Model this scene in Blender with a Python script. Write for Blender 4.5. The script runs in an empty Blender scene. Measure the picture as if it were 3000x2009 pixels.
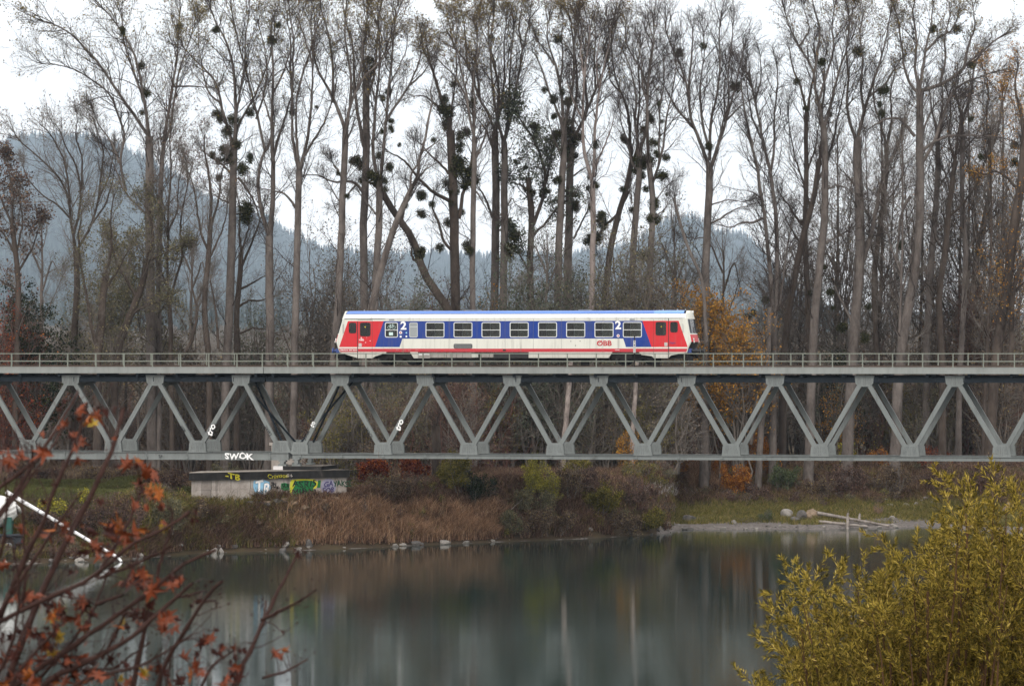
import bpy, bmesh, math, random
import numpy as np
from mathutils import Vector, Matrix
C = bpy.context.scene.collection
R = math.radians
F = 13200.0            # focal length in photo pixels (photo is 3000 wide)
H = 13.0               # camera height above the river
HY = 1035.0            # photo row of the horizon

# ---------------------------------------------------------------- camera, sky, sun
cam = bpy.data.cameras.new("camera"); co = bpy.data.objects.new("camera", cam); C.objects.link(co)
co.location = (0, 0, H); co.rotation_euler = (R(90), 0, 0)
cam.sensor_width = 36.0; cam.lens = 36.0 * F / 3000.0
cam.shift_x = 0.0; cam.shift_y = (HY - 1004.5) / 3000.0
cam.clip_start = 0.5; cam.clip_end = 32000
cam.dof.use_dof = True; cam.dof.focus_distance = 303.0; cam.dof.aperture_fstop = 17.0
sc = bpy.context.scene
sc.camera = co
SUN_EL, SUN_AZ = R(33), R(196)
w = bpy.data.worlds.new("World"); sc.world = w; w.use_nodes = True
nt = w.node_tree; nt.nodes.clear()
out = nt.nodes.new("ShaderNodeOutputWorld"); bg = nt.nodes.new("ShaderNodeBackground")
sky = nt.nodes.new("ShaderNodeTexSky"); sky.sky_type = 'NISHITA'; sky.sun_disc = False
sky.sun_elevation = SUN_EL; sky.sun_rotation = SUN_AZ; sky.dust_density = 6.0; sky.air_density = 1.0
hs = nt.nodes.new("ShaderNodeMix"); hs.data_type = 'RGBA'      # overcast: cloud cover evens the blue out to grey-white
hs.inputs[0].default_value = 0.92
# an overcast sky is about three times brighter overhead than at the horizon
tcw = nt.nodes.new("ShaderNodeTexCoord"); spw = nt.nodes.new("ShaderNodeSeparateXYZ"); nt.links.new(tcw.outputs['Generated'], spw.inputs[0])
mrw = nt.nodes.new("ShaderNodeMapRange"); mrw.inputs[1].default_value = 0.0; mrw.inputs[2].default_value = 1.0; mrw.inputs[3].default_value = 1.0; mrw.inputs[4].default_value = 0.8
nt.links.new(spw.outputs['Z'], mrw.inputs[0])
cwv = nt.nodes.new("ShaderNodeVectorMath"); cwv.operation = 'SCALE'; cwv.inputs[0].default_value = (30.5, 29.6, 28.6)
nt.links.new(mrw.outputs[0], cwv.inputs['Scale']); nt.links.new(cwv.outputs[0], hs.inputs[7])
nt.links.new(sky.outputs[0], hs.inputs[6]); nt.links.new(hs.outputs[2], bg.inputs[0])
bg.inputs[1].default_value = 0.062
nt.links.new(bg.outputs[0], out.inputs[0])
sl = bpy.data.lights.new("sun", 'SUN'); sl.energy = 1.7; sl.angle = R(16); sl.color = (1.0, 0.96, 0.9)
so = bpy.data.objects.new("sun", sl); C.objects.link(so)
d = Vector((math.sin(SUN_AZ) * math.cos(SUN_EL), math.cos(SUN_AZ) * math.cos(SUN_EL), math.sin(SUN_EL)))
so.rotation_euler = d.to_track_quat('Z', 'Y').to_euler(); so.location = (0, -50, 120)
sc.view_settings.view_transform = 'Standard'; sc.view_settings.look = 'None'
sc.view_settings.exposure = 0.0; sc.view_settings.gamma = 1.0
sc.cycles.max_bounces = 6; sc.cycles.diffuse_bounces = 1; sc.cycles.glossy_bounces = 3
sc.cycles.transparent_max_bounces = 12; sc.cycles.transmission_bounces = 4; sc.cycles.volume_bounces = 0
sc.cycles.use_adaptive_sampling = True; sc.cycles.adaptive_threshold = 0.02
sc.cycles.use_denoising = True

# ---------------------------------------------------------------- helpers
def tag(o, label=None, cat=None, group=None, kind=None):
    if label: o['label'] = label
    if cat: o['category'] = cat
    if group: o['group'] = group
    if kind: o['kind'] = kind
    return o

def empty(name, loc=(0, 0, 0), rot=None):
    o = bpy.data.objects.new(name, None); C.objects.link(o); o.location = loc
    if rot is not None: o.rotation_euler = rot
    return o

def lin(c):
    return tuple((v / 12.92 if v <= 0.04045 else ((v + 0.055) / 1.055) ** 2.4) for v in c)

class NT:
    def __init__(s, name):
        s.m = bpy.data.materials.new(name); s.m.use_nodes = True
        s.t = s.m.node_tree; s.t.nodes.clear()
        s.out = s.t.nodes.new("ShaderNodeOutputMaterial")
    def n(s, typ, **kw):
        o = s.t.nodes.new(typ)
        for k, v in kw.items():
            if isinstance(k, str) and k.startswith("i"):
                pass
            setattr(o, k, v)
        return o
    def l(s, a, b): s.t.links.new(a, b)
    def math(s, op, a, b=None, c=None):
        o = s.t.nodes.new("ShaderNodeMath"); o.operation = op
        for i, v in enumerate((a, b, c)):
            if v is None: continue
            if isinstance(v, (int, float)): o.inputs[i].default_value = v
            else: s.l(v, o.inputs[i])
        return o.outputs[0]
    def mix(s, f, a, b):
        o = s.t.nodes.new("ShaderNodeMix"); o.data_type = 'RGBA'
        for i, v in ((0, f), (6, a), (7, b)):
            if isinstance(v, (int, float)): o.inputs[i].default_value = v
            elif isinstance(v, tuple): o.inputs[i].default_value = (*v[:3], 1)
            else: s.l(v, o.inputs[i])
        return o.outputs[2]
    def noise(s, scale, detail=4, rough=0.6, vec=None, dist=0.0):
        o = s.t.nodes.new("ShaderNodeTexNoise"); o.inputs['Scale'].default_value = scale
        o.inputs['Detail'].default_value = detail; o.inputs['Roughness'].default_value = rough
        o.inputs['Distortion'].default_value = dist
        if vec is not None: s.l(vec, o.inputs['Vector'])
        return o.outputs['Fac']
    def objco(s, scale=(1, 1, 1)):
        tc = s.t.nodes.new("ShaderNodeTexCoord")
        if scale == (1, 1, 1): return tc.outputs['Object']
        mp = s.t.nodes.new("ShaderNodeMapping"); mp.inputs['Scale'].default_value = scale
        s.l(tc.outputs['Object'], mp.inputs['Vector']); return mp.outputs[0]
    def ramp(s, fac, stops):
        o = s.t.nodes.new("ShaderNodeValToRGB"); cr = o.color_ramp
        while len(cr.elements) > 1: cr.elements.remove(cr.elements[-1])
        cr.elements[0].position = stops[0][0]; cr.elements[0].color = (*stops[0][1], 1)
        for p, c in stops[1:]:
            e = cr.elements.new(p); e.color = (*c, 1)
        s.l(fac, o.inputs[0]); return o.outputs[0]
    def bsdf(s, col, rough=0.7, metal=0.0, bump=None, bstr=0.3, bdist=0.02, spec=0.5, transl=None):
        b = s.t.nodes.new("ShaderNodeBsdfPrincipled")
        if isinstance(col, tuple): b.inputs['Base Color'].default_value = (*col[:3], 1)
        else: s.l(col, b.inputs['Base Color'])
        if isinstance(rough, (int, float)): b.inputs['Roughness'].default_value = rough
        else: s.l(rough, b.inputs['Roughness'])
        b.inputs['Metallic'].default_value = metal
        b.inputs['Specular IOR Level'].default_value = spec
        if bump is not None:
            bp = s.t.nodes.new("ShaderNodeBump"); bp.inputs['Strength'].default_value = bstr
            bp.inputs['Distance'].default_value = bdist
            s.l(bump, bp.inputs['Height']); s.l(bp.outputs[0], b.inputs['Normal'])
        s.l(b.outputs[0], s.out.inputs[0]); s.b = b
        return s.m

def mat_simple(name, col, rough=0.6, var=0.25, scale=1.5, metal=0.0, stretch=(1, 1, 1), spec=None, bump=0.0):
    if spec is None: spec = 0.03 if rough >= .85 else (.15 if rough >= .65 else .4)
    t = NT(name); v = t.objco(stretch); n = t.noise(scale, 6, 0.65, v)
    f = t.math('MULTIPLY', t.math('SUBTRACT', n, 0.3), 2.2)
    c = t.mix(t.math('MINIMUM', t.math('MAXIMUM', f, 0.0), 1.0),
              tuple(x * (1 - var) for x in col), tuple(min(1, x * (1 + var * 0.7)) for x in col))
    return t.bsdf(c, rough, metal, bump=(n if bump else None), bstr=bump, spec=spec)

def mat_leaf(name, stops, rough=0.7, transl=0.25):
    """colour ramp over the random value stored on each leaf; thin leaves let some light through"""
    t = NT(name); a = t.n("ShaderNodeAttribute"); a.attribute_name = "rnd"
    c = t.ramp(a.outputs['Fac'], stops)
    d = t.n("ShaderNodeBsdfDiffuse"); t.l(c, d.inputs[0])
    tr = t.n("ShaderNodeBsdfTranslucent"); t.l(c, tr.inputs[0])
    mx = t.n("ShaderNodeMixShader"); mx.inputs[0].default_value = transl
    t.l(d.outputs[0], mx.inputs[1]); t.l(tr.outputs[0], mx.inputs[2]); t.l(mx.outputs[0], t.out.inputs[0])
    return t.m

def np_mesh(name, V, faces, mats, smooth=False, rnd=None):
    """faces: list of (array (n,k), material index)"""
    me = bpy.data.meshes.new(name)
    V = np.asarray(V, np.float32); me.vertices.add(len(V)); me.vertices.foreach_set("co", V.ravel())
    loops = np.concatenate([np.asarray(f, np.int32).ravel() for f, _ in faces]) if faces else np.zeros(0, np.int32)
    sizes = np.concatenate([np.full(len(f), f.shape[1], np.int32) for f, _ in faces])
    mi = np.concatenate([np.full(len(f), m, np.int32) for f, m in faces])
    st = np.zeros(len(sizes), np.int32); st[1:] = np.cumsum(sizes)[:-1]
    me.loops.add(len(loops)); me.loops.foreach_set("vertex_index", loops)
    me.polygons.add(len(sizes)); me.polygons.foreach_set("loop_start", st); me.polygons.foreach_set("loop_total", sizes)
    me.polygons.foreach_set("material_index", mi)
    me.polygons.foreach_set("use_smooth", np.full(len(sizes), smooth, bool))
    if rnd is not None:
        at = me.attributes.new("rnd", 'FLOAT', 'POINT'); at.data.foreach_set("value", np.asarray(rnd, np.float32))
    for m in mats: me.materials.append(m)
    me.update(calc_edges=True)
    return me

class NB:
    """collects numpy geometry into one mesh"""
    def __init__(s): s.V = []; s.F = []; s.R = []; s.n = 0
    def add(s, V, Fs, rnd=None, mi=0):
        V = np.asarray(V, float).reshape(-1, 3)
        if not len(V): return s
        s.V.append(V); s.F.append((np.asarray(Fs, int) + s.n, mi)); s.n += len(V)
        s.R.append(np.zeros(len(V)) if rnd is None else np.asarray(rnd))
        return s
    def obj(s, name, mats, parent=None, smooth=False, origin=None):
        V = np.concatenate(s.V)
        if origin is not None: V = V - np.asarray(origin)
        me = np_mesh(name, V, s.F, mats, smooth, np.concatenate(s.R))
        o = bpy.data.objects.new(name, me); C.objects.link(o)
        if parent is not None: o.parent = parent
        elif origin is not None: o.location = origin
        return o
    def box(s, x0, x1, y0, y1, z0, z1, mi=0):
        V = [(x0, y0, z0), (x1, y0, z0), (x1, y1, z0), (x0, y1, z0), (x0, y0, z1), (x1, y0, z1), (x1, y1, z1), (x0, y1, z1)]
        return s.add(V, [(0, 3, 2, 1), (4, 5, 6, 7), (0, 1, 5, 4), (1, 2, 6, 5), (2, 3, 7, 6), (3, 0, 4, 7)], mi=mi)
    def prism(s, poly, y0, y1, mi=0):
        """polygon in x,z extruded along y"""
        n = len(poly)
        V = [(p[0], y0, p[1]) for p in poly] + [(p[0], y1, p[1]) for p in poly]
        s.add(V, np.array([[i, (i + 1) % n, (i + 1) % n + n, i + n] for i in range(n)]), mi=mi)
        k = s.n - 2 * n
        s.F.append((np.array([[k + i for i in range(n)]]), mi)); s.F.append((np.array([[k + n + i for i in range(n)][::-1]]), mi))
        return s
    def cyl(s, a, b, r, n=16, r2=None, mi=0, cap=True):
        a = np.array(a, float); b = np.array(b, float); r2 = r if r2 is None else r2
        V, Fq = tubes(np.array([[a, b]]), np.array([[r, r2]]), n)
        s.add(V, Fq, mi=mi)
        if cap:
            k = s.n - 2 * n
            s.F.append((np.array([[k + i for i in range(n)][::-1]]), mi)); s.F.append((np.array([[k + n + i for i in range(n)]]), mi))
        return s

def nrm(v): return v / np.maximum(np.linalg.norm(v, axis=-1, keepdims=True), 1e-9)

def tubes(P, Rr, sides):
    """P (N,K,3) centre lines, Rr (N,K) radii -> V, quads"""
    N, K, _ = P.shape
    T = np.empty_like(P); T[:, 1:-1] = P[:, 2:] - P[:, :-2]; T[:, 0] = P[:, 1] - P[:, 0]; T[:, -1] = P[:, -1] - P[:, -2]
    T = nrm(T); m = nrm(P[:, -1] - P[:, 0])
    ref = np.where(np.abs(m[:, :1]) < 0.8, np.array([[1., 0, 0]]), np.array([[0, 1., 0]]))[:, None, :]
    U = nrm(np.cross(T, np.broadcast_to(ref, T.shape))); W = np.cross(T, U)
    a = np.arange(sides) * 2 * np.pi / sides
    V = P[:, :, None, :] + Rr[:, :, None, None] * (np.cos(a)[None, None, :, None] * U[:, :, None, :] + np.sin(a)[None, None, :, None] * W[:, :, None, :])
    idx = np.arange(N * K * sides).reshape(N, K, sides)
    A = idx[:, :-1, :]; B = np.roll(idx, -1, axis=2)[:, :-1, :]; Cc = np.roll(idx, -1, axis=2)[:, 1:, :]; D = idx[:, 1:, :]
    return V.reshape(-1, 3), np.stack([A, B, Cc, D], -1).reshape(-1, 4)

def resample(pts, rad, K, rng=None, wob=0.0):
    pts = np.asarray(pts, float); rad = np.asarray(rad, float)
    s = np.concatenate([[0], np.cumsum(np.linalg.norm(np.diff(pts, axis=0), axis=1))]); t = np.linspace(0, s[-1], K)
    # smooth interpolation (Catmull-like through cumulative length with light averaging)
    P = np.stack([np.interp(t, s, pts[:, i]) for i in range(3)], 1); Rr = np.interp(t, s, rad)
    Q = P.copy(); Q[1:-1] = 0.25 * P[:-2] + 0.5 * P[1:-1] + 0.25 * P[2:]
    if rng is not None and wob > 0: Q[1:-1] += rng.normal(0, wob, Q[1:-1].shape)
    return Q, Rr

def spawn(P, Rr, n, t0, t1, ang, Lf, K, up, rf, rng, Lmin=0.3, Lmax=99, wob=0.12, r0max=99, tipr=0.25):
    """n children on every parent branch"""
    N, Kp, _ = P.shape
    t = (np.arange(n)[None, :] + rng.random((N, n))) / n * (t1 - t0) + t0
    x = t * (Kp - 1); i = np.minimum(x.astype(int), Kp - 2); f = (x - i)[..., None]
    ni = np.arange(N)[:, None]
    A = P[ni, i]; B = P[ni, i + 1]; p = A * (1 - f) + B * f
    tan = nrm(B - A).reshape(-1, 3); p = p.reshape(-1, 3)
    pr = (Rr[ni, i] * (1 - f[..., 0]) + Rr[ni, i + 1] * f[..., 0]).reshape(-1)
    Lp = np.linalg.norm(np.diff(P, axis=1), axis=2).sum(1)
    Lp = np.repeat(Lp, n); tt = t.reshape(-1)
    M = N * n
    v = nrm(rng.normal(size=(M, 3))); per = nrm(v - (v * tan).sum(1, keepdims=True) * tan)
    an = R(ang) * (0.7 + 0.6 * rng.random(M))[:, None]
    dr = np.cos(an) * tan + np.sin(an) * per
    L = np.clip(Lf * Lp * (1.1 - 0.6 * tt) * (0.6 + 0.8 * rng.random(M)), Lmin, Lmax)
    Q = np.empty((M, K, 3)); Q[:, 0] = p
    for k in range(1, K):
        dr = nrm(dr + up * np.array([0, 0, 1.]) / K + rng.normal(0, wob, (M, 3)))
        Q[:, k] = Q[:, k - 1] + dr * (L / (K - 1))[:, None]
    r0 = np.minimum(np.minimum(pr * 0.75, rf * L), r0max)
    RR = r0[:, None] * np.linspace(1, tipr, K)[None, :]
    return Q, RR

def leaves(P, size, rng, asp=0.55, flat=0.0):
    """one diamond leaf at each point"""
    N = len(P); a = nrm(rng.normal(size=(N, 3)) * np.array([1, 1, 1 - flat])); b = nrm(rng.normal(size=(N, 3)))
    b = nrm(b - (b * a).sum(1, keepdims=True) * a); s = (size * (0.6 + 0.8 * rng.random(N)))[:, None]
    V = np.stack([P - a * s * .5, P + b * s * .5 * asp, P + a * s * .5, P - b * s * .5 * asp], 1).reshape(-1, 3)
    Fq = np.arange(N * 4).reshape(N, 4)
    return V, Fq, np.repeat(rng.random(N), 4)

def W(px, py, Y): return np.array([(px - 1500) / F * Y, Y, H + (HY - py) / F * Y])

# ---------------------------------------------------------------- river bank terrain
SH = np.array([(-900, 1690), (-300, 1665), (0, 1655), (100, 1650), (350, 1640), (560, 1622), (700, 1616), (1000, 1608), (1200, 1598), (1300, 1594),
      (1500, 1585), (1700, 1578), (1900, 1566), (1962, 1560), (1985, 1549), (2150, 1551), (2300, 1549), (2400, 1551), (2500, 1545), (2600, 1547),
      (2700, 1541), (2800, 1545), (3000, 1562), (3300, 1570), (3900, 1580)], float)
shY = H * F / (SH[:, 1] - HY); shX = (SH[:, 0] - 1500) / F * shY
def shore(X): return np.interp(X, shX, shY)
def sstep(x): x = np.clip(x, 0, 1); return x * x * (3 - 2 * x)
def hnoise(X, Y):
    return (np.sin(X * .7 + Y * .31) * .5 + np.sin(X * .23 - Y * .57 + 1.3) * .6 + np.sin(X * 1.9 + 2 * np.sin(Y * .8)) * .2 + np.sin(Y * 1.7 + X * .9) * .2)
def height(X, Y):
    X = np.asarray(X, float); Y = np.asarray(Y, float)
    u = X / np.maximum(Y, 1) * F + 1500
    d = Y - shore(X)
    right = sstep((u - 1930) / 60.0)
    wdt = 5.8 * (1 - right) + 26.0 * right
    pr = sstep((u - 440) / 90.0) * sstep((1120 - u) / 120.0)
    wdt = wdt * (1 - pr) + 3.3 * pr
    left = sstep((430 - u) / 200.0)
    dl = np.maximum(d - 3.2 * left, 0)
    land = (3.7 - .75 * pr + 0.25 * hnoise(X * .4, Y * .4)) * sstep(dl / wdt) ** (1.0 + .5 * right) + 0.22 * sstep(d / 1.2) + 0.06 * hnoise(X * 2.3, Y * 2.3) * sstep(d / 2)
    land = land + np.maximum(Y - 400, 0) * 0.01
    bed = -1.6 * sstep(-d / 6.0)
    far = np.where(d > 0, land, bed)
    near = -1.6 + (11.4 + 1.6) * sstep((66 - Y) / 60.0)
    return np.where(Y < 140, near, far)
def ground_hit(px, py):
    Y = np.arange(262, 900, 0.2); X = (px - 1500) / F * Y; zr = H + (HY - py) / F * Y
    hh = height(X, Y); k = np.argmax(hh >= zr) if (hh >= zr).any() else len(Y) - 1
    return float(X[k]), float(Y[k]), float(hh[k])
def on_ground(px, Y):
    X = (px - 1500) / F * Y; return float(X), float(Y), float(height(X, Y))

ys = np.concatenate([np.linspace(-60, 140, 60), np.linspace(145, 262, 12), np.arange(264, 352, 0.5), np.linspace(354, 520, 60), np.geomspace(540, 17500, 38)])
us = np.linspace(-1.0, 1.0, 420)
ux = np.sign(us) * (np.abs(us) * 55 + np.abs(us) ** 8 * 4500)
XX, YY = np.meshgrid(ux, ys)
ZZ = height(XX, YY)
nx, ny = len(ux), len(ys)
idx = np.arange(nx * ny).reshape(ny, nx)
quads = np.stack([idx[:-1, :-1], idx[:-1, 1:], idx[1:, 1:], idx[1:, :-1]], -1).reshape(-1, 4)
t = NT("ground_soil"); oc = t.objco()
n1 = t.noise(0.35, 6, 0.6, oc); n2 = t.noise(4.0, 5, 0.7, oc)
ge = t.n("ShaderNodeNewGeometry"); sp = t.n("ShaderNodeSeparateXYZ"); t.l(ge.outputs['Position'], sp.inputs[0])
flat = t.math('GREATER_THAN', t.math('ADD', sp.outputs['X'], t.math('MULTIPLY', n1, 1.5)), 11.2)
wet = t.math('LESS_THAN', t.math('ADD', sp.outputs['Z'], t.math('MULTIPLY', n1, 0.5)), t.math('ADD', 0.24, t.math('MULTIPLY', flat, 0.68)))
soil = t.ramp(t.math('ADD', t.math('MULTIPLY', n1, 0.6), t.math('MULTIPLY', n2, 0.4)), [(0.3, (.028, .02, .014)), (0.5, (.06, .043, .028)), (0.7, (.085, .07, .035))])
grav = t.ramp(n2, [(0.3, (.06, .052, .048)), (0.6, (.19, .17, .16))])
t.bsdf(t.mix(wet, soil, grav), 0.85, spec=.08, bump=n2, bstr=0.6, bdist=0.05)
ground = bpy.data.objects.new("ground", np_mesh("ground", np.stack([XX, YY, ZZ], -1).reshape(-1, 3), [(quads, 0)], [t.m], True)); C.objects.link(ground)
tag(ground, kind="structure", label="brown earth and pale gravel of the river banks")

# water
t = NT("river_water"); oc = t.objco((0.25, 1.0, 1)); oc2 = t.objco((1.0, 3.0, 1))
na = t.noise(0.45, 3, 0.5, oc); nb_ = t.noise(2.2, 4, 0.6, oc2)
calm = t.noise(0.03, 2, 0.5, t.objco((0.6, 1.6, 1)))
hgt = t.math('ADD', t.math('MULTIPLY', na, 0.6), t.math('MULTIPLY', nb_, t.math('MULTIPLY', calm, 0.55)))
t.bsdf((0.010, 0.030, 0.028), 0.02, bump=hgt, bstr=0.35, bdist=0.018, spec=0.5); t.b.inputs['IOR'].default_value = 1.33
WATER_MAT = t.m
b = NB(); b.add([(-1600, 40, 0), (1600, 40, 0), (1600, 420, 0), (-1600, 420, 0)], [(0, 1, 2, 3)])
wo = b.obj("river", [t.m]); tag(wo, kind="structure", label="calm dark green river")
# ---------------------------------------------------------------- bridge
TH = R(11.0); CS, SN = math.cos(TH), math.sin(TH); Y0 = 299.5
def loc(px, py, yl=0.0):
    u = (px - 1500) / F
    s = (u * (Y0 + yl * CS) - yl * SN) / (CS + u * SN)
    Yd = Y0 - s * SN + yl * CS
    return s, H + (HY - py) / F * Yd
def LX(px, yl=0.0): return loc(px, HY, yl)[0]
BR_ROT = (0, 0, -TH); BR_LOC = (0, Y0, 0)
def bp_world(x, y, z=0): return (x * CS + y * SN, Y0 - x * SN + y * CS, z)

def paint(name, col, var=0.2, rough=0.5, streak=True):
    t = NT(name); v = t.objco((1, 1, 0.18)); n = t.noise(2.2, 7, 0.7, v); n2 = t.noise(0.35, 3, 0.5, t.objco())
    f = t.math('ADD', t.math('MULTIPLY', n, 0.7), t.math('MULTIPLY', n2, 0.3))
    c = t.ramp(f, [(0.3, tuple(x * (1 - var * 1.6) for x in col)), (0.5, col), (0.72, tuple(x * (1 + var) for x in col))])
    rust = t.noise(3.5, 7, 0.8, t.objco((1, 1, .22)))
    c = t.mix(t.math('MULTIPLY', t.math('GREATER_THAN', rust, 0.64), 0.45), c, (0.10, 0.05, 0.03))
    return t.bsdf(c, rough, bump=n, bstr=0.08, spec=(.08 if col[0] < .05 else .3))
M_STEEL = paint("bridge_grey_green_paint", (0.165, 0.18, 0.178))
M_STEEL_SHADE = paint("bridge_steel_painted_shade", (0.014, 0.019, 0.025))  # near-black: shade below the deck is put into the steel's colour
M_FASCIA = paint("deck_edge_grey", (0.235, 0.248, 0.24), 0.16)
M_RAIL = paint("railing_olive_grey", (0.18, 0.195, 0.165), 0.15)
M_BLACK = mat_simple("black_underframe", (0.018, 0.017, 0.017), 0.7, 0.4)
M_CONC = None
M_WHITE = mat_simple("graffiti_white", (0.85, 0.85, 0.85), 0.7, 0.05)
M_INK = mat_simple("graffiti_black", (0.02, 0.02, 0.022), 0.7, 0.2)
M_YEL = mat_simple("graffiti_yellow", (0.45, 0.40, 0.03), 0.7, 0.3)
M_GRN = mat_simple("graffiti_green", (0.02, 0.16, 0.05), 0.7, 0.3)
M_LIME = mat_simple("graffiti_lime", (0.62, 0.60, 0.05), 0.7, 0.2)
M_SKYB = mat_simple("graffiti_light_blue", (0.28, 0.52, 0.72), 0.7, 0.2)
M_LILAC = mat_simple("graffiti_lilac", (0.30, 0.29, 0.38), 0.7, 0.2)
M_VIOL = mat_simple("graffiti_violet", (0.07, 0.06, 0.16), 0.7, 0.2)

def text(name, s, mat, size, loc_, rot, parent, bold=0.0, width=1.0, shear=0.0, label=None, extr=0.006):
    cu = bpy.data.curves.new(name, 'FONT'); cu.body = s; cu.size = size; cu.offset = min(bold, .03 * size); cu.extrude = extr; cu.shear = shear
    cu.align_x = 'CENTER'; cu.align_y = 'CENTER'
    tmp = bpy.data.objects.new(name + "_curve", cu); C.objects.link(tmp)
    bpy.context.view_layer.update()
    dg = bpy.context.evaluated_depsgraph_get()
    me = bpy.data.meshes.new_from_object(tmp.evaluated_get(dg)); bpy.data.objects.remove(tmp); bpy.data.curves.remove(cu)
    me.materials.clear(); me.materials.append(mat)
    if name.startswith("graffiti"):          # sprayed by hand: the strokes wobble
        ph = sum(map(ord, s)) * .37
        for v in me.vertices:
            x, y = v.co.x / size, v.co.y / size
            v.co.x += size * (.045 * math.sin(y * 7 + ph + x * 2) + .02 * math.sin(y * 17 + x * 5)); v.co.y += size * (.07 * math.sin(x * 3.1 + ph) + .025 * math.sin(x * 13 + y * 6))
    o = bpy.data.objects.new(name, me); C.objects.link(o)
    o.parent = parent; o.location = loc_; o.rotation_euler = rot; o.scale = (width, 1, 1)
    if label: o['label'] = label
    return o

def bar(nb, a, b_, y0, y1, wd, mi=0):
    """flat bar between (x,z) points a,b of width wd, from y0 to y1"""
    a = np.array(a); b_ = np.array(b_); dd = (b_ - a) / np.linalg.norm(b_ - a); n = np.array([-dd[1], dd[0]]) * wd / 2
    nb.prism([tuple(a + n), tuple(b_ + n), tuple(b_ - n), tuple(a - n)], y0, y1, mi)

YT0, YT1 = 0.42, 4.35          # near faces of the near and the far truss
DEPTH = 0.34
xJ = LX(772)                   # joint above the pier
def zc(py, px=1500, yl=YT0): return loc(px, py, yl)[1]
Z_DT = 12.06; Z_FB = 11.66; Z_UB = 11.10
tops_L = [-45, 81 - 0, 207, 331]  # placeholder, replaced below
TOPL = [-42, 207 - 0.5, 454, 705.5]
BOTL = [-168, 81, 331, 578, 822]
TOPR = [996, 1246.6, 1499.7, 1754.4, 2011, 2270, 2532, 2797, 3066]
BOTR = [877, 1121, 1372.7, 1626, 1883, 2141.7, 2401, 2665.6, 2934, 3206]

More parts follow.
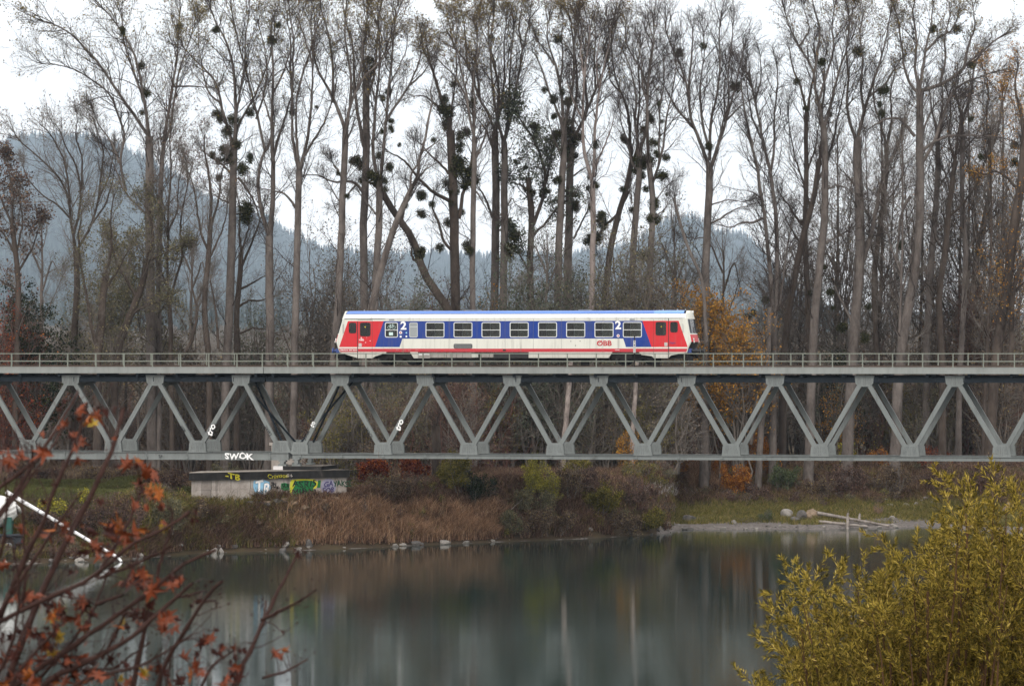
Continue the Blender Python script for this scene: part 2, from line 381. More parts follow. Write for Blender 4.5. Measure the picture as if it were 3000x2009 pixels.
def make_span(label, tops, bots, x0, x1, zl0, zl1, x_lo0, x_lo1, firstbot_left):
    root = empty("bridge_span", BR_LOC, BR_ROT)
    tag(root, label, "bridge", "steel truss spans of the railway bridge")
    # deck slab with pale edge beam
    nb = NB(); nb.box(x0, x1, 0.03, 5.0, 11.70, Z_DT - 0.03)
    deck = nb.obj("deck", [M_STEEL_SHADE], root)
    for y in (0.0, 5.0):
        nb = NB(); nb.box(x0, x1, y - 0.03, y + 0.03, Z_FB, Z_DT)
        nb.box(x0, x1, y - 0.05, y + 0.10 if y == 0 else y + 0.05, Z_DT, Z_DT + 0.035)
        xx = x0 + 0.9
        while xx < x1:
            nb.box(xx, xx + 0.012, y - 0.038, y - 0.031, Z_FB + .01, Z_DT - .01); xx += 3.9
        nb.obj("edge_beam", [M_FASCIA], root)
    # underside cross beams and stringers
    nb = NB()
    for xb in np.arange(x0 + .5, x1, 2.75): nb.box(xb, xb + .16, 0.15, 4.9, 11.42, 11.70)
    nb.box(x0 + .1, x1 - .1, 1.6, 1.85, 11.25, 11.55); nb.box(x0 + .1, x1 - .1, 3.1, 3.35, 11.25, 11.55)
    nb.obj("cross_beams", [M_STEEL_SHADE], root)
    for ti, yt in enumerate((YT0, YT1)):
        zt0, zt1 = 11.08, 11.42
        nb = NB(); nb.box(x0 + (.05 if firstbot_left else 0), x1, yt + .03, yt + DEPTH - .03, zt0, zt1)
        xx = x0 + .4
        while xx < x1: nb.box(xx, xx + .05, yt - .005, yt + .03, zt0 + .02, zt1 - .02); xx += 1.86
        tr = nb.obj("truss", [M_STEEL_SHADE], root)
        tr['label'] = "near truss girder of the span" if ti == 0 else "far truss girder of the span, in shade"
        nb = NB(); nb.box(x_lo0, x_lo1, yt + .02, yt + DEPTH - .02, zl0 + .03, zl1 - .03)
        nb.box(x_lo0, x_lo1, yt - .07, yt + DEPTH + .07, zl1 - .03, zl1); nb.box(x_lo0, x_lo1, yt - .07, yt + DEPTH + .07, zl0, zl0 + .03)
        xx = x_lo0 + .5
        while xx < x_lo1 - .2:
            nb.box(xx, xx + .05, yt - .06, yt + .02, zl0 + .03, zl1 - .03); nb.box(xx - .06, xx + .11, yt - .07, yt + .02, zl0 + .09, zl0 + .19); xx += 2.86
        nb.obj("bottom_chord", [M_STEEL], tr)
        # nodes
        seq = sorted([(LX(p, YT0), 't') for p in tops] + [(LX(p, YT0), 'b') for p in bots])
        zt = zc(1131); zb = zl1
        zbt = zb + 0.80
        for (xa, ka), (xb, kb) in zip(seq[:-1], seq[1:]):
            if xb < x_lo0 - 5: continue
            lo, hi = ((xa, xb) if ka == 'b' else (xb, xa))
            # box section diagonal: two webs and a front plate
            nb = NB(); a = (lo, zb + .30); c_ = (hi, zt + .28)
            # shift ends so that the bars meet the gusset corners
            sg = 1 if hi > lo else -1
            a = (lo + sg * .22, zb + .45); c_ = (hi - sg * .20, zt + .30)
            bar(nb, a, c_, yt + .016, yt + .04, .29); bar(nb, a, c_, yt + DEPTH - .04, yt + DEPTH - .016, .29)
            aa = np.array(a); cc = np.array(c_); dd = (cc - aa) / np.linalg.norm(cc - aa); n_ = np.array([-dd[1], dd[0]]) * .13
            bar(nb, tuple(aa + n_), tuple(cc + n_), yt + .04, yt + DEPTH - .04, .022)
            bar(nb, tuple(aa - n_), tuple(cc - n_), yt + .04, yt + DEPTH - .04, .022)
            nb.obj("diagonal", [M_STEEL], tr)
        for xn, k in seq:
            nb = NB()
            endg = (xn == seq[0][0] and firstbot_left) or (xn == seq[-1][0] and not firstbot_left and k == 'b')
            if k == 't':
                poly = [(-.64, zt + .72), (-.58, zt + .20), (-.33, zt), (.33, zt), (.58, zt + .20), (.64, zt + .72)]
            else:
                poly = [(-.62, zb), (.62, zb), (.56, zb + .62), (.38, zbt), (-.38, zbt), (-.56, zb + .62)]
                if endg and firstbot_left: poly = [(-.62, zb), (.62, zb), (.58, zb + .62), (.36, zbt), (-.42, zbt)]
                elif endg: poly = [(-.62, zb), (.72, zb), (.42, zbt), (-.38, zbt), (-.56, zb + .62)]
            for yy in (yt - .004, yt + DEPTH - .012):
                nb.prism([(xn + p, q) for p, q in poly], yy, yy + .016)
            # rivets on the outer plate, coloured dark to paint in the shadows of their heads
            g = obj_riv = None
            for sgn in (-1, 1):
                for rr in range(3):
                    for q in range(6):
                        if k == 't': rx = sgn * (.46 - .09 * rr - .05 * q * .3); rz = zt + .22 + .075 * q - .03 * rr
                        else: rx = sgn * (.42 - .09 * rr - .02 * q); rz = zb + .20 + .085 * q
                        nb.box(xn + rx - .012, xn + rx + .012, yt - .016, yt - .004, rz - .012, rz + .012, mi=1)
            for q in range(7):
                rz = (zt + .1 + .08 * q) if k == 't' else (zb + .08 + .09 * q)
                for rx in (-.06, .06): nb.box(xn + rx - .012, xn + rx + .012, yt - .016, yt - .004, rz - .012, rz + .012, mi=1)
            nb.obj("gusset_plate", [M_STEEL, M_STEEL_SHADE], tr)
    return root

ZL_R0, ZL_R1 = zc(1344.5), zc(1332)
ZL_L0, ZL_L1 = loc(500, 1346, YT0)[1], loc(500, 1324, YT0)[1]
span_L = make_span("left steel truss span with deep bottom chord, white lettering on it, ending above the pier",
                   TOPL, BOTL, LX(-420), xJ - .02, ZL_L0, ZL_L1, LX(-420, YT0), LX(845, YT0), False)
span_R = make_span("long right steel truss span with slim bottom chord, running from the pier under the railcar",
                   TOPR, BOTR, xJ + .02, LX(3400), ZL_R0, ZL_R1, LX(857, YT0), LX(3400, YT0), True)
# bottom cross struts between the two trusses
for root, bots, zb in ((span_L, BOTL, ZL_L1), (span_R, BOTR, ZL_R1)):
    nb = NB(); xs_ = [LX(p, YT0) for p in bots]
    for x in xs_: nb.box(x - .09, x + .09, YT0 + DEPTH + .075, YT1 - .075, zb - .22, zb - .05)
    for xa, xb in zip(xs_[:-1], xs_[1:]):
        nb.add(*tubes(np.array([[(xa, YT0 + DEPTH + .1, zb - .12), (xb, YT1 - .1, zb - .12)]]), np.array([[.05, .05]]), 6)[:2])
    nb.obj("wind_bracing", [M_STEEL_SHADE], root)
# vertical end frames over the pier
for root, px_, pt in ((span_L, 824, 705.5), (span_R, 878, 996)):
    x = LX(px_, YT0); nb = NB()
    xm = LX(pt, YT0)
    nb.cyl((x, YT0 + DEPTH, 7.0), (xm, YT1, 11.1), .07, 8); nb.cyl((x, YT1, 7.0), (xm, YT0 + DEPTH, 11.1), .07, 8)
    nb.obj("end_frame", [M_STEEL_SHADE], root)

# railings: handrail, knee rail, posts
POSTS = [33.5 + 82.6 * k for k in range(-4, 9)] + [768.5, 843.5, 918.5, 987.5, 1072, 1155.5, 1239.5, 1324, 1408, 1492.6, 1577.6, 1662, 1747,
         1833, 1919, 2005, 2090, 2178, 2265, 2352, 2439, 2527, 2615, 2703, 2792, 2881, 2972, 3062, 3152]
def railing(root, yl, xs_, xa, xb, lab):
    nb = NB()
    for z in (12.985, 12.475):
        nb.box(xa, xb, yl - .022, yl + .022, z - .03, z + .03)
    rl = nb.obj("railing", [M_RAIL], root); rl['label'] = lab
    pm = NB(); pm.box(-.035, .035, -.035, .035, 0, .93); pm.box(-.07, .07, -.06, .06, -.02, .02)
    first = None
    for x in xs_:
        if not (xa < x < xb): continue
        if first is None: first = pm.obj("post", [M_RAIL], rl); o = first
        else:
            o = first.copy(); C.objects.link(o); o.parent = rl
        o.location = (x, yl, 12.09)
for root, xa, xb in ((span_L, LX(-420), xJ - .03), (span_R, xJ + .03, LX(3400))):
    xs_ = [LX(p, .12) for p in POSTS]
    railing(root, 0.12, xs_, xa, xb, "near railing")
    railing(root, 4.88, [LX(p, .12) + .55 for p in POSTS], xa, xb, "far railing")

# track: rails and sleepers
track = empty("railway_track", BR_LOC, BR_ROT); tag(track, "steel rails on dark sleepers along the bridge deck", "railway track")
xa, xb = LX(-420), LX(3400)
for yr in (2.5 - .75, 2.5 + .75):
    nb = NB(); nb.box(xa, xb, yr - .035, yr + .035, 12.16, 12.20); nb.box(xa, xb, yr - .01, yr + .01, 12.10, 12.16); nb.box(xa, xb, yr - .065, yr + .065, 12.085, 12.10)
    nb.obj("rail", [mat_simple("rail_steel", (.09, .06, .045), .5, .3)], track)
nb = NB()
for x in np.arange(xa, xb, .62): nb.box(x, x + .24, 1.2, 3.8, 12.035, 12.083)
sl_ = nb.obj("sleepers", [M_BLACK], track); sl_['kind'] = "stuff"

# graffiti on the steel
def along(px0, py0, px1, py1, yl=YT0 - .03):
    a = loc(px0, py0, yl); b_ = loc(px1, py1, yl); return ((a[0] + b_[0]) / 2, yl, (a[1] + b_[1]) / 2), math.atan2(b_[1] - a[1], b_[0] - a[0])
def near_truss(root): return [o for o in bpy.data.objects if o.parent == root and o.name.startswith("truss")][0]
nearL, nearR = near_truss(span_L), near_truss(span_R)
for (p, root, sz, wd, outl) in (((608, 1278, 630, 1238), nearL, .62, .95, True), ((909, 1254, 924, 1230), nearR, .46, .6, False), ((1161, 1262, 1180, 1226), nearR, .56, 1.0, False)):
    l_, an = along(*p)
    if outl:
        for ox, oz in ((-.05, 0), (.05, 0), (0, -.05), (0, .05), (.04, .04), (-.04, -.04)): text("graffiti_outline", "tro", M_INK, sz, (l_[0] + ox, l_[1] + .012 + ox * .02, l_[2] + oz), (R(90), -an, 0), root, .03, wd)
    text("graffiti", "tro", M_WHITE, sz, l_, (R(90), -an, 0), root, .028, wd, label="white letters tro painted on the diagonal")
l_, _ = along(663, 1337, 736, 1337, YT0 - .085)
text("graffiti", "SWOK", M_WHITE, .56, l_, (R(90), 0, 0), nearL, .03, 1.15, label="white letters SWOK on the bottom chord")
for (px_, py_, s_, a_, rt) in ((535, 1256, "VSJP", -62, nearL), (785, 1262, "VAW2", -60, nearL), (47, 1280, "CEK", -62, nearL), (1080, 1268, "VOC7", -62, nearR), (897, 1275, "BOSA", 62, nearR), (470, 1337, "SP", 0, nearL)):
    l_ = loc(px_, py_, YT0 - .02 if a_ else YT0 - .08); text("graffiti", s_, M_INK, .30, (l_[0], YT0 - .02 if a_ else YT0 - .08, l_[1]), (R(90), -R(a_), 0), rt, .0, .9)

# ---------------------------------------------------------------- pier
t = NT("pier_concrete"); oc = t.objco(); n = t.noise(1.1, 6, .65, oc); n2 = t.noise(9, 5, .7, oc); st = t.noise(1.4, 5, .7, t.objco((1, 1, .12)))
c = t.ramp(t.math('ADD', t.math('MULTIPLY', n, .6), t.math('MULTIPLY', n2, .4)), [(.3, (.22, .19, .17)), (.5, (.36, .32, .29)), (.7, (.47, .44, .41))])
c = t.mix(t.math('MULTIPLY', t.math('GREATER_THAN', st, .56), .45), c, (.12, .10, .09))
M_CONC = t.bsdf(c, .85, spec=.1, bump=n2, bstr=.4)
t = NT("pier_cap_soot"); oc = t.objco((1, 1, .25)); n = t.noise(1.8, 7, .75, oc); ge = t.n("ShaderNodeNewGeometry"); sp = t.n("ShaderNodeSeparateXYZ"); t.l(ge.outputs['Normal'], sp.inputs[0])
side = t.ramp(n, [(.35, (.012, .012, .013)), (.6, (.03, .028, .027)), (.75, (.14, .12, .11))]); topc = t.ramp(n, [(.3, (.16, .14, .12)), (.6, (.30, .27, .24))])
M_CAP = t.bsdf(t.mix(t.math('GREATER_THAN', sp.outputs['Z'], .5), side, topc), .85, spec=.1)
PZ1 = 5.17
A = W(553, 1386, 295.2); B = W(1024, 1377, 303.4)
PL = math.hypot(B[0] - A[0], B[1] - A[1]); PA = math.atan2(B[1] - A[1], B[0] - A[0])
pier = empty("bridge_pier", (A[0], A[1], 0), (0, 0, PA)); tag(pier, "concrete river pier with sooty black cap and green and blue graffiti, carrying both spans", "bridge pier")
def plan(e, dw): return [(e, -e), (PL - e, -e), (PL + .7 - e, 1.7), (PL - e, dw + e), (.3 + e, dw + e), (-1.2 + e, 1.5)]
def plan_prism(nb, pl, z0, z1):
    n = len(pl); V = [(x, y, z0) for x, y in pl] + [(x, y, z1) for x, y in pl]
    nb.add(V, [[i, (i + 1) % n, (i + 1) % n + n, i + n] for i in range(n)]); k = nb.n - 2 * n
    nb.F.append((np.array([[k + i for i in range(n)][::-1]]), 0)); nb.F.append((np.array([[k + n + i for i in range(n)]]), 0))
capp = [(0, 0), (PL, 0), (PL + .4, 1.8), (PL, 3.5), (3.4, 3.5), (1.3, 1.7)]
inn = [(.35, .2), (PL - .1, .2), (PL + .25, 1.8), (PL - .15, 3.3), (3.5, 3.3), (1.55, 1.7)]
nb = NB(); plan_prism(nb, capp, PZ1 - .50, PZ1); nb.obj("pier_cap", [M_CAP], pier)
nb = NB(); plan_prism(nb, inn, 4.02, PZ1 - .50); plan_prism(nb, inn, 2.2, 4.0)
inn2 = [(x * .998 + .01, y + .03 if y < 2 else y - .03) for x, y in inn]; plan_prism(nb, inn2, 3.99, 4.03)
nb.obj("pier_body", [M_CONC], pier)
nb = NB()
for i in range(1, 8):
    x = .35 + i * (PL - .5) / 8; o_ = .55 * (i % 2)
    nb.box(x, x + .025, .190, .197, 4.05, PZ1 - .52); nb.box(x + .5 - o_, x + .52 - o_, .190, .197, 2.6, 3.97)
nb.obj("mortar_joints", [mat_simple("joint_dark", (.10, .09, .08), .9)], pier)
def pp(px_, py_, off=.02):
    """pixel to pier front plane (local x, z)"""
    u = (px_ - 1500) / F; ca, sa = math.cos(PA), math.sin(PA)
    ox, oy = A[0] - sa * .2, A[1] + ca * .2
    s = (u * oy - ox) / (ca - u * sa); Yd = oy + s * sa
    return s, H + (HY - py_) / F * Yd
YG = .185
def blob(name, pts, mat, parent, y=YG, lab=None):
    nb = NB(); q = [pp(*p) for p in pts]; nb.prism(q, y - .004, y); o = nb.obj(name, [mat], parent)
    if lab: o['label'] = lab
    return o
def P2(x, y): return (540 + x / 4.504, 1340 + y / 4.504)
blob("graffiti", [P2(*p) for p in [(915, 300), (1060, 296), (1120, 320), (1135, 400), (1110, 470), (1060, 500), (990, 480), (930, 450), (905, 380)]], M_SKYB, pier, YG, "sky blue patch behind letters TB")
blob("graffiti", [P2(*p) for p in [(1395, 320), (1420, 290), (1560, 280), (1720, 285), (1765, 330), (1740, 400), (1430, 500), (1395, 495), (1390, 400)]], M_LIME, pier, YG, "yellow patch around the green letters")
blob("graffiti", [P2(*p) for p in [(1450, 310), (1600, 298), (1720, 310), (1735, 360), (1700, 400), (1715, 490), (1600, 515), (1425, 505), (1425, 420), (1455, 370)]], M_GRN, pier, YG - .006, "big green bubble letters")
blob("graffiti", [P2(*p) for p in [(1275, 340), (1320, 330), (1380, 345), (1382, 430), (1330, 440), (1275, 415)]], M_GRN, pier, YG, "small green tag")
blob("graffiti", [P2(*p) for p in [(1765, 300), (1800, 300), (1790, 395), (1750, 398)]], M_GRN, pier, YG - .006)
bl = [P2(1900 + 100 * math.cos(a), 385 + 112 * math.sin(a)) for a in np.linspace(0, 2 * math.pi, 20)[:-1]]
blob("graffiti", bl, M_LILAC, pier, YG, "round lilac tag")
def ptext(s, cx, cy, size, mat, bold=0, width=1, rot=0, dy=.03, y=YG):
    x, z = pp(*P2(cx, cy)); return text("graffiti", s, mat, size, (x, y - dy, z), (R(90), -R(rot), 0), pier, bold, width)
o = ptext("T", 980, 378, 1.05, M_INK, .13, 1.05, dy=.02); ptext("T", 980, 378, 1.02, M_WHITE, .08, 1.0, dy=.035)
ptext("B", 1075, 410, 1.05, M_INK, .10, .95, -4, dy=.022); ptext("B", 1075, 410, 1.0, M_WHITE, .05, .9, -4, dy=.037)
ptext("SN", 1175, 350, .32, M_INK, .015); ptext("1994", 1185, 400, .34, M_INK, .02, 1.0)
ptext("ASRIS", 1580, 350, .62, M_INK, .0, 1.35, dy=.03); ptext("MIRN", 1570, 455, .62, M_INK, .0, 1.4, dy=.03)
ptext("SUI", 1328, 375, .42, M_INK, .0, 1.0); ptext("GA", 1900, 350, .5, M_VIOL, .01, 1.1); ptext("SO8", 1895, 430, .5, M_VIOL, .01, 1.0)
ptext("YAKSE", 2080, 345, .55, mat_simple("graffiti_deep_green", (.02, .07, .04), .7), .008, .95, dy=.02)
ptext("-TB", 610, 250, .52, M_YEL, .02, 1.6, -6, dy=.21); ptext("Crimson", 1210, 245, .40, M_YEL, .0, 1.2, 3, dy=.21); ptext("G 6", 1360, 237, .25, M_CONC, .01, 1.3, dy=.21)
# bearings on a small plinth
plx = lambda px_, yl: bp_world(LX(px_, yl), yl)
nb = NB(); z0 = PZ1 + .002
x0_, x1_ = LX(801, .25), LX(941, .25)
bearing = empty("bearing_plinth", BR_LOC, BR_ROT); tag(bearing, "low concrete plinth on top of the pier cap with steel bearings", "bearing")
nb.box(x0_, x1_, .25, 5.0, z0, PZ1 + .26); nb.obj("plinth", [M_CAP], bearing)
nb = NB(); nb.box(x0_ - .01, x0_ + .65, .235, 1.5, z0 + .01, PZ1 + .265); nb.obj("fresh_concrete", [mat_simple("fresh_concrete", (.62, .60, .60), .8, .1)], bearing)
for yt in (YT0, YT1):
    for px_ in (827, 868):
        x = LX(px_, YT0); nb = NB(); zt_ = (ZL_L0 if px_ < 840 else ZL_R0) - .005; zb_ = PZ1 + .27
        nb.box(x - .28, x + .28, yt - .1, yt + .45, zb_, zb_ + .12); nb.box(x - .24, x + .24, yt - .1, yt + .45, zt_ - .10, zt_)
        nb.cyl((x, yt - .12, (zb_ + zt_) / 2 + .01), (x, yt + .46, (zb_ + zt_) / 2 + .01), .15, 20)
        nb.box(x - .12, x + .12, yt - .05, yt + .4, zb_ + .12, zt_ - .10)
        nb.obj("bearing", [M_STEEL], bearing)

# ---------------------------------------------------------------- railcar
YS0 = 1.075; YS1 = 1.075 + 2.83       # near and far side walls
car = empty("railcar", BR_LOC, BR_ROT); tag(car, "red, white and blue diesel railcar with light blue roof crossing the bridge", "railcar")
def cl(x, y, side=0):
    """crop pixels of the two train close-ups -> local x,z on the near side wall"""
    return loc((960 if side == 0 else 1500) + x / 3.9033, 880 + y / 3.9033, YS0)
def cx(x, side=0): return cl(x, 470, side)[0]
def cz(y): return (cl(1100, y, 0)[1] + cl(1000, y - 3, 1)[1]) / 2
zRoofTop = cz(116); zRoofEdge = cz(153); zGut = cz(206); zBand0 = cz(236); zWt = cz(253); zWb = cz(421); zBlueB = cz(438); zRedB = cz(534); zStT = cz(552); zStB = cz(590); zSk = cz(660)
xfL = cx(205); xbL = cx(104); xfR = cx(1975, 1); xbR = cx(2036, 1)
kL = (cx(128) - cx(230)) / (zRedB - zBand0)       # slope of the left red edge
# livery material on object coordinates
def col(c): return lin(c)
RED = (0.58, 0.014, 0.024); BLUE = (0.004, 0.036, 0.24); CREAM = (0.66, 0.66, 0.60); STRIPE = (0.48, 0.03, 0.045)
t = NT("railcar_livery"); tc = t.n("ShaderNodeTexCoord"); sp = t.n("ShaderNodeSeparateXYZ"); t.l(tc.outputs['Object'], sp.inputs[0]); X_, Z_ = sp.outputs['X'], sp.outputs['Z']
def edge(xt, xb, zt_=None, zb_=None):
    zt_ = zBand0 if zt_ is None else zt_; zb_ = zRedB if zb_ is None else zb_
    k = (xb - xt) / (zb_ - zt_); return t.math('SUBTRACT', X_, t.math('ADD', t.math('MULTIPLY', Z_, k), xt - k * zt_))
gt = lambda a, v: t.math('GREATER_THAN', a, v)
lt = lambda a, v: t.math('LESS_THAN', a, v)
mul = lambda *a: a[0] if len(a) == 1 else t.math('MULTIPLY', a[0], mul(*a[1:]))
zin = mul(lt(Z_, zBand0), gt(Z_, zRedB))
redm = t.math('ADD', mul(gt(edge(cx(231), cx(131)), 0), lt(edge(cx(640), cx(540)), 0), zin), mul(gt(edge(cx(1490, 1), cx(1595, 1)), 0), lt(edge(cx(1905, 1), cx(2010, 1)), 0), zin))
bluem = mul(gt(edge(cx(640), cx(540)), 0), lt(edge(cx(1490, 1), cx(1595, 1)), 0), zin,
            t.math('MAXIMUM', gt(Z_, zBlueB), t.math('MAXIMUM', lt(edge(cx(855), cx(822), zBlueB, zRedB), 0), gt(edge(cx(1272, 1), cx(1303, 1), zBlueB, zRedB), 0))))
strm = mul(lt(Z_, zStT), gt(Z_, zStB))
dirt = t.noise(1.2, 6, .7, t.objco((1, 1, .25))); dm = t.math('MULTIPLY', t.math('SUBTRACT', dirt, .35), .9)
c = t.mix(gt(Z_, zGut), CREAM, (.84, .85, .84)); c = t.mix(redm, c, RED); c = t.mix(bluem, c, BLUE); c = t.mix(strm, c, STRIPE)
low = t.math('MULTIPLY', lt(Z_, zStB), .25)
strk = t.noise(5.0, 5, .75, t.objco((1, 1, .07))); sk = t.math('MULTIPLY', t.math('MAXIMUM', t.math('SUBTRACT', strk, .52), 0.0), 1.9)
c = t.mix(t.math('MINIMUM', t.math('MAXIMUM', t.math('ADD', t.math('ADD', t.math('MULTIPLY', dm, .40), low), sk), 0), .75), c, (.16, .135, .12))
M_LIV = t.bsdf(c, .38, spec=.28)
M_ROOF = mat_simple("roof_light_blue", (.12, .24, .62), .42, .18, .8, stretch=(.3, 1, 1))
M_ROOF2 = mat_simple("roof_pale_blue", (.19, .36, .74), .4, .12)
M_CRM = mat_simple("cab_cream", CREAM, .4, .08)
M_BW = mat_simple("cab_bluewhite", (.72, .74, .76), .4, .08)
M_INT = mat_simple("interior_dark", (.035, .038, .042), .8, .2)
M_ALU = mat_simple("window_frame_aluminium", (.62, .64, .64), .35, .08, metal=.3)
M_GREYP = mat_simple("grey_panel", (.28, .30, .31), .5, .08)
M_REDP = mat_simple("red_front_paint", RED, .4, .1)
M_BLUEP = mat_simple("blue_buffer_paint", (.03, .06, .22), .45, .2)
M_RUB = mat_simple("rubber_black", (.012, .012, .013), .5, .2)
M_EQ = mat_simple("underfloor_box_dusty", (.32, .30, .28), .8, .25)
t = NT("tinted_glass"); tr = t.n("ShaderNodeBsdfTransparent"); tr.inputs[0].default_value = (.50, .58, .57, 1); gl = t.n("ShaderNodeBsdfGlossy"); gl.inputs['Roughness'].default_value = .03
fr = t.n("ShaderNodeFresnel"); fr.inputs[0].default_value = 1.45; mx = t.n("ShaderNodeMixShader"); t.l(fr.outputs[0], mx.inputs[0]); t.l(tr.outputs[0], mx.inputs[1]); t.l(gl.outputs[0], mx.inputs[2]); t.l(mx.outputs[0], t.out.inputs[0])
M_GLASS = t.m
t = NT("windscreen_glass"); t.bsdf((.05, .06, .075), .06, spec=.9); M_WIND = t.m

# holes: (x0,x1,z0,z1,kind)
WIN = [(cx(1123 + 0), cx(1332)), (cx(1443), cx(1652)), (cx(1763), cx(1973)), (cx(2085), cx(2295)), (cx(302, 1), cx(512, 1)), (cx(623, 1), cx(834, 1)), (cx(947, 1), cx(1158, 1)), (cx(1271, 1), cx(1482, 1))]
HO = [(a, b_, zWb, zWt, 'w') for a, b_ in WIN] + [(cx(658), cx(800), zWb, zWt, 'bike'), (cx(245), cx(325), cz(373), cz(255), 'f'), (cx(372), cx(488), cz(408), cz(255), 'd'),
      (cx(1645, 1), cx(1760, 1), cz(401), cz(252), 'd'), (cx(1812, 1), cx(1893, 1), cz(366), cz(252), 'f')]
def edge_x(z, left):
    if left:
        zz = [cz(545), cz(470), zGut, zRoofTop]; xx = [cx(132), cx(108), cx(190), cx(212)]
        # profile runs: foot, widest point, gutter, roof
        return float(np.interp(z, [cz(600), cz(545), cz(475), zRoofTop], [cx(148), cx(124), cx(106), cx(206)]))
    return float(np.interp(z, [cz(600), cz(545), cz(475), zRoofTop], [cx(1990, 1), cx(2008, 1), cx(2040, 1), cx(1978, 1)]))
def side_wall(nb, y, mi, holes, inset=0):
    xs_ = sorted({round(h[0], 4) for h in holes} | {round(h[1], 4) for h in holes}); zs_ = sorted({round(h[2], 4) for h in holes} | {round(h[3], 4) for h in holes} | {round(zStB, 4), round(zGut, 4)} | {round(z, 4) for z in (cz(545), cz(475))})
    for j in range(len(zs_) - 1):
        z0_, z1_ = zs_[j], zs_[j + 1]; zm = (z0_ + z1_) / 2
        rows = [None] + xs_ + [None]
        for i in range(len(rows) - 1):
            a, b_ = rows[i], rows[i + 1]
            if a is not None and b_ is not None and any(h[0] - 1e-3 < (a + b_) / 2 < h[1] + 1e-3 and h[2] - 1e-3 < zm < h[3] + 1e-3 for h in holes): continue
            a0, a1 = (edge_x(z0_, True), edge_x(z1_, True)) if a is None else (a, a); b0, b1 = (edge_x(z0_, False), edge_x(z1_, False)) if b_ is None else (b_, b_)
            nb.add([(a0, y, z0_), (b0, y, z0_), (b1, y, z1_), (a1, y, z1_)], [(0, 1, 2, 3)], mi=mi)
nb = NB()
side_wall(nb, YS0, 0, HO); side_wall(nb, YS1, 0, HO)
# shoulders: wall -> cream upper curve -> roof
def ring(z, ins): return z, ins
prof = [(zGut, 0.0), (zGut + (zRoofEdge - zGut) * .35, .015), (zGut + (zRoofEdge - zGut) * .7, .075), (zRoofEdge, .17)]
roofp = [(zRoofEdge, .17), (zRoofEdge + .10, .30), (zRoofEdge + .17, .50), (zRoofTop - .02, .80), (zRoofTop, 1.415)]
for (za, ia), (zb_, ib) in zip(prof[:-1], prof[1:]):
    for sgn in (0, 1):
        ya = YS0 + ia if sgn == 0 else YS1 - ia; yb = YS0 + ib if sgn == 0 else YS1 - ib
        nb.add([(edge_x(za, True), ya, za), (edge_x(za, False), ya, za), (edge_x(zb_, False), yb, zb_), (edge_x(zb_, True), yb, zb_)], [(0, 1, 2, 3)])
# skirts with bogie cut-outs (near and far)
def skirt(y0_, y1_):
    segs = [[(150, 600), (150, 590), (345, 590), (345, 662)], [(345, 590), (670, 590), (670, 600), (545, 640), (510, 662), (345, 662)], [(940, 590), (1030, 590), (1030, 662), (985, 662)]]
    for s in segs: nb.prism([(cx(p[0]), cz(p[1])) for p in s], y0_, y1_)
    segs = [[(190, 593), (1150, 593), (1105, 660), (190, 660)], [(1450, 593), (1620, 593), (1620, 662), (1600, 640), (1480, 625)], [(1620, 593), (1992, 593), (1992, 600), (1815, 632), (1790, 662), (1620, 662)]]
    for s in segs: nb.prism([(cx(p[0], 1), cz(p[1] - 2)) for p in s], y0_, y1_)
skirt(YS0 + .002, YS0 + .05); skirt(YS1 - .05, YS1 - .002)
body = nb.obj("body", [M_LIV], car)
# dark interior lining, floor, partitions, seats
nb = NB(); side_wall(nb, YS0 + .07, 0, HO); side_wall(nb, YS1 - .07, 0, HO)
nb.box(cx(160), cx(1960, 1), YS0 + .07, YS1 - .07, zStB + .02, zStB + .1); nb.box(cx(215), cx(1940, 1), YS0 + .2, YS1 - .2, zGut - .02, zGut + .03)
for xq in (cx(345), cx(620), cx(900), cx(1560, 1), cx(1795, 1)): nb.box(xq - .03, xq + .03, YS0 + .08, YS1 - .08, zStB + .1, zGut)
nb.obj("interior", [M_INT], car)
nb = NB()
for a, b_ in WIN:
    for yy in (YS0 + .15, YS1 - 1.1):
        for xq in (a - .25, b_ + .13): nb.box(xq, xq + .1, yy, yy + .9, zStB + .15, zWb + .42)
        nb.box(a - .25, b_ + .2, yy, yy + .9, zStB + .45, zStB + .55)
st_ = nb.obj("seats", [mat_simple("seat_cloth", (.03, .04, .06), .9)], car)
# roof
nb = NB()
def roof_strip(xa_, xb_, mi, lift=0):
    full = [(YS0 + i, z + lift) for z, i in roofp] + [(YS1 - i, z + lift) for z, i in roofp[::-1][1:]]
    for (ya, za), (yb, zb_) in zip(full[:-1], full[1:]):
        nb.add([(xa_(za), ya, za), (xb_(za), ya, za), (xb_(zb_), yb, zb_), (xa_(zb_), yb, zb_)], [(0, 1, 2, 3)], mi=mi)
eL = lambda z: edge_x(z, True); eR = lambda z: edge_x(z, False)
roof_strip(lambda z: eL(z) + .05, lambda z: eR(z) - .12, 0)
for side_ in (0, 1):
    y = YS0 + .165 if side_ == 0 else YS1 - .165
    nb.box(eL(zRoofEdge) + .05, eR(zRoofEdge) - .1, y - .02, y + .02, zRoofEdge - .035, zRoofEdge + .012, mi=1)
roof = nb.obj("roof", [M_ROOF, mat_simple("gutter_dark_blue", (.03, .08, .24), .5)], car)
nb = NB(); roof_strip(lambda z: cx(1617, 1), lambda z: eR(z) - .14, 0, .008); nb.obj("roof_end_panel", [M_ROOF2], roof)
nb = NB()
for (px_, sd) in ((365, 0), (520, 0), (1690, 1), (1855, 1), (1948, 1)):
    x = cx(px_, sd); nb.cyl((x, 2.49, zRoofTop - .02), (x, 2.49, zRoofTop + .10), .05, 10, .03)
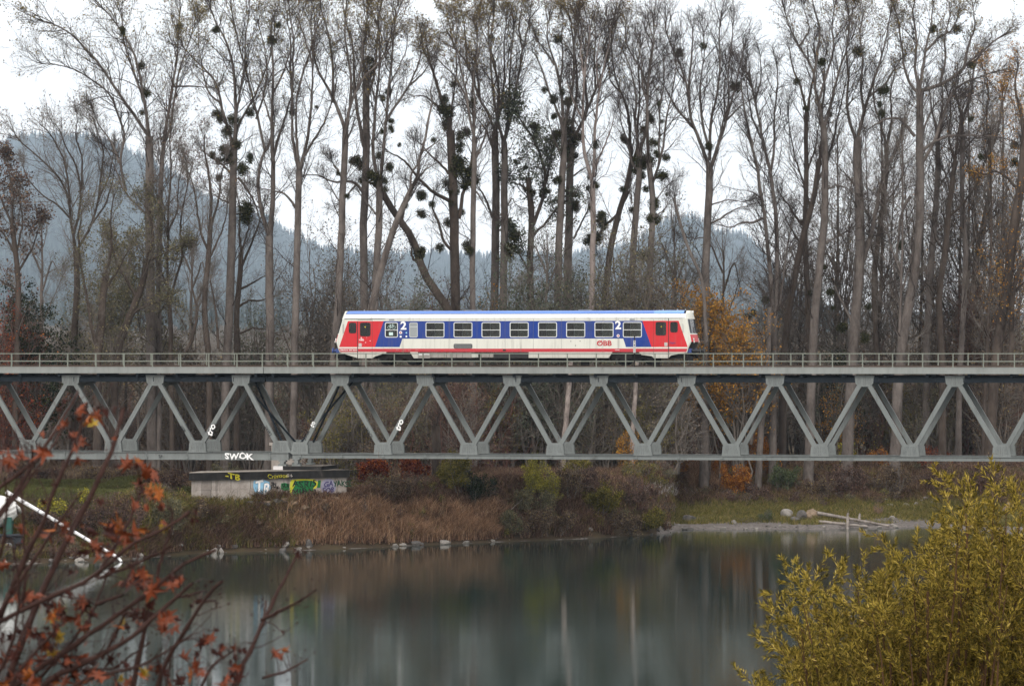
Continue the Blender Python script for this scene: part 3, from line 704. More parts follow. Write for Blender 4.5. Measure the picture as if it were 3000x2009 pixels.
for (px_, sd, ww) in ((795, 0, .5), (1615, 0, .5), (1100, 0, .18), (795, 1, .4)):
    x = cx(px_, sd); nb.box(x - ww, x + ww, 2.1, 2.9, zRoofTop - .01, zRoofTop + .045); nb.box(x - ww + .08, x + ww - .08, 2.05, 2.95, zRoofTop + .045, zRoofTop + .06)
nb.obj("roof_vent", [M_GREYP], roof)
# ends: loft rows over the width with rounded plan
def cab(left):
    zr = [cz(600), cz(545), cz(475), cz(392), cz(378), cz(215), cz(150), zRoofTop - .02]
    ylist = np.array([0, .06, .2, .5, 1.0, 1.415, 1.83, 2.33, 2.63, 2.77, 2.83]); bul = np.array([0, .06, .13, .20, .25, .27, .25, .20, .13, .06, 0])
    rows = []
    sg = -1 if left else 1
    for z in zr:
        ins = float(np.interp(z, [p[0] for p in prof] + [p[0] for p in roofp[1:]], [p[1] for p in prof] + [p[1] for p in roofp[1:]])) if z > zGut else 0
        ins = min(ins, .62)
        rows.append([(edge_x(z, left) + sg * bul[i], YS0 + ins + ylist[i] * (2.83 - 2 * ins) / 2.83, z + (0 if z < zRoofEdge else .0)) for i in range(11)])
    V = [p for r_ in rows for p in r_]; nb = NB(); Fw, Fr, Fd, Fc = [], [], [], []
    for j in range(len(rows) - 1):
        for i in range(10):
            q = (j * 11 + i, j * 11 + i + 1, (j + 1) * 11 + i + 1, (j + 1) * 11 + i)
            if j == 4 and 1 <= i <= 8: Fw.append(q)
            elif j == 2 and 1 <= i <= 8: Fr.append(q)
            elif j <= 1 and 1 <= i <= 8: Fd.append(q)
            else: Fc.append(q)
    nb.add(V, Fc, mi=0)
    for Fx, m in ((Fw, 1), (Fr, 2), (Fd, 3)): nb.F.append((np.array(Fx), m))
    cb = nb.obj("cab_front", [M_CRM, M_WIND, M_REDP, M_RUB], car)
    # windscreen rubber, divider, wipers
    nb = NB(); zt_, zb2 = cz(215), cz(378)
    for yq in (YS0 + .2, YS0 + 1.415, YS0 + 2.63):
        bq = float(np.interp(yq - YS0, ylist, bul)); nb.cyl((edge_x(zb2, left) + sg * (bq + .015), yq, zb2), (edge_x(zt_, left) + sg * (bq + .015), yq, zt_), .022, 6)
    for yq in (YS0 + .7, YS0 + 2.1):
        bq = .24; zm = cz(300); nb.cyl((edge_x(zb2, left) + sg * (bq + .04), yq, zb2), (edge_x(zm, left) + sg * (bq + .04), yq + .35, zm), .014, 5)
    nb.obj("wiper", [M_RUB], cb)
    nb = NB()
    for yq in (YS0 + .38, YS0 + 2.45):
        for dz in (0, .16):
            z = cz(448) - dz; x = edge_x(z, left) + sg * .17; nb.cyl((x, yq, z), (x + sg * .06, yq, z), .085, 14)
    z = cz(140); nb.cyl((edge_x(z, left) + sg * .22, YS0 + 1.415, z), (edge_x(z, left) + sg * .33, YS0 + 1.415, z), .11, 14)
    nb.obj("headlight", [mat_simple("lamp_glass", (.75, .75, .72), .15)], cb)
    # buffer beam, buffers, coupler hoses
    xb_ = edge_x(cz(580), left); nb = NB(); z0_, z1_ = cz(600), cz(552)
    nb.box(min(xb_ - .02, xb_ + sg * .28), max(xb_ - .02, xb_ + sg * .28), YS0 + .12, YS1 - .12, z0_, z1_ + .01); nb.obj("buffer_beam", [M_BLUEP], car)
    for yq in (YS0 + .54, YS1 - .54):
        nb = NB(); zq = cz(578); xo = (cx(35) if left else cx(2036, 1) + .62)
        nb.cyl((xb_ + sg * .25, yq, zq), (xo - sg * .12, yq, zq), .11, 16); nb.cyl((xo - sg * .10, yq, zq), (xo, yq, zq), .21, 20)
        nb.obj("buffer", [M_BLUEP if left else M_RUB], car)
    nb = NB()
    for q, yq in enumerate((YS0 + .9, YS0 + 1.25, YS0 + 1.6, YS0 + 1.9)):
        x = xb_ + sg * .30; pts = [(x, yq, cz(590)), (x + sg * .18, yq + .05, cz(620)), (x + sg * .14, yq + .12, cz(665)), (x + sg * .02, yq + .1, cz(650))]
        P_, r_ = resample(pts, [.035] * 4, 10); nb.add(*tubes(P_[None], r_[None], 6)[:2])
    nb.box(min(xb_, xb_ + sg * .45), max(xb_, xb_ + sg * .45), 2.35, 2.62, cz(640), cz(598)); nb.obj("coupling", [M_BLACK], car)
    nb = NB(); nb.box(min(xb_ - sg * .3, xb_ + sg * .05), max(xb_ - sg * .3, xb_ + sg * .05), YS0 + .3, YS1 - .3, cz(700), cz(602)); nb.obj("rail_guard", [M_BLACK], car)
    # hand rail beside the cab window
    xh = cx(185) if left else cx(1952, 1); xk = xh - sg * .0
    pts = [(xh, YS0 - .01, cz(270)), (xh + sg * .03, YS0 - .08, cz(285)), (xh + sg * .03, YS0 - .08, cz(360)), (xh, YS0 - .01, cz(372))]
    P_, r_ = resample(pts, [.016] * 4, 12); nb = NB(); nb.add(*tubes(P_[None], r_[None], 6)[:2]); nb.obj("grab_rail", [M_GREYP], car)
cab(True); cab(False)

# windows: frame ring, sash bar, glass
def ringframe(nb, x0_, x1_, z0_, z1_, y0_, y1_, wd, rad, mi=0):
    def rr(e, n=5):
        pts = []; r_ = max(rad - e, .01)
        for cxx, czz, a0 in ((x1_ - e - r_, z1_ - e - r_, 0), (x0_ + e + r_, z1_ - e - r_, 90), (x0_ + e + r_, z0_ + e + r_, 180), (x1_ - e - r_, z0_ + e + r_, 270)):
            for q in range(n): a = R(a0 + 90 * q / (n - 1)); pts.append((cxx + r_ * math.cos(a), czz + r_ * math.sin(a)))
        return pts
    o_, i_ = rr(0), rr(wd); n = len(o_)
    V = [(x, y0_, z) for x, z in o_] + [(x, y0_, z) for x, z in i_] + [(x, y1_, z) for x, z in o_] + [(x, y1_, z) for x, z in i_]
    Fq = []
    for k in range(n):
        l_ = (k + 1) % n; Fq += [(k, l_, n + l_, n + k), (2 * n + k, 3 * n + k, 3 * n + l_, 2 * n + l_), (k, 2 * n + k, 2 * n + l_, l_), (n + k, n + l_, 3 * n + l_, 3 * n + k)]
    nb.add(V, Fq, mi=mi); return i_
def corner_fill(nb, x0_, x1_, z0_, z1_, y, rad, mi=0):
    """little wall pieces that round off the square hole"""
    for cxx, czz, sx, sz in ((x1_, z1_, -1, -1), (x0_, z1_, 1, -1), (x0_, z0_, 1, 1), (x1_, z0_, -1, 1)):
        arc = [(cxx + sx * (rad - rad * math.cos(a)), czz + sz * (rad - rad * math.sin(a))) for a in np.linspace(0, math.pi / 2, 6)]
        V = [(cxx, y, czz)] + [(x, y, z) for x, z in arc]; nb.add(V, [(0, i, i + 1) for i in range(1, 6)], mi=mi)
for hx0, hx1, hz0, hz1, kd in HO:
    for near in (True, False):
        ys_ = (YS0 - .012, YS0 + .02) if near else (YS1 - .02, YS1 + .012)
        yg = YS0 + .012 if near else YS1 - .012
        nb = NB()
        if kd in ('w', 'bike'):
            ringframe(nb, hx0 - .02, hx1 + .02, hz0 - .02, hz1 + .02, *ys_, .055, .12)
            zm = hz0 + (hz1 - hz0) * .49; nb.box(hx0 + .03, hx1 - .03, *ys_, zm - .022, zm + .022)
            fr_ = nb.obj("window", [M_ALU], car)
        else:
            ringframe(nb, hx0 - .02, hx1 + .02, hz0 - .02, hz1 + .02, *ys_, .05, .15); fr_ = nb.obj("window", [M_RUB], car)
        nb = NB(); nb.add([(hx0, yg, hz0), (hx1, yg, hz0), (hx1, yg, hz1), (hx0, yg, hz1)], [(0, 1, 2, 3)]); nb.obj("glass", [M_GLASS], fr_)
# bicycle sign and notice in the bike window
M_SIGN = mat_simple("sign_mint", (.55, .72, .70), .6, .05)
nb = NB(); yb_ = YS0 + .004
def ringc(cx_, cz_, r_, w_=.018, n=20):
    a = np.linspace(0, 2 * np.pi, n + 1)[:-1]; V = []
    for rr in (r_, r_ - w_): V += [(cx_ + rr * math.cos(q), yb_, cz_ + rr * math.sin(q)) for q in a]
    nb.add(V, [(k, (k + 1) % n, n + (k + 1) % n, n + k) for k in range(n)])
def ln(a, b_, w_=.018):
    a = np.array(a); b_ = np.array(b_); dd = (b_ - a) / np.linalg.norm(b_ - a); q = np.array([-dd[1], dd[0]]) * w_ / 2
    nb.add([((a + q)[0], yb_, (a + q)[1]), ((b_ + q)[0], yb_, (b_ + q)[1]), ((b_ - q)[0], yb_, (b_ - q)[1]), ((a - q)[0], yb_, (a - q)[1])], [(0, 1, 2, 3)])
bcx = cx(728); bz = cz(308); w1, w2 = (cx(703), bz), (cx(757), bz); ringc(*w1, .115); ringc(*w2, .115)
bb = (cx(727), cz(310)); st1 = (cx(717), cz(280)); hd = (cx(748), cz(280))
for a, b_ in ((w1, bb), (bb, hd), (st1, hd), (st1, bb), (w1, st1), (hd, w2), (hd, (cx(745), cz(268))), ((cx(737), cz(268)), (cx(750), cz(270))), ((cx(705), cz(274)), (cx(722), cz(274)))): ln(a, b_, .022)
nb.add([(cx(700), yb_, cz(400)), (cx(747), yb_, cz(400)), (cx(747), yb_, cz(364)), (cx(700), yb_, cz(364))], [(0, 1, 2, 3)])
nb.obj("bicycle_sign", [M_SIGN], car)
# grey blanked window, louvres, vents, seams
def panel(name, x0_, x1_, z0_, z1_, mat, y=YS0, th=.012, lab=None, rad=.1):
    nb = NB(); n = 5; pts = []
    for cxx, czz, a0 in ((x1_ - rad, z1_ - rad, 0), (x0_ + rad, z1_ - rad, 90), (x0_ + rad, z0_ + rad, 180), (x1_ - rad, z0_ + rad, 270)):
        for q in range(n): a = R(a0 + 90 * q / (n - 1)); pts.append((cxx + rad * math.cos(a), czz + rad * math.sin(a)))
    nb.prism(pts, y - th, y - .002); o = nb.obj(name, [mat], car)
    if lab: o['label'] = lab
    return o
panel("blank_window", cx(938), cx(1027), cz(423), cz(253), M_GREYP, lab="grey blanked-off window")
nb = NB(); ringframe(nb, cx(936), cx(1029), cz(424), cz(252), YS0 - .022, YS0 - .012, .03, .1); nb.box(cx(940), cx(1025), YS0 - .022, YS0 - .012, cz(304), cz(299)); nb.obj("window_frame", [M_ALU], car)
panel("louvre", cx(1440), cx(1655), cz(551), cz(496), mat_simple("louvre_dark_grey", (.09, .09, .09), .5), lab="dark grey louvre below the window")
nb = NB()
for q in range(6): nb.box(cx(1452), cx(1643), YS0 - .022, YS0 - .012, cz(503 + q * 8) - .012, cz(503 + q * 8))
nb.obj("louvre_slats", [M_GREYP], car)
panel("blue_vent", cx(862, 1), cx(924, 1), cz(350), cz(252), mat_simple("vent_navy", (.012, .04, .2), .5), lab="navy vent grille", rad=.06)
panel("hatch", cx(2003), cx(2038), cz(579), cz(560), M_RUB, rad=.02)
for (a, b_, sd) in ((700, 762, 0), (1345, 1405, 1)): panel("side_lamp", cx(a, sd), cx(b_, sd), cz(231), cz(213), M_GREYP, rad=.03)
nb = NB()
for x_, sd, z_t, z_b, wd in ((342, 0, 240, 662, .05), (510, 0, 222, 662, .012), (1790, 1, 210, 660, .045), (1618, 1, 218, 660, .012)):
    nb.box(cx(x_, sd) - wd / 2, cx(x_, sd) + wd / 2, YS0 - .006, YS0 - .001, cz(z_b), cz(z_t))
nb.box(cx(190), cx(655), YS0 - .02, YS0 - .001, cz(213), cz(210)); nb.box(cx(1470, 1), cx(1945, 1), YS0 - .02, YS0 - .001, cz(210), cz(207))
nb.box(cx(342), cx(510), YS0 - .006, YS0 - .001, cz(224), cz(221))
nb.obj("door_seam", [M_RUB], car)
nb = NB()
for a, b_ in zip(WIN[:-1], WIN[1:]):
    xm = (a[1] + b_[0]) / 2; nb.box(xm - .007, xm + .007, YS0 - .004, YS0 - .001, zStT, zGut)
nb.box(eL(zGut) + .1, eR(zGut) - .1, YS0 - .006, YS0 - .001, zGut - .012, zGut + .008)
nb.obj("panel_seam", [mat_simple("seam_grey", (.12, .12, .13), .6)], car)
for z_ in (cz(206),): pass
panel("notice", cx(354), cx(388), cz(530), cz(490), mat_simple("notice_grey", (.5, .5, .48), .6), rad=.02)
panel("notice", cx(1742, 1), cx(1778, 1), cz(524), cz(483), mat_simple("notice_grey2", (.5, .5, .48), .6), rad=.02)
nb = NB(); rg = random.Random(4)
for q in range(26):
    x = cx(rg.choice([rg.gauss(392, 12), rg.gauss(395, 22), rg.uniform(360, 490)])); z = cz(rg.choice([rg.gauss(432, 12), rg.gauss(455, 8), rg.uniform(410, 520)])); s = rg.uniform(.01, .055)
    nb.add([(x - s, YS0 - .005, z - s * .6), (x + s, YS0 - .005, z - s * .2), (x + s * .3, YS0 - .005, z + s)], [(0, 1, 2)])
nb.obj("paint_chips", [M_WHITE], car)
TW = mat_simple("lettering_white", (.85, .85, .85), .5, .03); TR = mat_simple("lettering_red", (.45, .03, .04), .5, .05)
def ttext(s, x_, y_, sd, size, mat, bold=0, width=1): return text("lettering", s, mat, size, (cx(x_, sd), YS0 - .012, cz(y_)), (R(90), 0, 0), car, bold, width, extr=.003)
ttext("2", 867, 292, 0, .74, TW, .035, 1.1); ttext("2", 1214, 290, 1, .74, TW, .035, 1.1)
ttext("\u00d6BB".replace("\u00d6", "O"), 1054, 494, 1, .46, TR, .014, 1.12)
nb = NB(); x = cx(1002, 1); nb.prism([(x - .02, cz(490)), (x + .02, cz(492)), (x + .17, cz(459)), (x + .12, cz(457))], YS0 - .02, YS0 - .012)
nb.prism([(x - .10, cz(474)), (x - .055, cz(470)), (x + .0, cz(490)), (x - .045, cz(492))], YS0 - .02, YS0 - .012); nb.obj("logo", [TR], car)
ttext("\u00d6BB 93 81 5047 064-9", 240, 569, 0, .125, TW, .002, 1.0)
for (x_, y_, w_) in ((800, 568, .5), (880, 572, .25), (935, 572, .25), (1020, 568, .35)): ttext("5047", x_, y_, 0, .11, mat_simple("faded_lettering", (.6, .25, .25), .6), 0, 1)
ttext("MTWZ", 1205, 568, 1, .10, TW); ttext("Cityjet", 1835, 487, 1, .14, M_BLUEP, .004).rotation_euler = (R(90), 0, 0)
# small round stickers
def sticker(x_, y_, sd, r_, m1, m2=None):
    nb = NB(); nb.cyl((cx(x_, sd), YS0 - .004, cz(y_)), (cx(x_, sd), YS0 - .008, cz(y_)), r_, 14)
    if m2: nb.cyl((cx(x_, sd), YS0 - .009, cz(y_)), (cx(x_, sd), YS0 - .012, cz(y_)), r_ * .55, 12, mi=1)
    nb.obj("sticker", [m1] + ([m2] if m2 else []), car)
sticker(835, 368, 0, .1, TW, TR); sticker(835, 414, 0, .07, TW); sticker(900, 412, 0, .06, TW); sticker(900, 370, 0, .06, M_SKYB); sticker(1214, 406, 1, .1, TW, TR)
for x_, y_ in ((673, 469), (778, 467), (726, 517)): sticker(x_, y_, 1, .03, M_RUB)
for x_, sd in ((430, 0), (1708, 1)): sticker(x_, 303, sd, .05, M_YEL)
# underfloor gear
nb = NB()
def ubox(x0_, x1_, y0_, y1_, sd, ya=YS0 + .06, yb2=YS1 - .06, mi=0): nb.box(cx(x0_, sd), cx(x1_, sd), ya, yb2, cz(y1_), cz(y0_), mi=mi)
ubox(1020, 1172, 600, 662, 0, YS0 + .02, YS0 + .7, 1); ubox(1176, 1356, 600, 655, 0, YS0 + .02, YS0 + .7, 1); ubox(1360, 1640, 600, 655, 0, YS0 + .02, YS0 + .7, 1); ubox(1644, 1720, 604, 652, 0, YS0 + .0, YS0 + .7, 2)
ubox(1758, 1845, 612, 652, 0, YS0 + .02, YS0 + .7, 1); ubox(1849, 1893, 612, 652, 0, YS0 + .03, YS0 + .7, 1); ubox(1898, 2295, 598, 660, 0, YS0 + .05, YS0 + .8, 3)
ubox(1040, 1080, 606, 625, 0, YS0, YS0 + .7, 4); ubox(1100, 1165, 606, 622, 0, YS0, YS0 + .7, 4)
for q in range(6): ubox(1190 + q * 70, 1193 + q * 70, 602, 653, 0, YS0 + .01, YS0 + .1, 3)
nb.obj("underfloor_box", [M_BLACK, M_EQ, mat_simple("dusty_white_box", (.5, .5, .46), .7), M_RUB, TW], car)
nb = NB()
ubox(1010, 2400, 662, 690, 0, YS0 + .25, YS1 - .25, 0); ubox(190, 1110, 660, 686, 1, YS0 + .25, YS1 - .25, 0)
ubox(1200, 1480, 690, 703, 0, YS0 + .4, YS1 - .5, 0); ubox(1600, 1700, 690, 705, 0, YS0 + .4, YS1 - .5, 0); ubox(230, 700, 686, 700, 1, YS0 + .4, YS1 - .5, 0); ubox(770, 860, 686, 745, 1, YS0 + .6, YS0 + .9, 0)
ubox(300, 1010, 600, 668, 0, YS0 + .3, YS1 - .3, 0); ubox(1110, 1960, 600, 668, 1, YS0 + .3, YS1 - .3, 0)
nb.obj("underframe", [M_BLACK], car)
def bogie(xa_, xb_):
    bg_ = NB(); wx = [xa_ + (xb_ - xa_) * .2, xa_ + (xb_ - xa_) * .8]; rz = 12.20
    for yy in (YS0 + .33, YS1 - .45):
        bg_.box(xa_ + .15, xb_ - .15, yy, yy + .12, rz + .48, rz + .66); bg_.box((xa_ + xb_) / 2 - .3, (xa_ + xb_) / 2 + .3, yy - .03, yy + .15, rz + .25, rz + .75)
        for x in wx: bg_.box(x - .17, x + .17, yy - .06, yy + .14, rz + .27, rz + .60); bg_.cyl((x, yy - .10, rz + .42), (x, yy + .1, rz + .42), .13, 12)
        for x in wx:
            for dx in (-.3, .3): bg_.cyl((x + dx, yy + .04, rz + .3), (x + dx, yy + .04, rz + .62), .07, 8)
    bo = bg_.obj("bogie", [M_BLACK], car)
    for x in wx:
        w_ = NB(); w_.cyl((x, 2.49 - .86, rz + .42), (x, 2.49 + .86, rz + .42), .08, 10)
        for yy in (2.5 - .75, 2.5 + .75): w_.cyl((x, yy - .06, rz + .42), (x, yy + .06, rz + .42), .42, 28)
        w_.obj("wheelset", [M_BLACK], bo)
bogie(cx(545), cx(1050)); bogie(cx(1150, 1), cx(1680, 1))
for x_, sd in ((300, 0), (1640, 1)):
    nb = NB(); x = cx(x_, sd); nb.box(x - .3, x + .25, YS0 + .35, YS0 + .5, 12.22, 12.5); nb.obj("sand_pipe", [M_BLACK], car)

# marker post on the near railing
mp = empty("marker_post", bp_world(LX(1500 + 1402 / 3.9033, .0), -.02, 12.1), BR_ROT); tag(mp, "slim marker post with grey plate standing at the near railing in front of the railcar", "marker post")
nb = NB(); nb.cyl((0, 0, 0), (0, 0, 2.1), .035, 8); nb.obj("pole", [M_BLACK], mp)
nb = NB(); zt_ = loc(1859, 997, 0)[1] - 12.1; nb.box(-.085, .085, -.06, -.03, zt_ - .82, zt_); nb.box(-.03, .03, -.068, -.06, zt_ - .1, zt_ - .04, mi=1); nb.box(-.03, .03, -.068, -.06, zt_ - .35, zt_ - .28, mi=1)
nb.obj("plate", [mat_simple("plate_grey", (.42, .42, .42), .6, .2), M_BLACK], mp)
# ---------------------------------------------------------------- bark and leaf materials
def bark(name, dark, light, moss=None, sc_=1.6):
    t = NT(name); n = t.noise(sc_, 8, .75, t.objco((1, 1, .42))); n2 = t.noise(.25, 3, .5, t.objco())
    f = t.math('ADD', t.math('MULTIPLY', n, .65), t.math('MULTIPLY', n2, .35))
    c = t.ramp(f, [(.36, dark), (.62, light)])
    if moss is not None:
        c = t.mix(t.math('MULTIPLY', t.math('GREATER_THAN', t.noise(.8, 5, .6, t.objco()), .56), .5), c, moss)
    return t.bsdf(c, .9, bump=t.noise(5, 6, .7, t.objco((1, 1, .2))), bstr=.5, bdist=.04, spec=.04)
BK_POP = bark("poplar_bark", (.05, .041, .037), (.185, .16, .147))
BK_DARK = bark("dark_bark", (.035, .027, .023), (.10, .08, .068))
BK_MOSS = bark("mossy_bark", (.04, .035, .02), (.11, .10, .05), (.07, .09, .02))
BK_PALE = bark("bare_pale_wood", (.07, .055, .05), (.42, .36, .33), None, 2.4)
TW_POP = mat_simple("poplar_twigs", (.055, .043, .039), .9, .35, .6)
TW_GREY = mat_simple("grey_twigs", (.16, .138, .122), .9, .3, .6)
TW_RED = mat_simple("reddish_twigs", (.14, .075, .062), .9, .3, .6)
LF = {
 'sparse': mat_leaf("sparse_poplar_leaves", [(0, (.09, .07, .045)), (.5, (.17, .13, .06)), (.85, (.22, .18, .07)), (1, (.30, .17, .05))]),
 'gold': mat_leaf("golden_leaves", [(0, (.10, .085, .04)), (.5, (.18, .145, .06)), (1, (.27, .20, .06))]),
 'mist': mat_leaf("mistletoe_leaves", [(0, (.012, .014, .008)), (.5, (.032, .036, .016)), (.9, (.085, .085, .03)), (1, (.17, .15, .05))]),
 'olive': mat_leaf("olive_leaves", [(0, (.065, .06, .04)), (.5, (.13, .125, .075)), (.8, (.19, .175, .10)), (1, (.25, .20, .11))]),
 'grey': mat_leaf("grey_brown_leaves", [(0, (.075, .064, .058)), (.5, (.15, .13, .115)), (.9, (.24, .20, .17)), (1, (.3, .23, .15))]),
 'dark': mat_leaf("dark_green_leaves", [(0, (.008, .012, .008)), (.6, (.022, .032, .018)), (1, (.06, .07, .03))]),
 'pine': mat_leaf("grey_green_needles", [(0, (.045, .055, .042)), (.6, (.10, .115, .085)), (1, (.17, .18, .12))]),
 'orange': mat_leaf("orange_leaves", [(0, (.12, .045, .015)), (.4, (.30, .10, .02)), (.8, (.45, .18, .03)), (1, (.50, .28, .06))]),
 'amber': mat_leaf("amber_leaves", [(0, (.15, .08, .02)), (.4, (.40, .18, .03)), (.8, (.52, .27, .05)), (1, (.15, .14, .04))]),
 'red': mat_leaf("crimson_leaves", [(0, (.04, .014, .014)), (.4, (.13, .028, .022)), (.75, (.26, .06, .025)), (1, (.42, .16, .04))]),
 'wine': mat_leaf("dull_red_brown_leaves", [(0, (.04, .03, .028)), (.5, (.105, .072, .062)), (.9, (.18, .12, .095)), (1, (.27, .18, .09))]),
 'yellow': mat_leaf("yellow_green_leaves", [(0, (.10, .10, .02)), (.5, (.27, .25, .04)), (1, (.50, .44, .07))]),
 'yolive': mat_leaf("yellow_olive_leaves", [(0, (.05, .05, .015)), (.5, (.14, .125, .03)), (1, (.26, .21, .05))]),
 'green': mat_leaf("mid_green_leaves", [(0, (.04, .055, .03)), (.5, (.075, .10, .05)), (1, (.13, .15, .07))]),
 'brown': mat_leaf("brown_leaves", [(0, (.045, .033, .027)), (.5, (.125, .092, .07)), (.9, (.21, .15, .10)), (1, (.28, .21, .08))]),
 'tan': mat_leaf("tan_straw", [(0, (.16, .09, .055)), (.5, (.34, .20, .125)), (1, (.52, .35, .22))]),
 'grass': mat_leaf("autumn_grass", [(0, (.06, .065, .022)), (.5, (.15, .145, .045)), (.8, (.26, .21, .065)), (1, (.34, .25, .13))]),
 'weed': mat_leaf("dry_dark_weeds", [(0, (.04, .026, .022)), (.5, (.13, .078, .058)), (.85, (.23, .14, .10)), (1, (.36, .25, .16))]),
 'lawn': mat_leaf("lawn_grass", [(0, (.055, .062, .022)), (1, (.13, .13, .05))]),
 'hill': mat_leaf("hill_conifers_painted_haze", [(0, (.045, .06, .06)), (1, (.12, .15, .155))]),  # pale and bluish: distance haze is put into the tree colour
 'fluff': mat_leaf("white_seed_heads", [(0, (.25, .22, .21)), (1, (.7, .66, .64))]),
}

# ---------------------------------------------------------------- mistletoe meshes (shared)
def mist_mesh(seed):
    rg = np.random.default_rng(seed); n = 46
    a = nrm(rg.normal(size=(n, 3))); P = np.stack([a * 0, a * .5, a * .86], 1)
    nb = NB(); V, Fq = tubes(P, np.tile([.035, .022, .01], (n, 1)), 3); nb.add(V, Fq, mi=1)
    m = 1250; r_ = .97 * rg.random(m) ** .5; k = rg.integers(0, n, m); p = nrm(a[k] + rg.normal(0, .28, (m, 3))) * r_[:, None] * (.72 + .42 * rg.random(n)[k])[:, None]; p[:, 2] *= .93
    V, Fq, q = leaves(p, .20, rg, .42); nb.add(V, Fq, q, 0)
    return np_mesh("mistletoe", np.concatenate(nb.V), nb.F, [LF['mist'], TW_POP], False, np.concatenate(nb.R))
MIST = [mist_mesh(i) for i in range(4)]
NM = [0]

TREES = []
def parse(s):
    """'r0,r1:px py,px py,...' -> (r0, r1, pts)"""
    rr, pp_ = s.split(':'); r0, r1 = (float(v) for v in rr.split(','))
    return r0, r1, [tuple(float(q) for q in p.split()) for p in pp_.split(',')]

def poplar(label, Y, limbs, seed, mist=(), leaf=None, leafn=0, dens=1.0, cat="tree", name="poplar_tree", bk=None, tw=None, group="tall poplars in the riverside wood",
           t1=.16, blen=.42, twig=1.0, leaf_top=True, lsize=.12, base=True, L3=True):
    """a tree drawn from its traced trunk and limbs; smaller limbs and twigs are grown on them"""
    x_b = float(limbs[0].split(':')[1].split()[0])
    if x_b > 1960 and base: Y += 19
    elif 1395 < x_b <= 1960 and base and name == 'poplar_tree': Y += 12
    rg = np.random.default_rng(seed); S = Y / F
    bk = bk or BK_POP; tw = tw or TW_POP
    done = []; lines = []
    for li, s in enumerate(limbs):
        r0, r1, pts = parse(s)
        if li: r0, r1 = r0 * .82, r1 * .7
        pts = [W(p[0], p[1], Y) for p in pts]
        if li == 0:
            y0_ = 0.0
            if base:
                gx, gy, gz = on_ground((pts[0][0] / Y) * F + 1500, Y)
                if pts[0][2] > gz - .2:
                    dx = pts[0][0] - pts[1][0]; dz = pts[1][2] - pts[0][2]; k = (pts[0][2] - gz + .4) / max(dz, .5)
                    pts.insert(0, np.array([pts[0][0] + np.clip(dx * min(k, 1.0), -1.2, 1.2) * .6, Y, gz - .4]))
            off0 = 0.0; off1 = rg.uniform(-.3, .3)
        else:
            best = min(((np.linalg.norm((P - pts[0])[:, [0, 2]], axis=1).min(), P[np.linalg.norm((P - pts[0])[:, [0, 2]], axis=1).argmin(), 1]) for P in done), key=lambda q: q[0])
            off0 = best[1] - Y; ln_ = sum(np.linalg.norm(np.array(a) - b_) for a, b_ in zip(pts[:-1], pts[1:]))
            off1 = off0 + rg.choice([-1, 1]) * rg.uniform(.12, .4) * ln_
        n = len(pts); K = 14
        for i, p in enumerate(pts): pts[i] = np.array([p[0], p[1] + off0 + (off1 - off0) * (i / (n - 1)) ** 1.3, p[2]])
        P, Rr = resample(pts, np.linspace(r0 * S, r1 * S, n), K if n < 9 else 20, rg, .02 + .004 * r0 * S)
        if li == 0: Rr = Rr * (1 + .35 * np.exp(-np.linspace(0, 14, len(P)) * 1.2)) if base else Rr
        done.append(P); lines.append((P, Rr))
    root = empty(name, (lines[0][0][0][0], Y, float(height(lines[0][0][0][0], Y))))
    O = np.array(root.location)
    tag(root, label, cat, group)
    tb = NB()
    for P, Rr in lines:
        V, Fq = tubes(P[None], Rr[None], 12 if Rr[0] > .12 else 8); tb.add(V, Fq)
    tb.obj("trunk", [bk], root, True, origin=O)
    # secondary growth
    cb = NB(); tips = []
    for li, (P, Rr) in enumerate(lines):
        L = np.linalg.norm(np.diff(P, axis=0), axis=1).sum()
        P16, R16 = resample(P, Rr, 16)
        n1 = max(3, int(L * 1.5 * dens)); ta = .55 if li == 0 else t1
        if li == 0 and len(lines) > 1: n1 = max(3, int(L * .35 * dens)); ta = .35
        P1, R1 = spawn(P16[None], R16[None], n1, ta, .995, 34, blen if li else .28, 8, .45, .010, rg, 1.0, 3.9, .19, .045)
        # shoots carry on beyond the tip of each limb
        Pt, Rt = spawn(P16[None, -3:], R16[None, -3:], 5, .3, 1, 18, 2.2, 8, .5, .012, rg, 1.4, 3.4, .1, .05)
        P1 = np.concatenate([P1, Pt]); R1 = np.concatenate([R1, Rt])
        V, Fq = tubes(P1, R1, 4); cb.add(V, Fq)
        P2, R2 = spawn(P1, R1, 9, .12, 1, 38, .46, 5, .3, .010, rg, .5, 2.0, .2, .018, .35)
        V, Fq = tubes(P2, np.maximum(R2, .007 * twig), 3); cb.add(V, Fq); tips.append(P2[:, -1])
        if L3:
            P3, R3 = spawn(P2, R2, 4, .2, 1, 38, .55, 3, .25, .012, rg, .25, .9, .15, .010, .5)
            V, Fq = tubes(P3, np.maximum(R3, .0055 * twig), 3); cb.add(V, Fq); tips.append(P3[:, -1])
    mats = [tw]
    if leaf:
        T = np.concatenate(tips); z = T[:, 2]
        wgt = (np.clip((z - np.percentile(z, 20)) / (np.percentile(z, 98) - np.percentile(z, 20)), 0.05, 1) ** 1.6 if leaf_top else np.ones(len(z)))
        cl_ = .5 + .5 * np.sin(T[:, 0] * 1.3 + seed) * np.sin(T[:, 2] * .9 + T[:, 1])
        wgt = wgt * (.25 + cl_); wgt /= wgt.sum(); k = rg.choice(len(T), size=leafn, p=wgt)
        Pl = T[k] + rg.normal(0, .14, (leafn, 3)); V, Fq, q = leaves(Pl, lsize, rg, .8); cb.add(V, Fq, q, 1); mats.append(LF[leaf])
    cb.obj("crown", mats, root, False, origin=O)
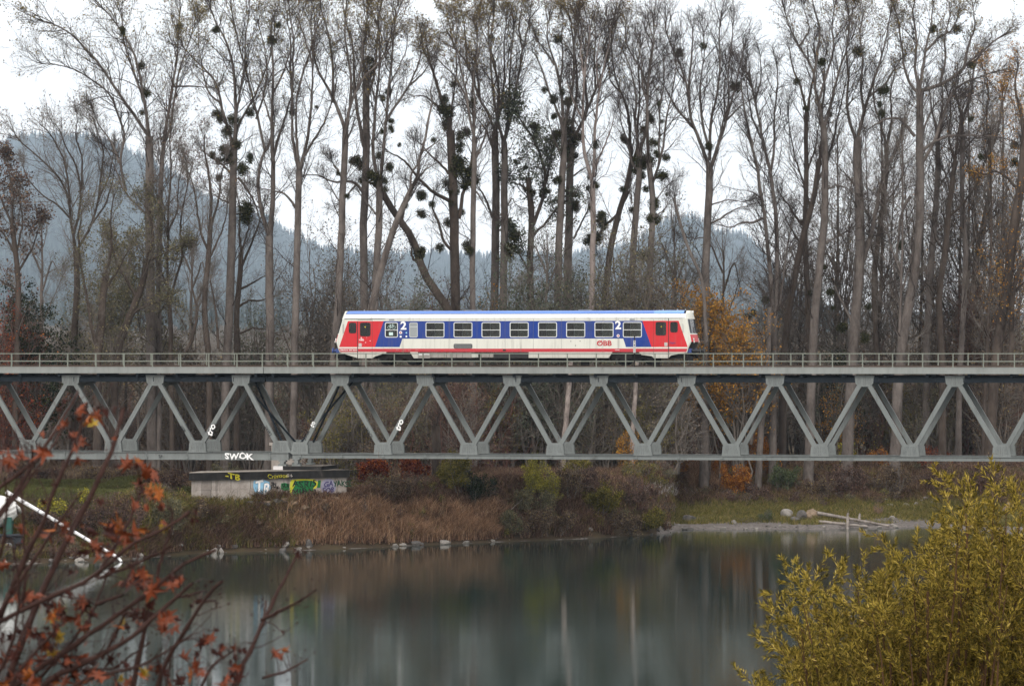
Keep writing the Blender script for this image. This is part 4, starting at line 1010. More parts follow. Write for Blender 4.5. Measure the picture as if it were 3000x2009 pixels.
    for (mx_, my_, mr) in mist:
        m = bpy.data.objects.new("mistletoe", MIST[NM[0] % 4]); C.objects.link(m); NM[0] += 1
        # depth: next to the closest limb
        p = W(mx_, my_, Y); best = None
        for P, _ in lines:
            dd = np.linalg.norm((P - p)[:, [0, 2]], axis=1); j = dd.argmin()
            if best is None or dd[j] < best[0]: best = (dd[j], P[j, 1])
        p[1] = best[1] + rg.uniform(-.3, .3); m.parent = root; m.location = p - O; s = mr * S * 1.12
        m.scale = (s * rg.uniform(.9, 1.1), s, s * rg.uniform(.85, 1.1)); m.rotation_euler = (rg.uniform(0, 6), rg.uniform(0, 6), rg.uniform(0, 6))
    TREES.append(root)
    return root

# mistletoe seen in the photo: px, py, radius; each goes to the tree named in the list below
M = lambda s: [tuple(float(v) for v in q.split()) for q in s.split(',')] if s else []

poplar("broad tall twin trunk poplar furthest left, limbs fanning out to upper left", 342, [
 "15,11:445 1385,441 930,440 700,438 560,440 440,437 400", "6,2:437 402,390 330,345 270,300 195,270 160,225 110,175 80,130 72",
 "6,2:437 400,430 330,418 245,400 165,370 105,330 50,290 10", "12,8:462 1380,460 700,461 470,457 412", "6,2:456 415,470 310,484 220,494 150,497 60,500 -10",
 "5,1.5:370 560,350 480,372 400,345 330,335 285,290 245,240 215,190 198,125 195", "5,2:457 415,480 360,490 290,505 200,535 130,560 60",
 "5,2:440 415,430 330,410 260,375 180,352 95,345 20", "4,1.5:440 640,400 600,360 560,340 500,325 460,300 420", "4,1.5:484 235,540 235,590 240", "4,1.5:350 480,330 420,290 370,270 320"], 11,
 M("365 96 14,501 54 12,417 195 13,432 275 15,413 260 10,415 329 10,274 168 7"), 'gold', 5200, 1.15)
poplar("poplar with dense dark mistletoe around its middle, third trunk left of the railcar", 338, [
 "14,10:658 1385,662 1080,675 860,679 720,682 597,684 520,686 420", "7,2:686 424,692 325,690 260,682 180,668 120,640 80,615 20", "6,2:686 430,664 372,645 300,632 240,600 200,560 168,520 122",
 "5,2:689 400,705 345,728 315,765 230,790 160,800 80", "5,2:687 520,650 480,622 462,592 442", "5,2:697 520,730 562,748 600,762 650", "4,1.5:688 380,700 290,720 200,722 120,735 40,740 -10", "4,1.5:645 300,610 280,590 210,575 130,570 40", "4,1.5:682 600,640 580,610 560"], 12,
 M("637 92 15,635 333 18,685 352 24,666 386 22,673 463 27,731 463 19,708 494 24,620 451 12,641 520 13,690 425 20,655 440 18,719 615 27,719 640 24,679 818 11,640 470 13,645 350 14,622 458 9"), 'gold', 3600, 1.05)
poplar("poplar forking twice with broken pale stubs, second trunk left of the railcar", 336, [
 "14,11:788 1385,790 1066,790 880,789 740,788 690", "10,6:789 695,800 597,801 478,800 382,802 300", "8,5:788 690,765 620,752 540,756 480,770 440", "5,2:802 300,806 230,800 150,792 80,815 20", "5,2:772 440,752 350,738 290,722 215,700 150,680 60,672 -10",
 "4,1.2:800 370,785 320,772 285,768 262", "6,3:801 470,818 400,838 335,857 262", "5,2:775 436,797 380,800 340", "4,1.5:857 270,850 200,853 120,842 50,835 -10", "4,1.5:803 280,830 230,850 160,870 90,890 20", "4,1.5:745 345,765 290,780 210,770 130,750 50"], 13,
 M("798 122 16,815 77 11,727 325 17,855 329 13"), 'gold', 3000, 1.0)
poplar("slim dark poplar forking into a V, left of the pale one by the cab", 334, [
 "12,9:858 1385,861 1066,868 900,868 768,874 615,876 500", "7,4:874 500,864 455,854 390,852 325", "6,3:876 500,870 420,868 350,872 290", "7,3:877 500,888 470,903 400,914 330,920 250,922 170", "5,2:890 460,930 400,958 350,975 306", "5,2:852 325,853 240,855 180,862 130,850 60,845 0", "4,1.5:922 170,930 100,925 30",
 "4,1.5:872 290,890 220,915 150,935 80,945 10", "5,1.5:866 610,848 580,830 566,800 558,770 555", "4,1.5:922 200,900 130,880 70,878 0", "3,1:975 306,990 250,985 180"], 14, M("930 318 7"), 'sparse', 2200, .95)
poplar("pale straight poplar leaning right, rising beside the left cab of the railcar", 332, [
 "12,9:958 1385,975 1066,985 960,994 860,998 740,1003 640,1004 560,1008 480,1012 382", "7,2:1012 385,996 335,975 285,950 240,926 200,910 130,905 50", "6,2:1013 384,1026 300,1044 260,1065 220,1100 190,1130 160,1150 100",
 "5,2:976 287,974 200,970 140,960 90,945 40,940 -10", "5,2:1025 300,1030 220,1015 140,1010 70,1020 0", "4,1.5:992 500,978 485,975 478", "3,1.2:1044 260,1060 180,1060 100,1080 20", "3,1.5:1000 600,975 560,960 530"], 15, M("1018 574 10,990 508 8"), 'gold', 2600, 1.05)
poplar("dark poplar with long crooked side limb reaching left over the cab roof", 344, [
 "12,10:1068 1385,1067 905,1065 690,1067 597,1071 516,1074 420,1072 330,1074 220", "7,3:1066 430,1048 344,1037 249,1035 180,1030 115", "6,1.5:1062 560,1045 535,1025 528,995 535,968 532,940 515,918 509,887 513", "5,2:1074 230,1060 160,1072 100,1080 20",
 "4,1.5:1031 120,1010 60,1000 0", "5,2:1073 300,1095 230,1105 150,1110 70,1120 0", "4,1.2:1003 525,985 490,975 478", "4,1.2:1046 535,1020 570,1000 590", "4,1.5:1074 250,1100 200,1135 140,1150 60,1165 0"], 16,
 M("1046 471 20,1060 487 15,1059 530 12,1030 470 12,1083 180 16,1086 205 14"), 'sparse', 2600, 1.05)
poplar("poplar bearing round mistletoe balls like a ladder up its right stem", 335, [
 "12,9:1092 1385,1095 900,1106 768,1112 640,1110 560,1112 528", "7,3:1112 530,1094 490,1091 420,1095 350,1100 290,1108 220,1110 130,1105 50", "6,3:1114 525,1121 470,1125 421,1130 350,1136 268,1146 170,1150 100,1160 30",
 "5,2:1125 365,1160 306,1197 256,1225 190,1236 150", "4,1.5:1112 640,1080 600,1055 570", "3,1.5:1137 250,1165 200,1190 140,1192 110", "4,1.5:1200 250,1240 215,1260 180", "3,1.5:1100 300,1085 240,1070 180,1068 120"], 17,
 M("1136 264 14,1119 285 12,1146 354 10,1144 377 13,1119 383 9,1109 455 12,1142 490 17,1102 520 28,1128 555 10,1125 530 12,1085 510 13"), 'sparse', 2400, 1.0)
poplar("pale poplar leaning right, rising from the left end of the railcar roof", 330, [
 "12,8:1050 1385,1065 1000,1086 905,1121 775,1159 645,1182 597,1205 555", "7,3:1205 555,1224 520,1228 459,1247 402,1259 325,1266 300", "5,1.5:1205 560,1202 510,1225 480,1215 430", "4,1:1230 450,1260 430,1300 400", "4,1:1224 520,1250 495,1270 480", "3,1:1266 302,1262 265,1270 220"], 18, M("1171 427 7,1270 409 9,1186 603 12"), None, 0, .8)
poplar("crooked dark tree bent to the left with a knobbly bend above the railcar roof", 340, [
 "14,9:1372 1385,1350 1000,1320 905,1275 852,1248 815,1228 772,1230 740,1215 710,1178 649,1140 607,1121 565", "8,3:1121 565,1095 540,1075 530", "6,3:1228 772,1212 760,1205 745,1206 730", "5,2:1178 649,1185 600,1200 570,1190 540"], 19, M("1230 743 19,1236 735 14"), None, 0, .7, name="leaning_tree", bk=BK_DARK)
poplar("poplar thickly clothed in mistletoe left of the paired straight trunks", 342, [
 "15,12:1340 1385,1338 1000,1335 883,1331 730,1331 577,1327 520,1322 450,1320 382", "8,3:1320 385,1304 325,1290 280,1281 249,1262 190,1248 130", "7,3:1345 640,1352 580,1378 500,1386 440,1388 370,1382 290,1385 200", "7,2:1318 590,1290 575,1266 562,1240 535,1216 512,1195 480,1178 466,1150 452,1132 447",
 "5,2:1281 249,1265 200,1240 150,1235 100", "4,1.5:1320 390,1325 300,1340 210,1335 130,1345 70", "5,2:1325 520,1290 480,1255 450,1235 425", "4,1.5:1304 330,1270 300,1240 280,1210 285", "6,2.5:1333 740,1300 710,1280 640,1262 600,1275 570"], 20,
 M("1301 291 17,1312 329 26,1297 318 20,1308 367 18,1329 249 12,1385 295 15,1366 383 20,1347 400 18,1347 494 32,1320 536 26,1366 536 26,1347 432 18,1393 524 18,1236 574 17,1340 470 22,1330 560 18,1375 505 16,1232 573 15,1266 600 12,1236 626 18,1289 726 16,1312 653 15,1350 620 14,1325 600 14"), 'sparse', 1500, 1.0, bk=BK_DARK)
poplar("slender grey poplar just right of the mistletoe-clad one", 337, [
 "9,7:1388 1385,1383 905,1385 691,1388 560,1391 497,1389 400", "5,2:1389 400,1375 340,1368 290,1345 240,1325 210,1290 180,1275 160", "5,2:1390 470,1410 430,1430 371,1450 320", "4,1.5:1389 400,1392 320,1385 230,1400 150,1395 80", "4,1.5:1372 300,1350 200,1330 110,1325 60", "3,1.5:1395 560,1420 600,1430 620"], 21, M("1370 718 18,1375 735 15"), 'sparse', 1500, 1.0)
poplar("left one of two straight close trunks, wide crown topped with thin brown leaves", 338, [
 "13,10:1445 1385,1448 1000,1450 768,1454 615,1454 500,1452 430,1450 385", "6,2:1450 388,1442 363,1425 325,1408 298,1385 230,1370 191,1350 160,1331 145,1293 126", "6,2:1452 385,1460 310,1462 268,1455 220,1442 180,1430 120,1432 60", "5,2:1452 390,1470 300,1480 220,1475 140,1485 60", "5,1.5:1446 649,1430 600,1423 584,1412 560,1400 550,1395 535",
 "4,1.5:1331 145,1320 90,1310 50", "4,1.5:1370 191,1365 130,1360 70,1352 30", "4,1.5:1408 298,1400 230,1395 160,1400 80", "3,1.5:1455 220,1440 150,1410 90,1405 40", "4,1.5:1452 460,1425 380,1400 350,1380 330"], 22, M("1438 113 12"), 'gold', 4200, 1.2)
poplar("right one of two straight close trunks, limb sweeping up right to a forked top", 336, [
 "12,9:1465 1385,1472 1000,1476 768,1480 615,1478 540,1475 460,1477 415", "6,2:1477 415,1496 352,1511 268,1522 210,1531 145,1545 100,1553 60", "6,2:1476 415,1462 370,1450 320,1442 250,1438 180,1440 100,1450 40", "5,2:1478 420,1490 330,1492 230,1500 140,1505 60", "4,1.5:1531 150,1520 90,1528 30,1533 15", "4,1.5:1500 340,1525 300,1520 250", "3,1.5:1482 610,1500 580,1512 600"], 23,
 M("1488 737 22,1480 715 16,1511 474 9,1511 695 20,1496 730 20"), 'sparse', 2600, 1.1)
poplar("ivy-clad crooked tree with fine grey-green foliage between the paired trunks and the middle poplars", 350, [
 "11,8:1560 1385,1558 1000,1557 905,1552 800,1555 700,1562 640,1550 570,1548 520", "7,3:1562 660,1590 590,1600 520,1590 470,1572 428,1540 375,1515 342", "5,2:1548 560,1530 545,1515 540,1500 535", "5,2:1600 540,1610 480,1618 440", "5,2:1560 690,1600 650,1640 600,1660 590", "4,2:1552 800,1520 740,1500 700"], 24,
 M("1568 379 17,1562 372 12,1558 564 15,1591 570 15,1545 555 13,1570 400 13,1600 560 12,1540 490 9"), 'pine', 9000, 1.6, bk=BK_DARK, name="ivy_tree", blen=.5, leaf_top=False, lsize=.16)
poplar("left one of the middle pair, dark mistletoe lumps in a narrow crown", 336, [
 "12,9:1622 1385,1632 1000,1635 800,1637 714,1643 597,1648 500,1652 420,1650 360", "6,2:1650 360,1648 300,1640 240,1625 190,1614 150,1600 100,1610 50", "5,2:1651 380,1630 320,1605 260,1595 220,1575 170,1562 150", "6,2.5:1652 390,1665 320,1680 240,1678 160,1685 90,1690 40", "4,1.5:1640 250,1650 180,1645 110,1650 50", "4,1.5:1645 460,1620 400,1605 350", "4,1.5:1625 190,1590 140,1570 110"], 25,
 M("1633 117 15,1595 264 11,1622 291 16,1645 272 12,1668 298 16,1664 356 15,1633 394 17,1620 345 8,1633 528 15,1625 340 10,1660 300 13"), 'sparse', 2600, 1.15)
poplar("right one of the middle pair, forking above a thick mistletoe mass", 340, [
 "13,10:1655 1385,1662 1000,1664 730,1668 597,1670 500,1675 430", "7,2:1675 430,1690 390,1706 356,1726 310,1744 268,1760 225,1775 191,1792 130,1802 76", "6,2:1674 430,1680 340,1690 280,1690 200,1678 130,1672 60", "5,2:1720 320,1715 240,1705 170,1695 100,1692 45", "4,1.5:1744 268,1740 190,1745 110,1740 50", "4,1.5:1676 520,1700 500,1720 488", "4,1.5:1680 700,1720 620,1725 600"], 26,
 M("1675 413 26,1668 383 19,1660 444 18,1687 455 11,1683 607 18,1670 460 18,1650 440 14,1700 400 15,1690 600 13,1748 197 10"), 'sparse', 3000, 1.15)
poplar("pale smooth poplar in the centre, bare trunk bulging left then forking in a narrow V", 330, [
 "9,8:1730 1385,1731 1066,1733 905,1737 760,1738 640,1739 577,1736 540", "7,3:1736 540,1724 490,1711 459,1707 400,1706 363,1709 290,1710 230,1722 150,1728 80", "6,2:1738 520,1740 450,1742 382,1750 300,1755 249,1772 190,1782 140,1790 70", "4,1.5:1710 230,1700 160,1705 90", "4,1.5:1706 350,1680 300,1660 240", "4,1.5:1752 260,1745 180,1760 100", "4,1:1740 500,1765 440,1790 380,1800 330"], 27,
 M("1746 425 13,1723 551 9,1750 543 12,1728 520 8,1762 628 14,1730 610 8"), None, 0, 1.0, bk=bark("smooth_pale_bark", (.14, .11, .10), (.34, .29, .27)))
poplar("dark poplar leaning right behind the pale central trunk, dark ball in its fork", 345, [
 "10,7:1755 1385,1765 1000,1771 905,1786 730,1800 670,1813 626,1830 570,1848 505,1851 470", "6,2:1851 470,1846 420,1844 370,1838 320,1815 270,1800 240,1788 160,1790 90", "6,3:1815 625,1785 650,1770 665,1752 690,1740 710", "5,2:1850 490,1870 430,1868 350,1880 280,1870 190,1880 120", "4,1.5:1815 275,1785 240,1780 180", "4,1.5:1830 590,1845 560,1850 530"], 28,
 M("1828 406 15,1823 555 11,1760 642 24,1768 660 18,1725 703 19,1744 703 20,1755 690 16,1810 640 11,1835 415 12"), 'sparse', 900, 1.1, bk=BK_DARK)
poplar("poplar with two huge mistletoe masses halfway up, right of centre", 336, [
 "11,8:1842 1385,1846 1000,1848 905,1855 730,1862 620,1870 538,1876 500,1872 440", "6,2:1873 445,1885 410,1893 383,1898 310,1897 249,1885 205,1862 172,1845 140,1832 100,1838 50", "5,2:1872 440,1860 360,1866 280,1850 200,1830 150", "4,1.5:1897 250,1905 180,1915 110,1905 60", "5,1.5:1870 500,1845 470,1842 420,1822 380,1810 300", "3,1:1845 560,1852 600,1850 560"], 29,
 M("1871 471 22,1897 474 26,1909 352 13,1878 513 15,1851 615 11,1880 480 20,1860 500 12,1905 340 10,1884 749 18,1885 380 12"), 'sparse', 500, 1.2)
poplar("bare poplar with dark balls out on its right side, last of the middle group", 333, [
 "10,8:1892 1385,1900 1000,1902 905,1905 780,1912 640,1912 560,1908 520,1900 478", "6,2:1900 478,1897 400,1898 344,1897 270,1900 230,1908 170,1920 110,1915 50", "5,2:1911 540,1930 490,1942 430,1948 370,1960 310,1972 250,1980 180", "4,1.5:1897 300,1880 240,1882 170,1870 110", "4,1.5:1930 480,1932 400,1930 320,1945 240,1940 160", "3,1:1912 600,1940 560,1970 530", "3,1:1914 640,1950 610,1960 580"], 30,
 M("1951 463 14,1939 513 21,1930 306 8,1953 570 6,1916 589 13,1913 417 15,1891 554 11,1916 600 20,1916 642 22,1925 452 12,1938 358 7,1905 640 15"), None, 0, 1.2)
poplar("tall clean-stemmed poplar standing alone beyond the right cab, crown spread like a fan", 331, [
 "13,10:2062 1385,2066 1066,2068 844,2068 730,2074 640,2080 540,2079 480", "7,2:2076 480,2060 440,2048 400,2035 375,2027 356,2021 300,2018 260,2005 210,1992 172,1972 130,1955 90,1952 50", "7,2:2084 490,2096 450,2105 420,2120 385,2130 350,2140 310,2150 287,2160 240,2175 190,2185 120", "5,2:2020 290,2022 210,2030 140,2030 80",
 "6,2:2079 470,2080 400,2084 330,2100 280,2108 200,2100 120,2108 50", "5,1.5:2035 375,1995 330,1974 298,1955 260,1928 214", "5,1.5:2078 440,2055 360,2050 300,2048 240,2062 160,2055 90", "4,1.5:2128 350,2140 280,2135 200,2150 120,2155 60", "4,1.5:2106 415,2125 330,2120 260,2130 190", "4,1.5:2130 350,2170 310,2200 290", "4,1.5:2072 660,2110 640,2150 615,2200 600", "3,1.2:2072 690,2040 700,2020 695", "4,1.5:2018 250,1985 200,1978 120", "3,1.2:2084 600,2130 585,2180 590"], 31,
 M("1993 149 16,2056 142 12,2161 249 18,2077 430 15"), None, 0, 1.25)
poplar("thin dead leaning pole with a snapped top in front of the orange tree", 329, ["5,4:2070 1000,2062 860,2054 802,2016 730,1989 649,1982 610,1974 580"], 32, base=False, dens=.4, name="dead_pole", group=None, blen=.2)
poplar("two-stemmed poplar first right of the lone tall one, forking just above the railing", 333, [
 "12,10:2264 1385,2266 1066,2268 930", "8,4:2266 935,2258 820,2246 710,2238 640,2223 577,2216 500,2196 440,2180 400", "9,4:2270 930,2276 860,2279 730,2276 615,2270 560,2264 500,2248 440,2235 360,2222 280,2205 200", "5,2:2196 440,2180 370,2165 300,2160 240", "5,2:2264 500,2275 420,2270 340,2280 260,2275 180", "4,1.5:2285 890,2300 760,2310 680,2325 625", "4,1.5:2240 400,2210 340,2195 250,2190 170", "5,1.5:2232 640,2200 655,2170 652,2140 670,2110 660", "4,1.5:2222 290,2240 220,2235 150"], 33,
 M("2242 879 13,2208 917 12,2190 927 14,2338 237 13"), None, 0, 1.2)
poplar("dark poplar leaning strongly right, crossing the group right of the lone tree", 338, [
 "12,7:2290 1385,2294 1060,2305 950,2322 844,2340 750,2361 653,2380 600,2391 538,2400 470", "6,2:2400 470,2410 400,2405 330,2420 260,2415 190,2430 120", "5,2:2350 660,2320 620,2305 595,2290 580,2275 560", "5,2:2391 540,2420 480,2440 400,2455 320,2470 240", "4,1.5:2375 620,2355 540,2330 480,2310 400,2300 330", "4,1.5:2310 940,2290 900,2270 830"], 34, M("2353 325 10,2430 340 8"), None, 0, 1.2, bk=BK_DARK)
poplar("upright dark poplar between the leaning one and the thick pale trunk", 348, [
 "9,6:2370 1385,2370 1000,2368 860,2361 768,2358 640,2365 500,2360 420,2362 330", "5,2:2362 330,2345 250,2320 200,2310 140", "5,2:2362 340,2375 260,2390 200,2380 130", "5,1.5:2360 750,2335 700,2310 660,2280 600", "4,1.5:2365 500,2390 430,2400 340", "4,1.5:2364 930,2340 900,2320 880"], 35, M("2368 860 12,2350 650 8"), None, 0, 1.3, bk=BK_DARK)
poplar("thick pale poplar left of the big forked trunk, crown reaching out of the frame", 332, [
 "14,9:2368 1385,2380 1066,2385 940,2395 844,2405 740,2414 653,2418 574,2416 480,2414 400,2412 363", "6,2:2412 365,2395 300,2387 268,2384 210,2360 170,2334 134,2315 95,2300 57,2290 10", "6,2:2416 370,2428 330,2440 280,2449 230,2462 190,2475 153,2480 90,2490 30", "5,2:2384 215,2395 150,2400 90,2380 30,2370 -10", "5,2:2395 300,2420 220,2440 150,2430 80,2440 10", "4,1.5:2340 140,2370 90,2350 30", "4,1.5:2416 560,2450 540,2490 555,2510 570", "4,1.5:2408 720,2440 700,2480 680"], 36,
 M("2405 184 15,2433 856 14,2441 902 8,2416 783 9"), 'sparse', 2600, 1.3)
poplar("big poplar forking right at railing height plus, massive lower trunk", 335, [
 "17,12:2480 1385,2496 1066,2506 940,2514 844,2520 760,2521 691,2518 620,2516 538,2510 440,2514 400", "10,4:2525 770,2545 720,2567 634,2580 570,2586 538,2610 480,2640 430", "7,2:2514 400,2525 350,2540 290,2560 230,2572 184,2590 120,2600 50", "6,2:2512 420,2490 360,2480 290,2495 220,2480 150,2500 80,2495 10", "5,2:2545 285,2590 250,2620 200,2640 170", "5,2:2530 330,2520 250,2530 180,2520 100,2535 30", "6,3:2496 950,2480 910,2462 880,2440 830", "4,1.5:2516 560,2490 520,2470 500,2440 460", "4,1.5:2640 430,2660 350,2680 290"], 37,
 M("2518 151 20,2586 264 20,2544 898 11,2533 990 16,2468 959 18,2575 306 10,2583 333 14,2460 960 12"), 'sparse', 3400, 1.35)
poplar("dark slim poplar in the gap right of the big forked trunk", 350, [
 "9,6:2570 1385,2572 1066,2562 900,2560 790,2575 680,2590 590,2600 500,2598 430", "5,2:2598 430,2615 350,2610 270,2630 200", "5,2:2599 440,2580 360,2560 290,2565 220", "4,1.5:2590 600,2620 560,2650 500", "4,1.5:2575 680,2550 640,2530 600", "4,1.5:2562 880,2600 830,2640 810"], 38, M("2575 640 8"), None, 0, 1.3, bk=BK_DARK)
poplar("tall poplar with arching limbs sweeping far out to the upper right", 334, [
 "16,10:2620 1385,2634 1066,2651 940,2670 870,2680 800,2694 653,2696 574,2695 480,2694 383,2696 300,2694 260", "8,2:2694 268,2725 258,2755 249,2800 225,2830 190,2880 150,2920 115,2950 96", "6,2:2694 265,2704 200,2712 150,2720 120,2735 60,2740 0", "6,2:2692 275,2672 260,2650 210,2640 130,2628 60,2615 20", "7,2:2700 480,2730 430,2760 350,2780 280,2820 240,2860 230,2920 210", "6,2:2690 260,2680 200,2685 120,2670 40,2680 -10", "5,2:2712 150,2750 110,2790 90,2800 60", "6,3:2668 575,2640 620,2635 700,2621 806,2640 902",
 "6,1.5:2704 440,2740 410,2790 398,2850 400,2920 405,2960 420", "6,2:2680 400,2640 350,2600 345,2560 370,2540 380", "5,2:2755 250,2770 180,2765 110,2780 40", "5,1.5:2830 190,2840 130,2860 80,2850 20", "4,1.5:2694 420,2720 340,2750 290,2800 290,2860 280"], 39,
 M("2736 82 14,2804 86 15,2850 191 12,2839 352 11,2869 461 10,2640 720 12,2645 712 9"), 'sparse', 4200, 1.4)
poplar("straight grey poplar behind the arching one, knot of twigs at mid height", 346, [
 "11,7:2712 1385,2713 1036,2722 860,2730 740,2740 640,2745 560,2750 460,2748 380", "5,2:2748 380,2765 300,2760 220", "5,2:2749 390,2730 320,2725 250", "4,1.5:2745 560,2780 500,2810 440", "5,2:2735 690,2770 740,2790 800", "4,1.5:2725 850,2700 820,2685 780"], 40, (), None, 0, 1.3)
poplar("poplar with a crooked elbow limb, fourth from the right edge", 340, [
 "11,7:2760 1385,2764 1066,2750 930,2745 860,2770 760,2775 640,2785 560,2800 470", "5,2:2800 470,2810 380,2830 300", "5,2:2800 480,2780 400,2790 320,2775 250", "5,2:2775 640,2820 600,2860 540,2880 480", "5,1.5:2738 860,2720 835,2700 820", "4,1.5:2770 740,2740 700,2735 660"], 41, (), None, 0, 1.3, bk=BK_DARK)
poplar("mid-grey poplar third from the right edge", 344, [
 "9,6:2808 1385,2812 1066,2826 860,2832 740,2820 620,2815 540,2822 430,2818 340", "5,2:2818 340,2800 270,2810 190", "5,2:2820 350,2845 280,2850 200,2870 150", "4,1.5:2820 600,2790 560,2770 500", "4,1.5:2830 740,2860 690,2900 640", "4,1.5:2822 440,2860 400,2890 330"], 42, (), None, 0, 1.4)
poplar("second tree from the right edge, slim and forked, with amber leaves clinging above", 352, [
 "9,6:2850 1385,2845 1066,2846 900,2862 740,2870 680,2900 600,2906 520,2900 430", "5,2:2900 430,2890 350,2900 270,2890 200", "5,2:2903 440,2930 370,2940 300,2960 240", "5,2:2868 700,2850 620,2850 540", "4,1.5:2862 740,2900 720,2940 690"], 43, M("2973 427 15,2969 478 16"), 'amber', 2400, 1.4, bk=BK_DARK)
poplar("big dark twin trunk at the right edge leaning right", 330, [
 "16,11:2895 1385,2915 1066,2935 930,2950 844,2960 760,2965 691,2980 600,2990 538,2998 470,3000 400", "11,6:2960 1066,2965 960,2962 860,2975 800,3010 740,3060 690", "7,3:3000 400,2990 320,2975 260,2990 180", "6,2:3000 410,3030 330,3040 250,3060 170", "6,2:2985 560,2950 520,2920 500,2890 510", "6,2:2950 880,2985 840,3020 810"], 44, (), 'amber', 3600, 1.4, bk=BK_DARK, leaf_top=False)
# left of the twin poplar: lower spreading trees
poplar("spreading many-limbed bare tree at far left, slender limbs fanning against the blue hill", 345, [
 "11,8:212 1385,214 1066,222 921,229 800,222 735", "5,2:222 738,207 645,200 560,160 500,110 455,70 425,50 400", "5,2:222 735,207 640,206 560,195 470,160 400,130 370", "5,2:215 690,235 620,240 560,225 480,190 420,180 380", "5,2:222 740,262 670,285 590,290 510,300 430,270 380,255 330", "4,1.5:262 660,310 600,330 540,345 470", "4,1.5:207 640,170 600,120 570,75 520,60 480", "4,1.5:240 560,245 470,225 400,235 350", "4,1.5:285 580,320 510,330 440"], 45, (), 'grey', 900, 1.15, name="bare_tree", group="lower bare trees at the wood's left side", tw=TW_GREY, bk=BK_DARK)
poplar("slim tree with a pair of upright limbs just right of the round greyish bush crown", 340, [
 "8,6:505 1385,501 1036,497 900,492 850", "5,2:493 880,490 768,494 680,497 577,510 500,500 430,512 380", "5,2:497 880,515 810,540 760,530 680,540 600,560 530,550 460", "4,1.5:492 850,478 810,460 760,470 700", "4,1.5:494 680,520 620,520 540,535 470", "4,1.5:490 768,470 700,475 630,460 560"], 46, (), 'wine', 1500, 1.1, name="bare_tree", group="lower bare trees at the wood's left side", tw=TW_GREY, bk=BK_DARK)
poplar("twiggy upright tree with a mossy leaning side trunk, left of the mistletoe poplar", 336, [
 "10,7:615 1385,612 1028,593 930,600 860,614 740,616 660", "6,2.5:616 660,620 577,612 500,600 440,605 400", "7,4:540 1040,560 1000,578 940,576 880,590 860", "5,2:616 660,640 590,645 520,660 460", "5,2:612 740,585 680,575 610,560 540,545 500", "4,1.5:612 760,640 700,665 640,670 580", "4,1.5:578 900,560 830,565 760", "5,3:640 1020,630 900,612 820"], 47, (), 'wine', 1000, 1.1, name="bare_tree", group="lower bare trees at the wood's left side", tw=TW_GREY, bk=BK_DARK)
poplar("low spreading bare tree whose limbs reach across behind the two trunks left of the railcar", 343, [
 "10,7:693 1385,695 1010,692 900,705 800,706 740", "5,2:706 745,700 680,705 610,690 560", "5,2:704 790,735 720,760 660,775 610", "5,2:692 905,725 880,765 880,790 870", "5,2:700 850,740 830,775 810", "4,1.5:706 740,725 680,735 610,730 560", "4,1.5:695 980,740 960,780 965,810 975"], 48, (), 'grey', 500, 1.1, name="bare_tree", group="lower bare trees at the wood's left side", tw=TW_GREY, bk=BK_DARK)
poplar("bent dark willow trunk carrying the round greyish crown at left", 337, [
 "12,9:330 1385,337 1066,355 980,383 921,400 870,421 844,430 760", "7,3:383 921,410 905,440 890,480 880", "6,3:430 760,450 700,440 640,420 600", "6,3:400 870,370 820,340 770,320 700", "5,2:430 770,480 740,520 720"], 49, (), 'olive', 7000, 1.9, name="willow", group="willows at the left", tw=TW_GREY, bk=BK_DARK, blen=.6, leaf_top=False, lsize=.13)
poplar("reddish-brown leaved tree cut by the left edge of the picture", 335, [
 "10,7:40 1385,50 1040,56 860,48 760,35 660", "5,2:35 660,40 560,20 480", "5,2:48 760,20 700,-30 640", "5,2:50 800,90 730,110 660", "5,2:35 660,-10 560,-40 500", "4,2:52 850,10 830,-40 790", "4,2:48 740,70 650,60 560"], 50, (), 'wine', 5000, 1.4, name="red_leaved_tree", group=None, tw=TW_GREY, bk=BK_DARK, leaf_top=False, lsize=.17)
poplar("twin thick low trunks in front of the willow crown at left, leaning apart", 334, [
 "14,10:285 1385,283 1066,295 960,300 880,310 800", "8,4:283 1010,268 960,262 900,250 830,240 780", "5,2:310 800,330 720,325 640,340 570", "5,2:300 860,340 800,380 730", "5,2:240 780,235 700,250 620"], 51, (), 'olive', 2500, 1.4, name="willow", group="willows at the left", tw=TW_GREY, bk=BK_DARK, leaf_top=False, lsize=.13)
# trunks that show beneath the deck
poplar("pale barkless broken trunk leaning right behind the truss below the railcar", 331, ["8,7:1648 1385,1652 1290,1660 1210,1668 1120,1672 1050"], 61, dens=.3, name="dead_tree", group=None, bk=BK_PALE, blen=.1)
poplar("short sawn-off dark stump standing behind the truss below the railcar", 316, ["15,12:1280 1385,1279 1300,1277 1246"], 62, dens=.01, name="tree_stump", group=None, bk=BK_DARK, blen=.05)
poplar("pale streaked trunk seen through the truss left of the orange shrubs", 337, ["8,6:1848 1385,1852 1290,1858 1200,1862 1120,1866 1060"], 63, dens=.3, name="dead_tree", group=None, bk=BK_PALE, blen=.1)
poplar("peeling twin trunk behind the truss in the orange shrubs", 331, ["10,8:2222 1385,2228 1270,2238 1180,2245 1100,2252 1000,2256 900", "7,5:2200 1300,2205 1220,2215 1150"], 64, dens=.3, name="dead_tree", group=None, bk=BK_POP, blen=.1)
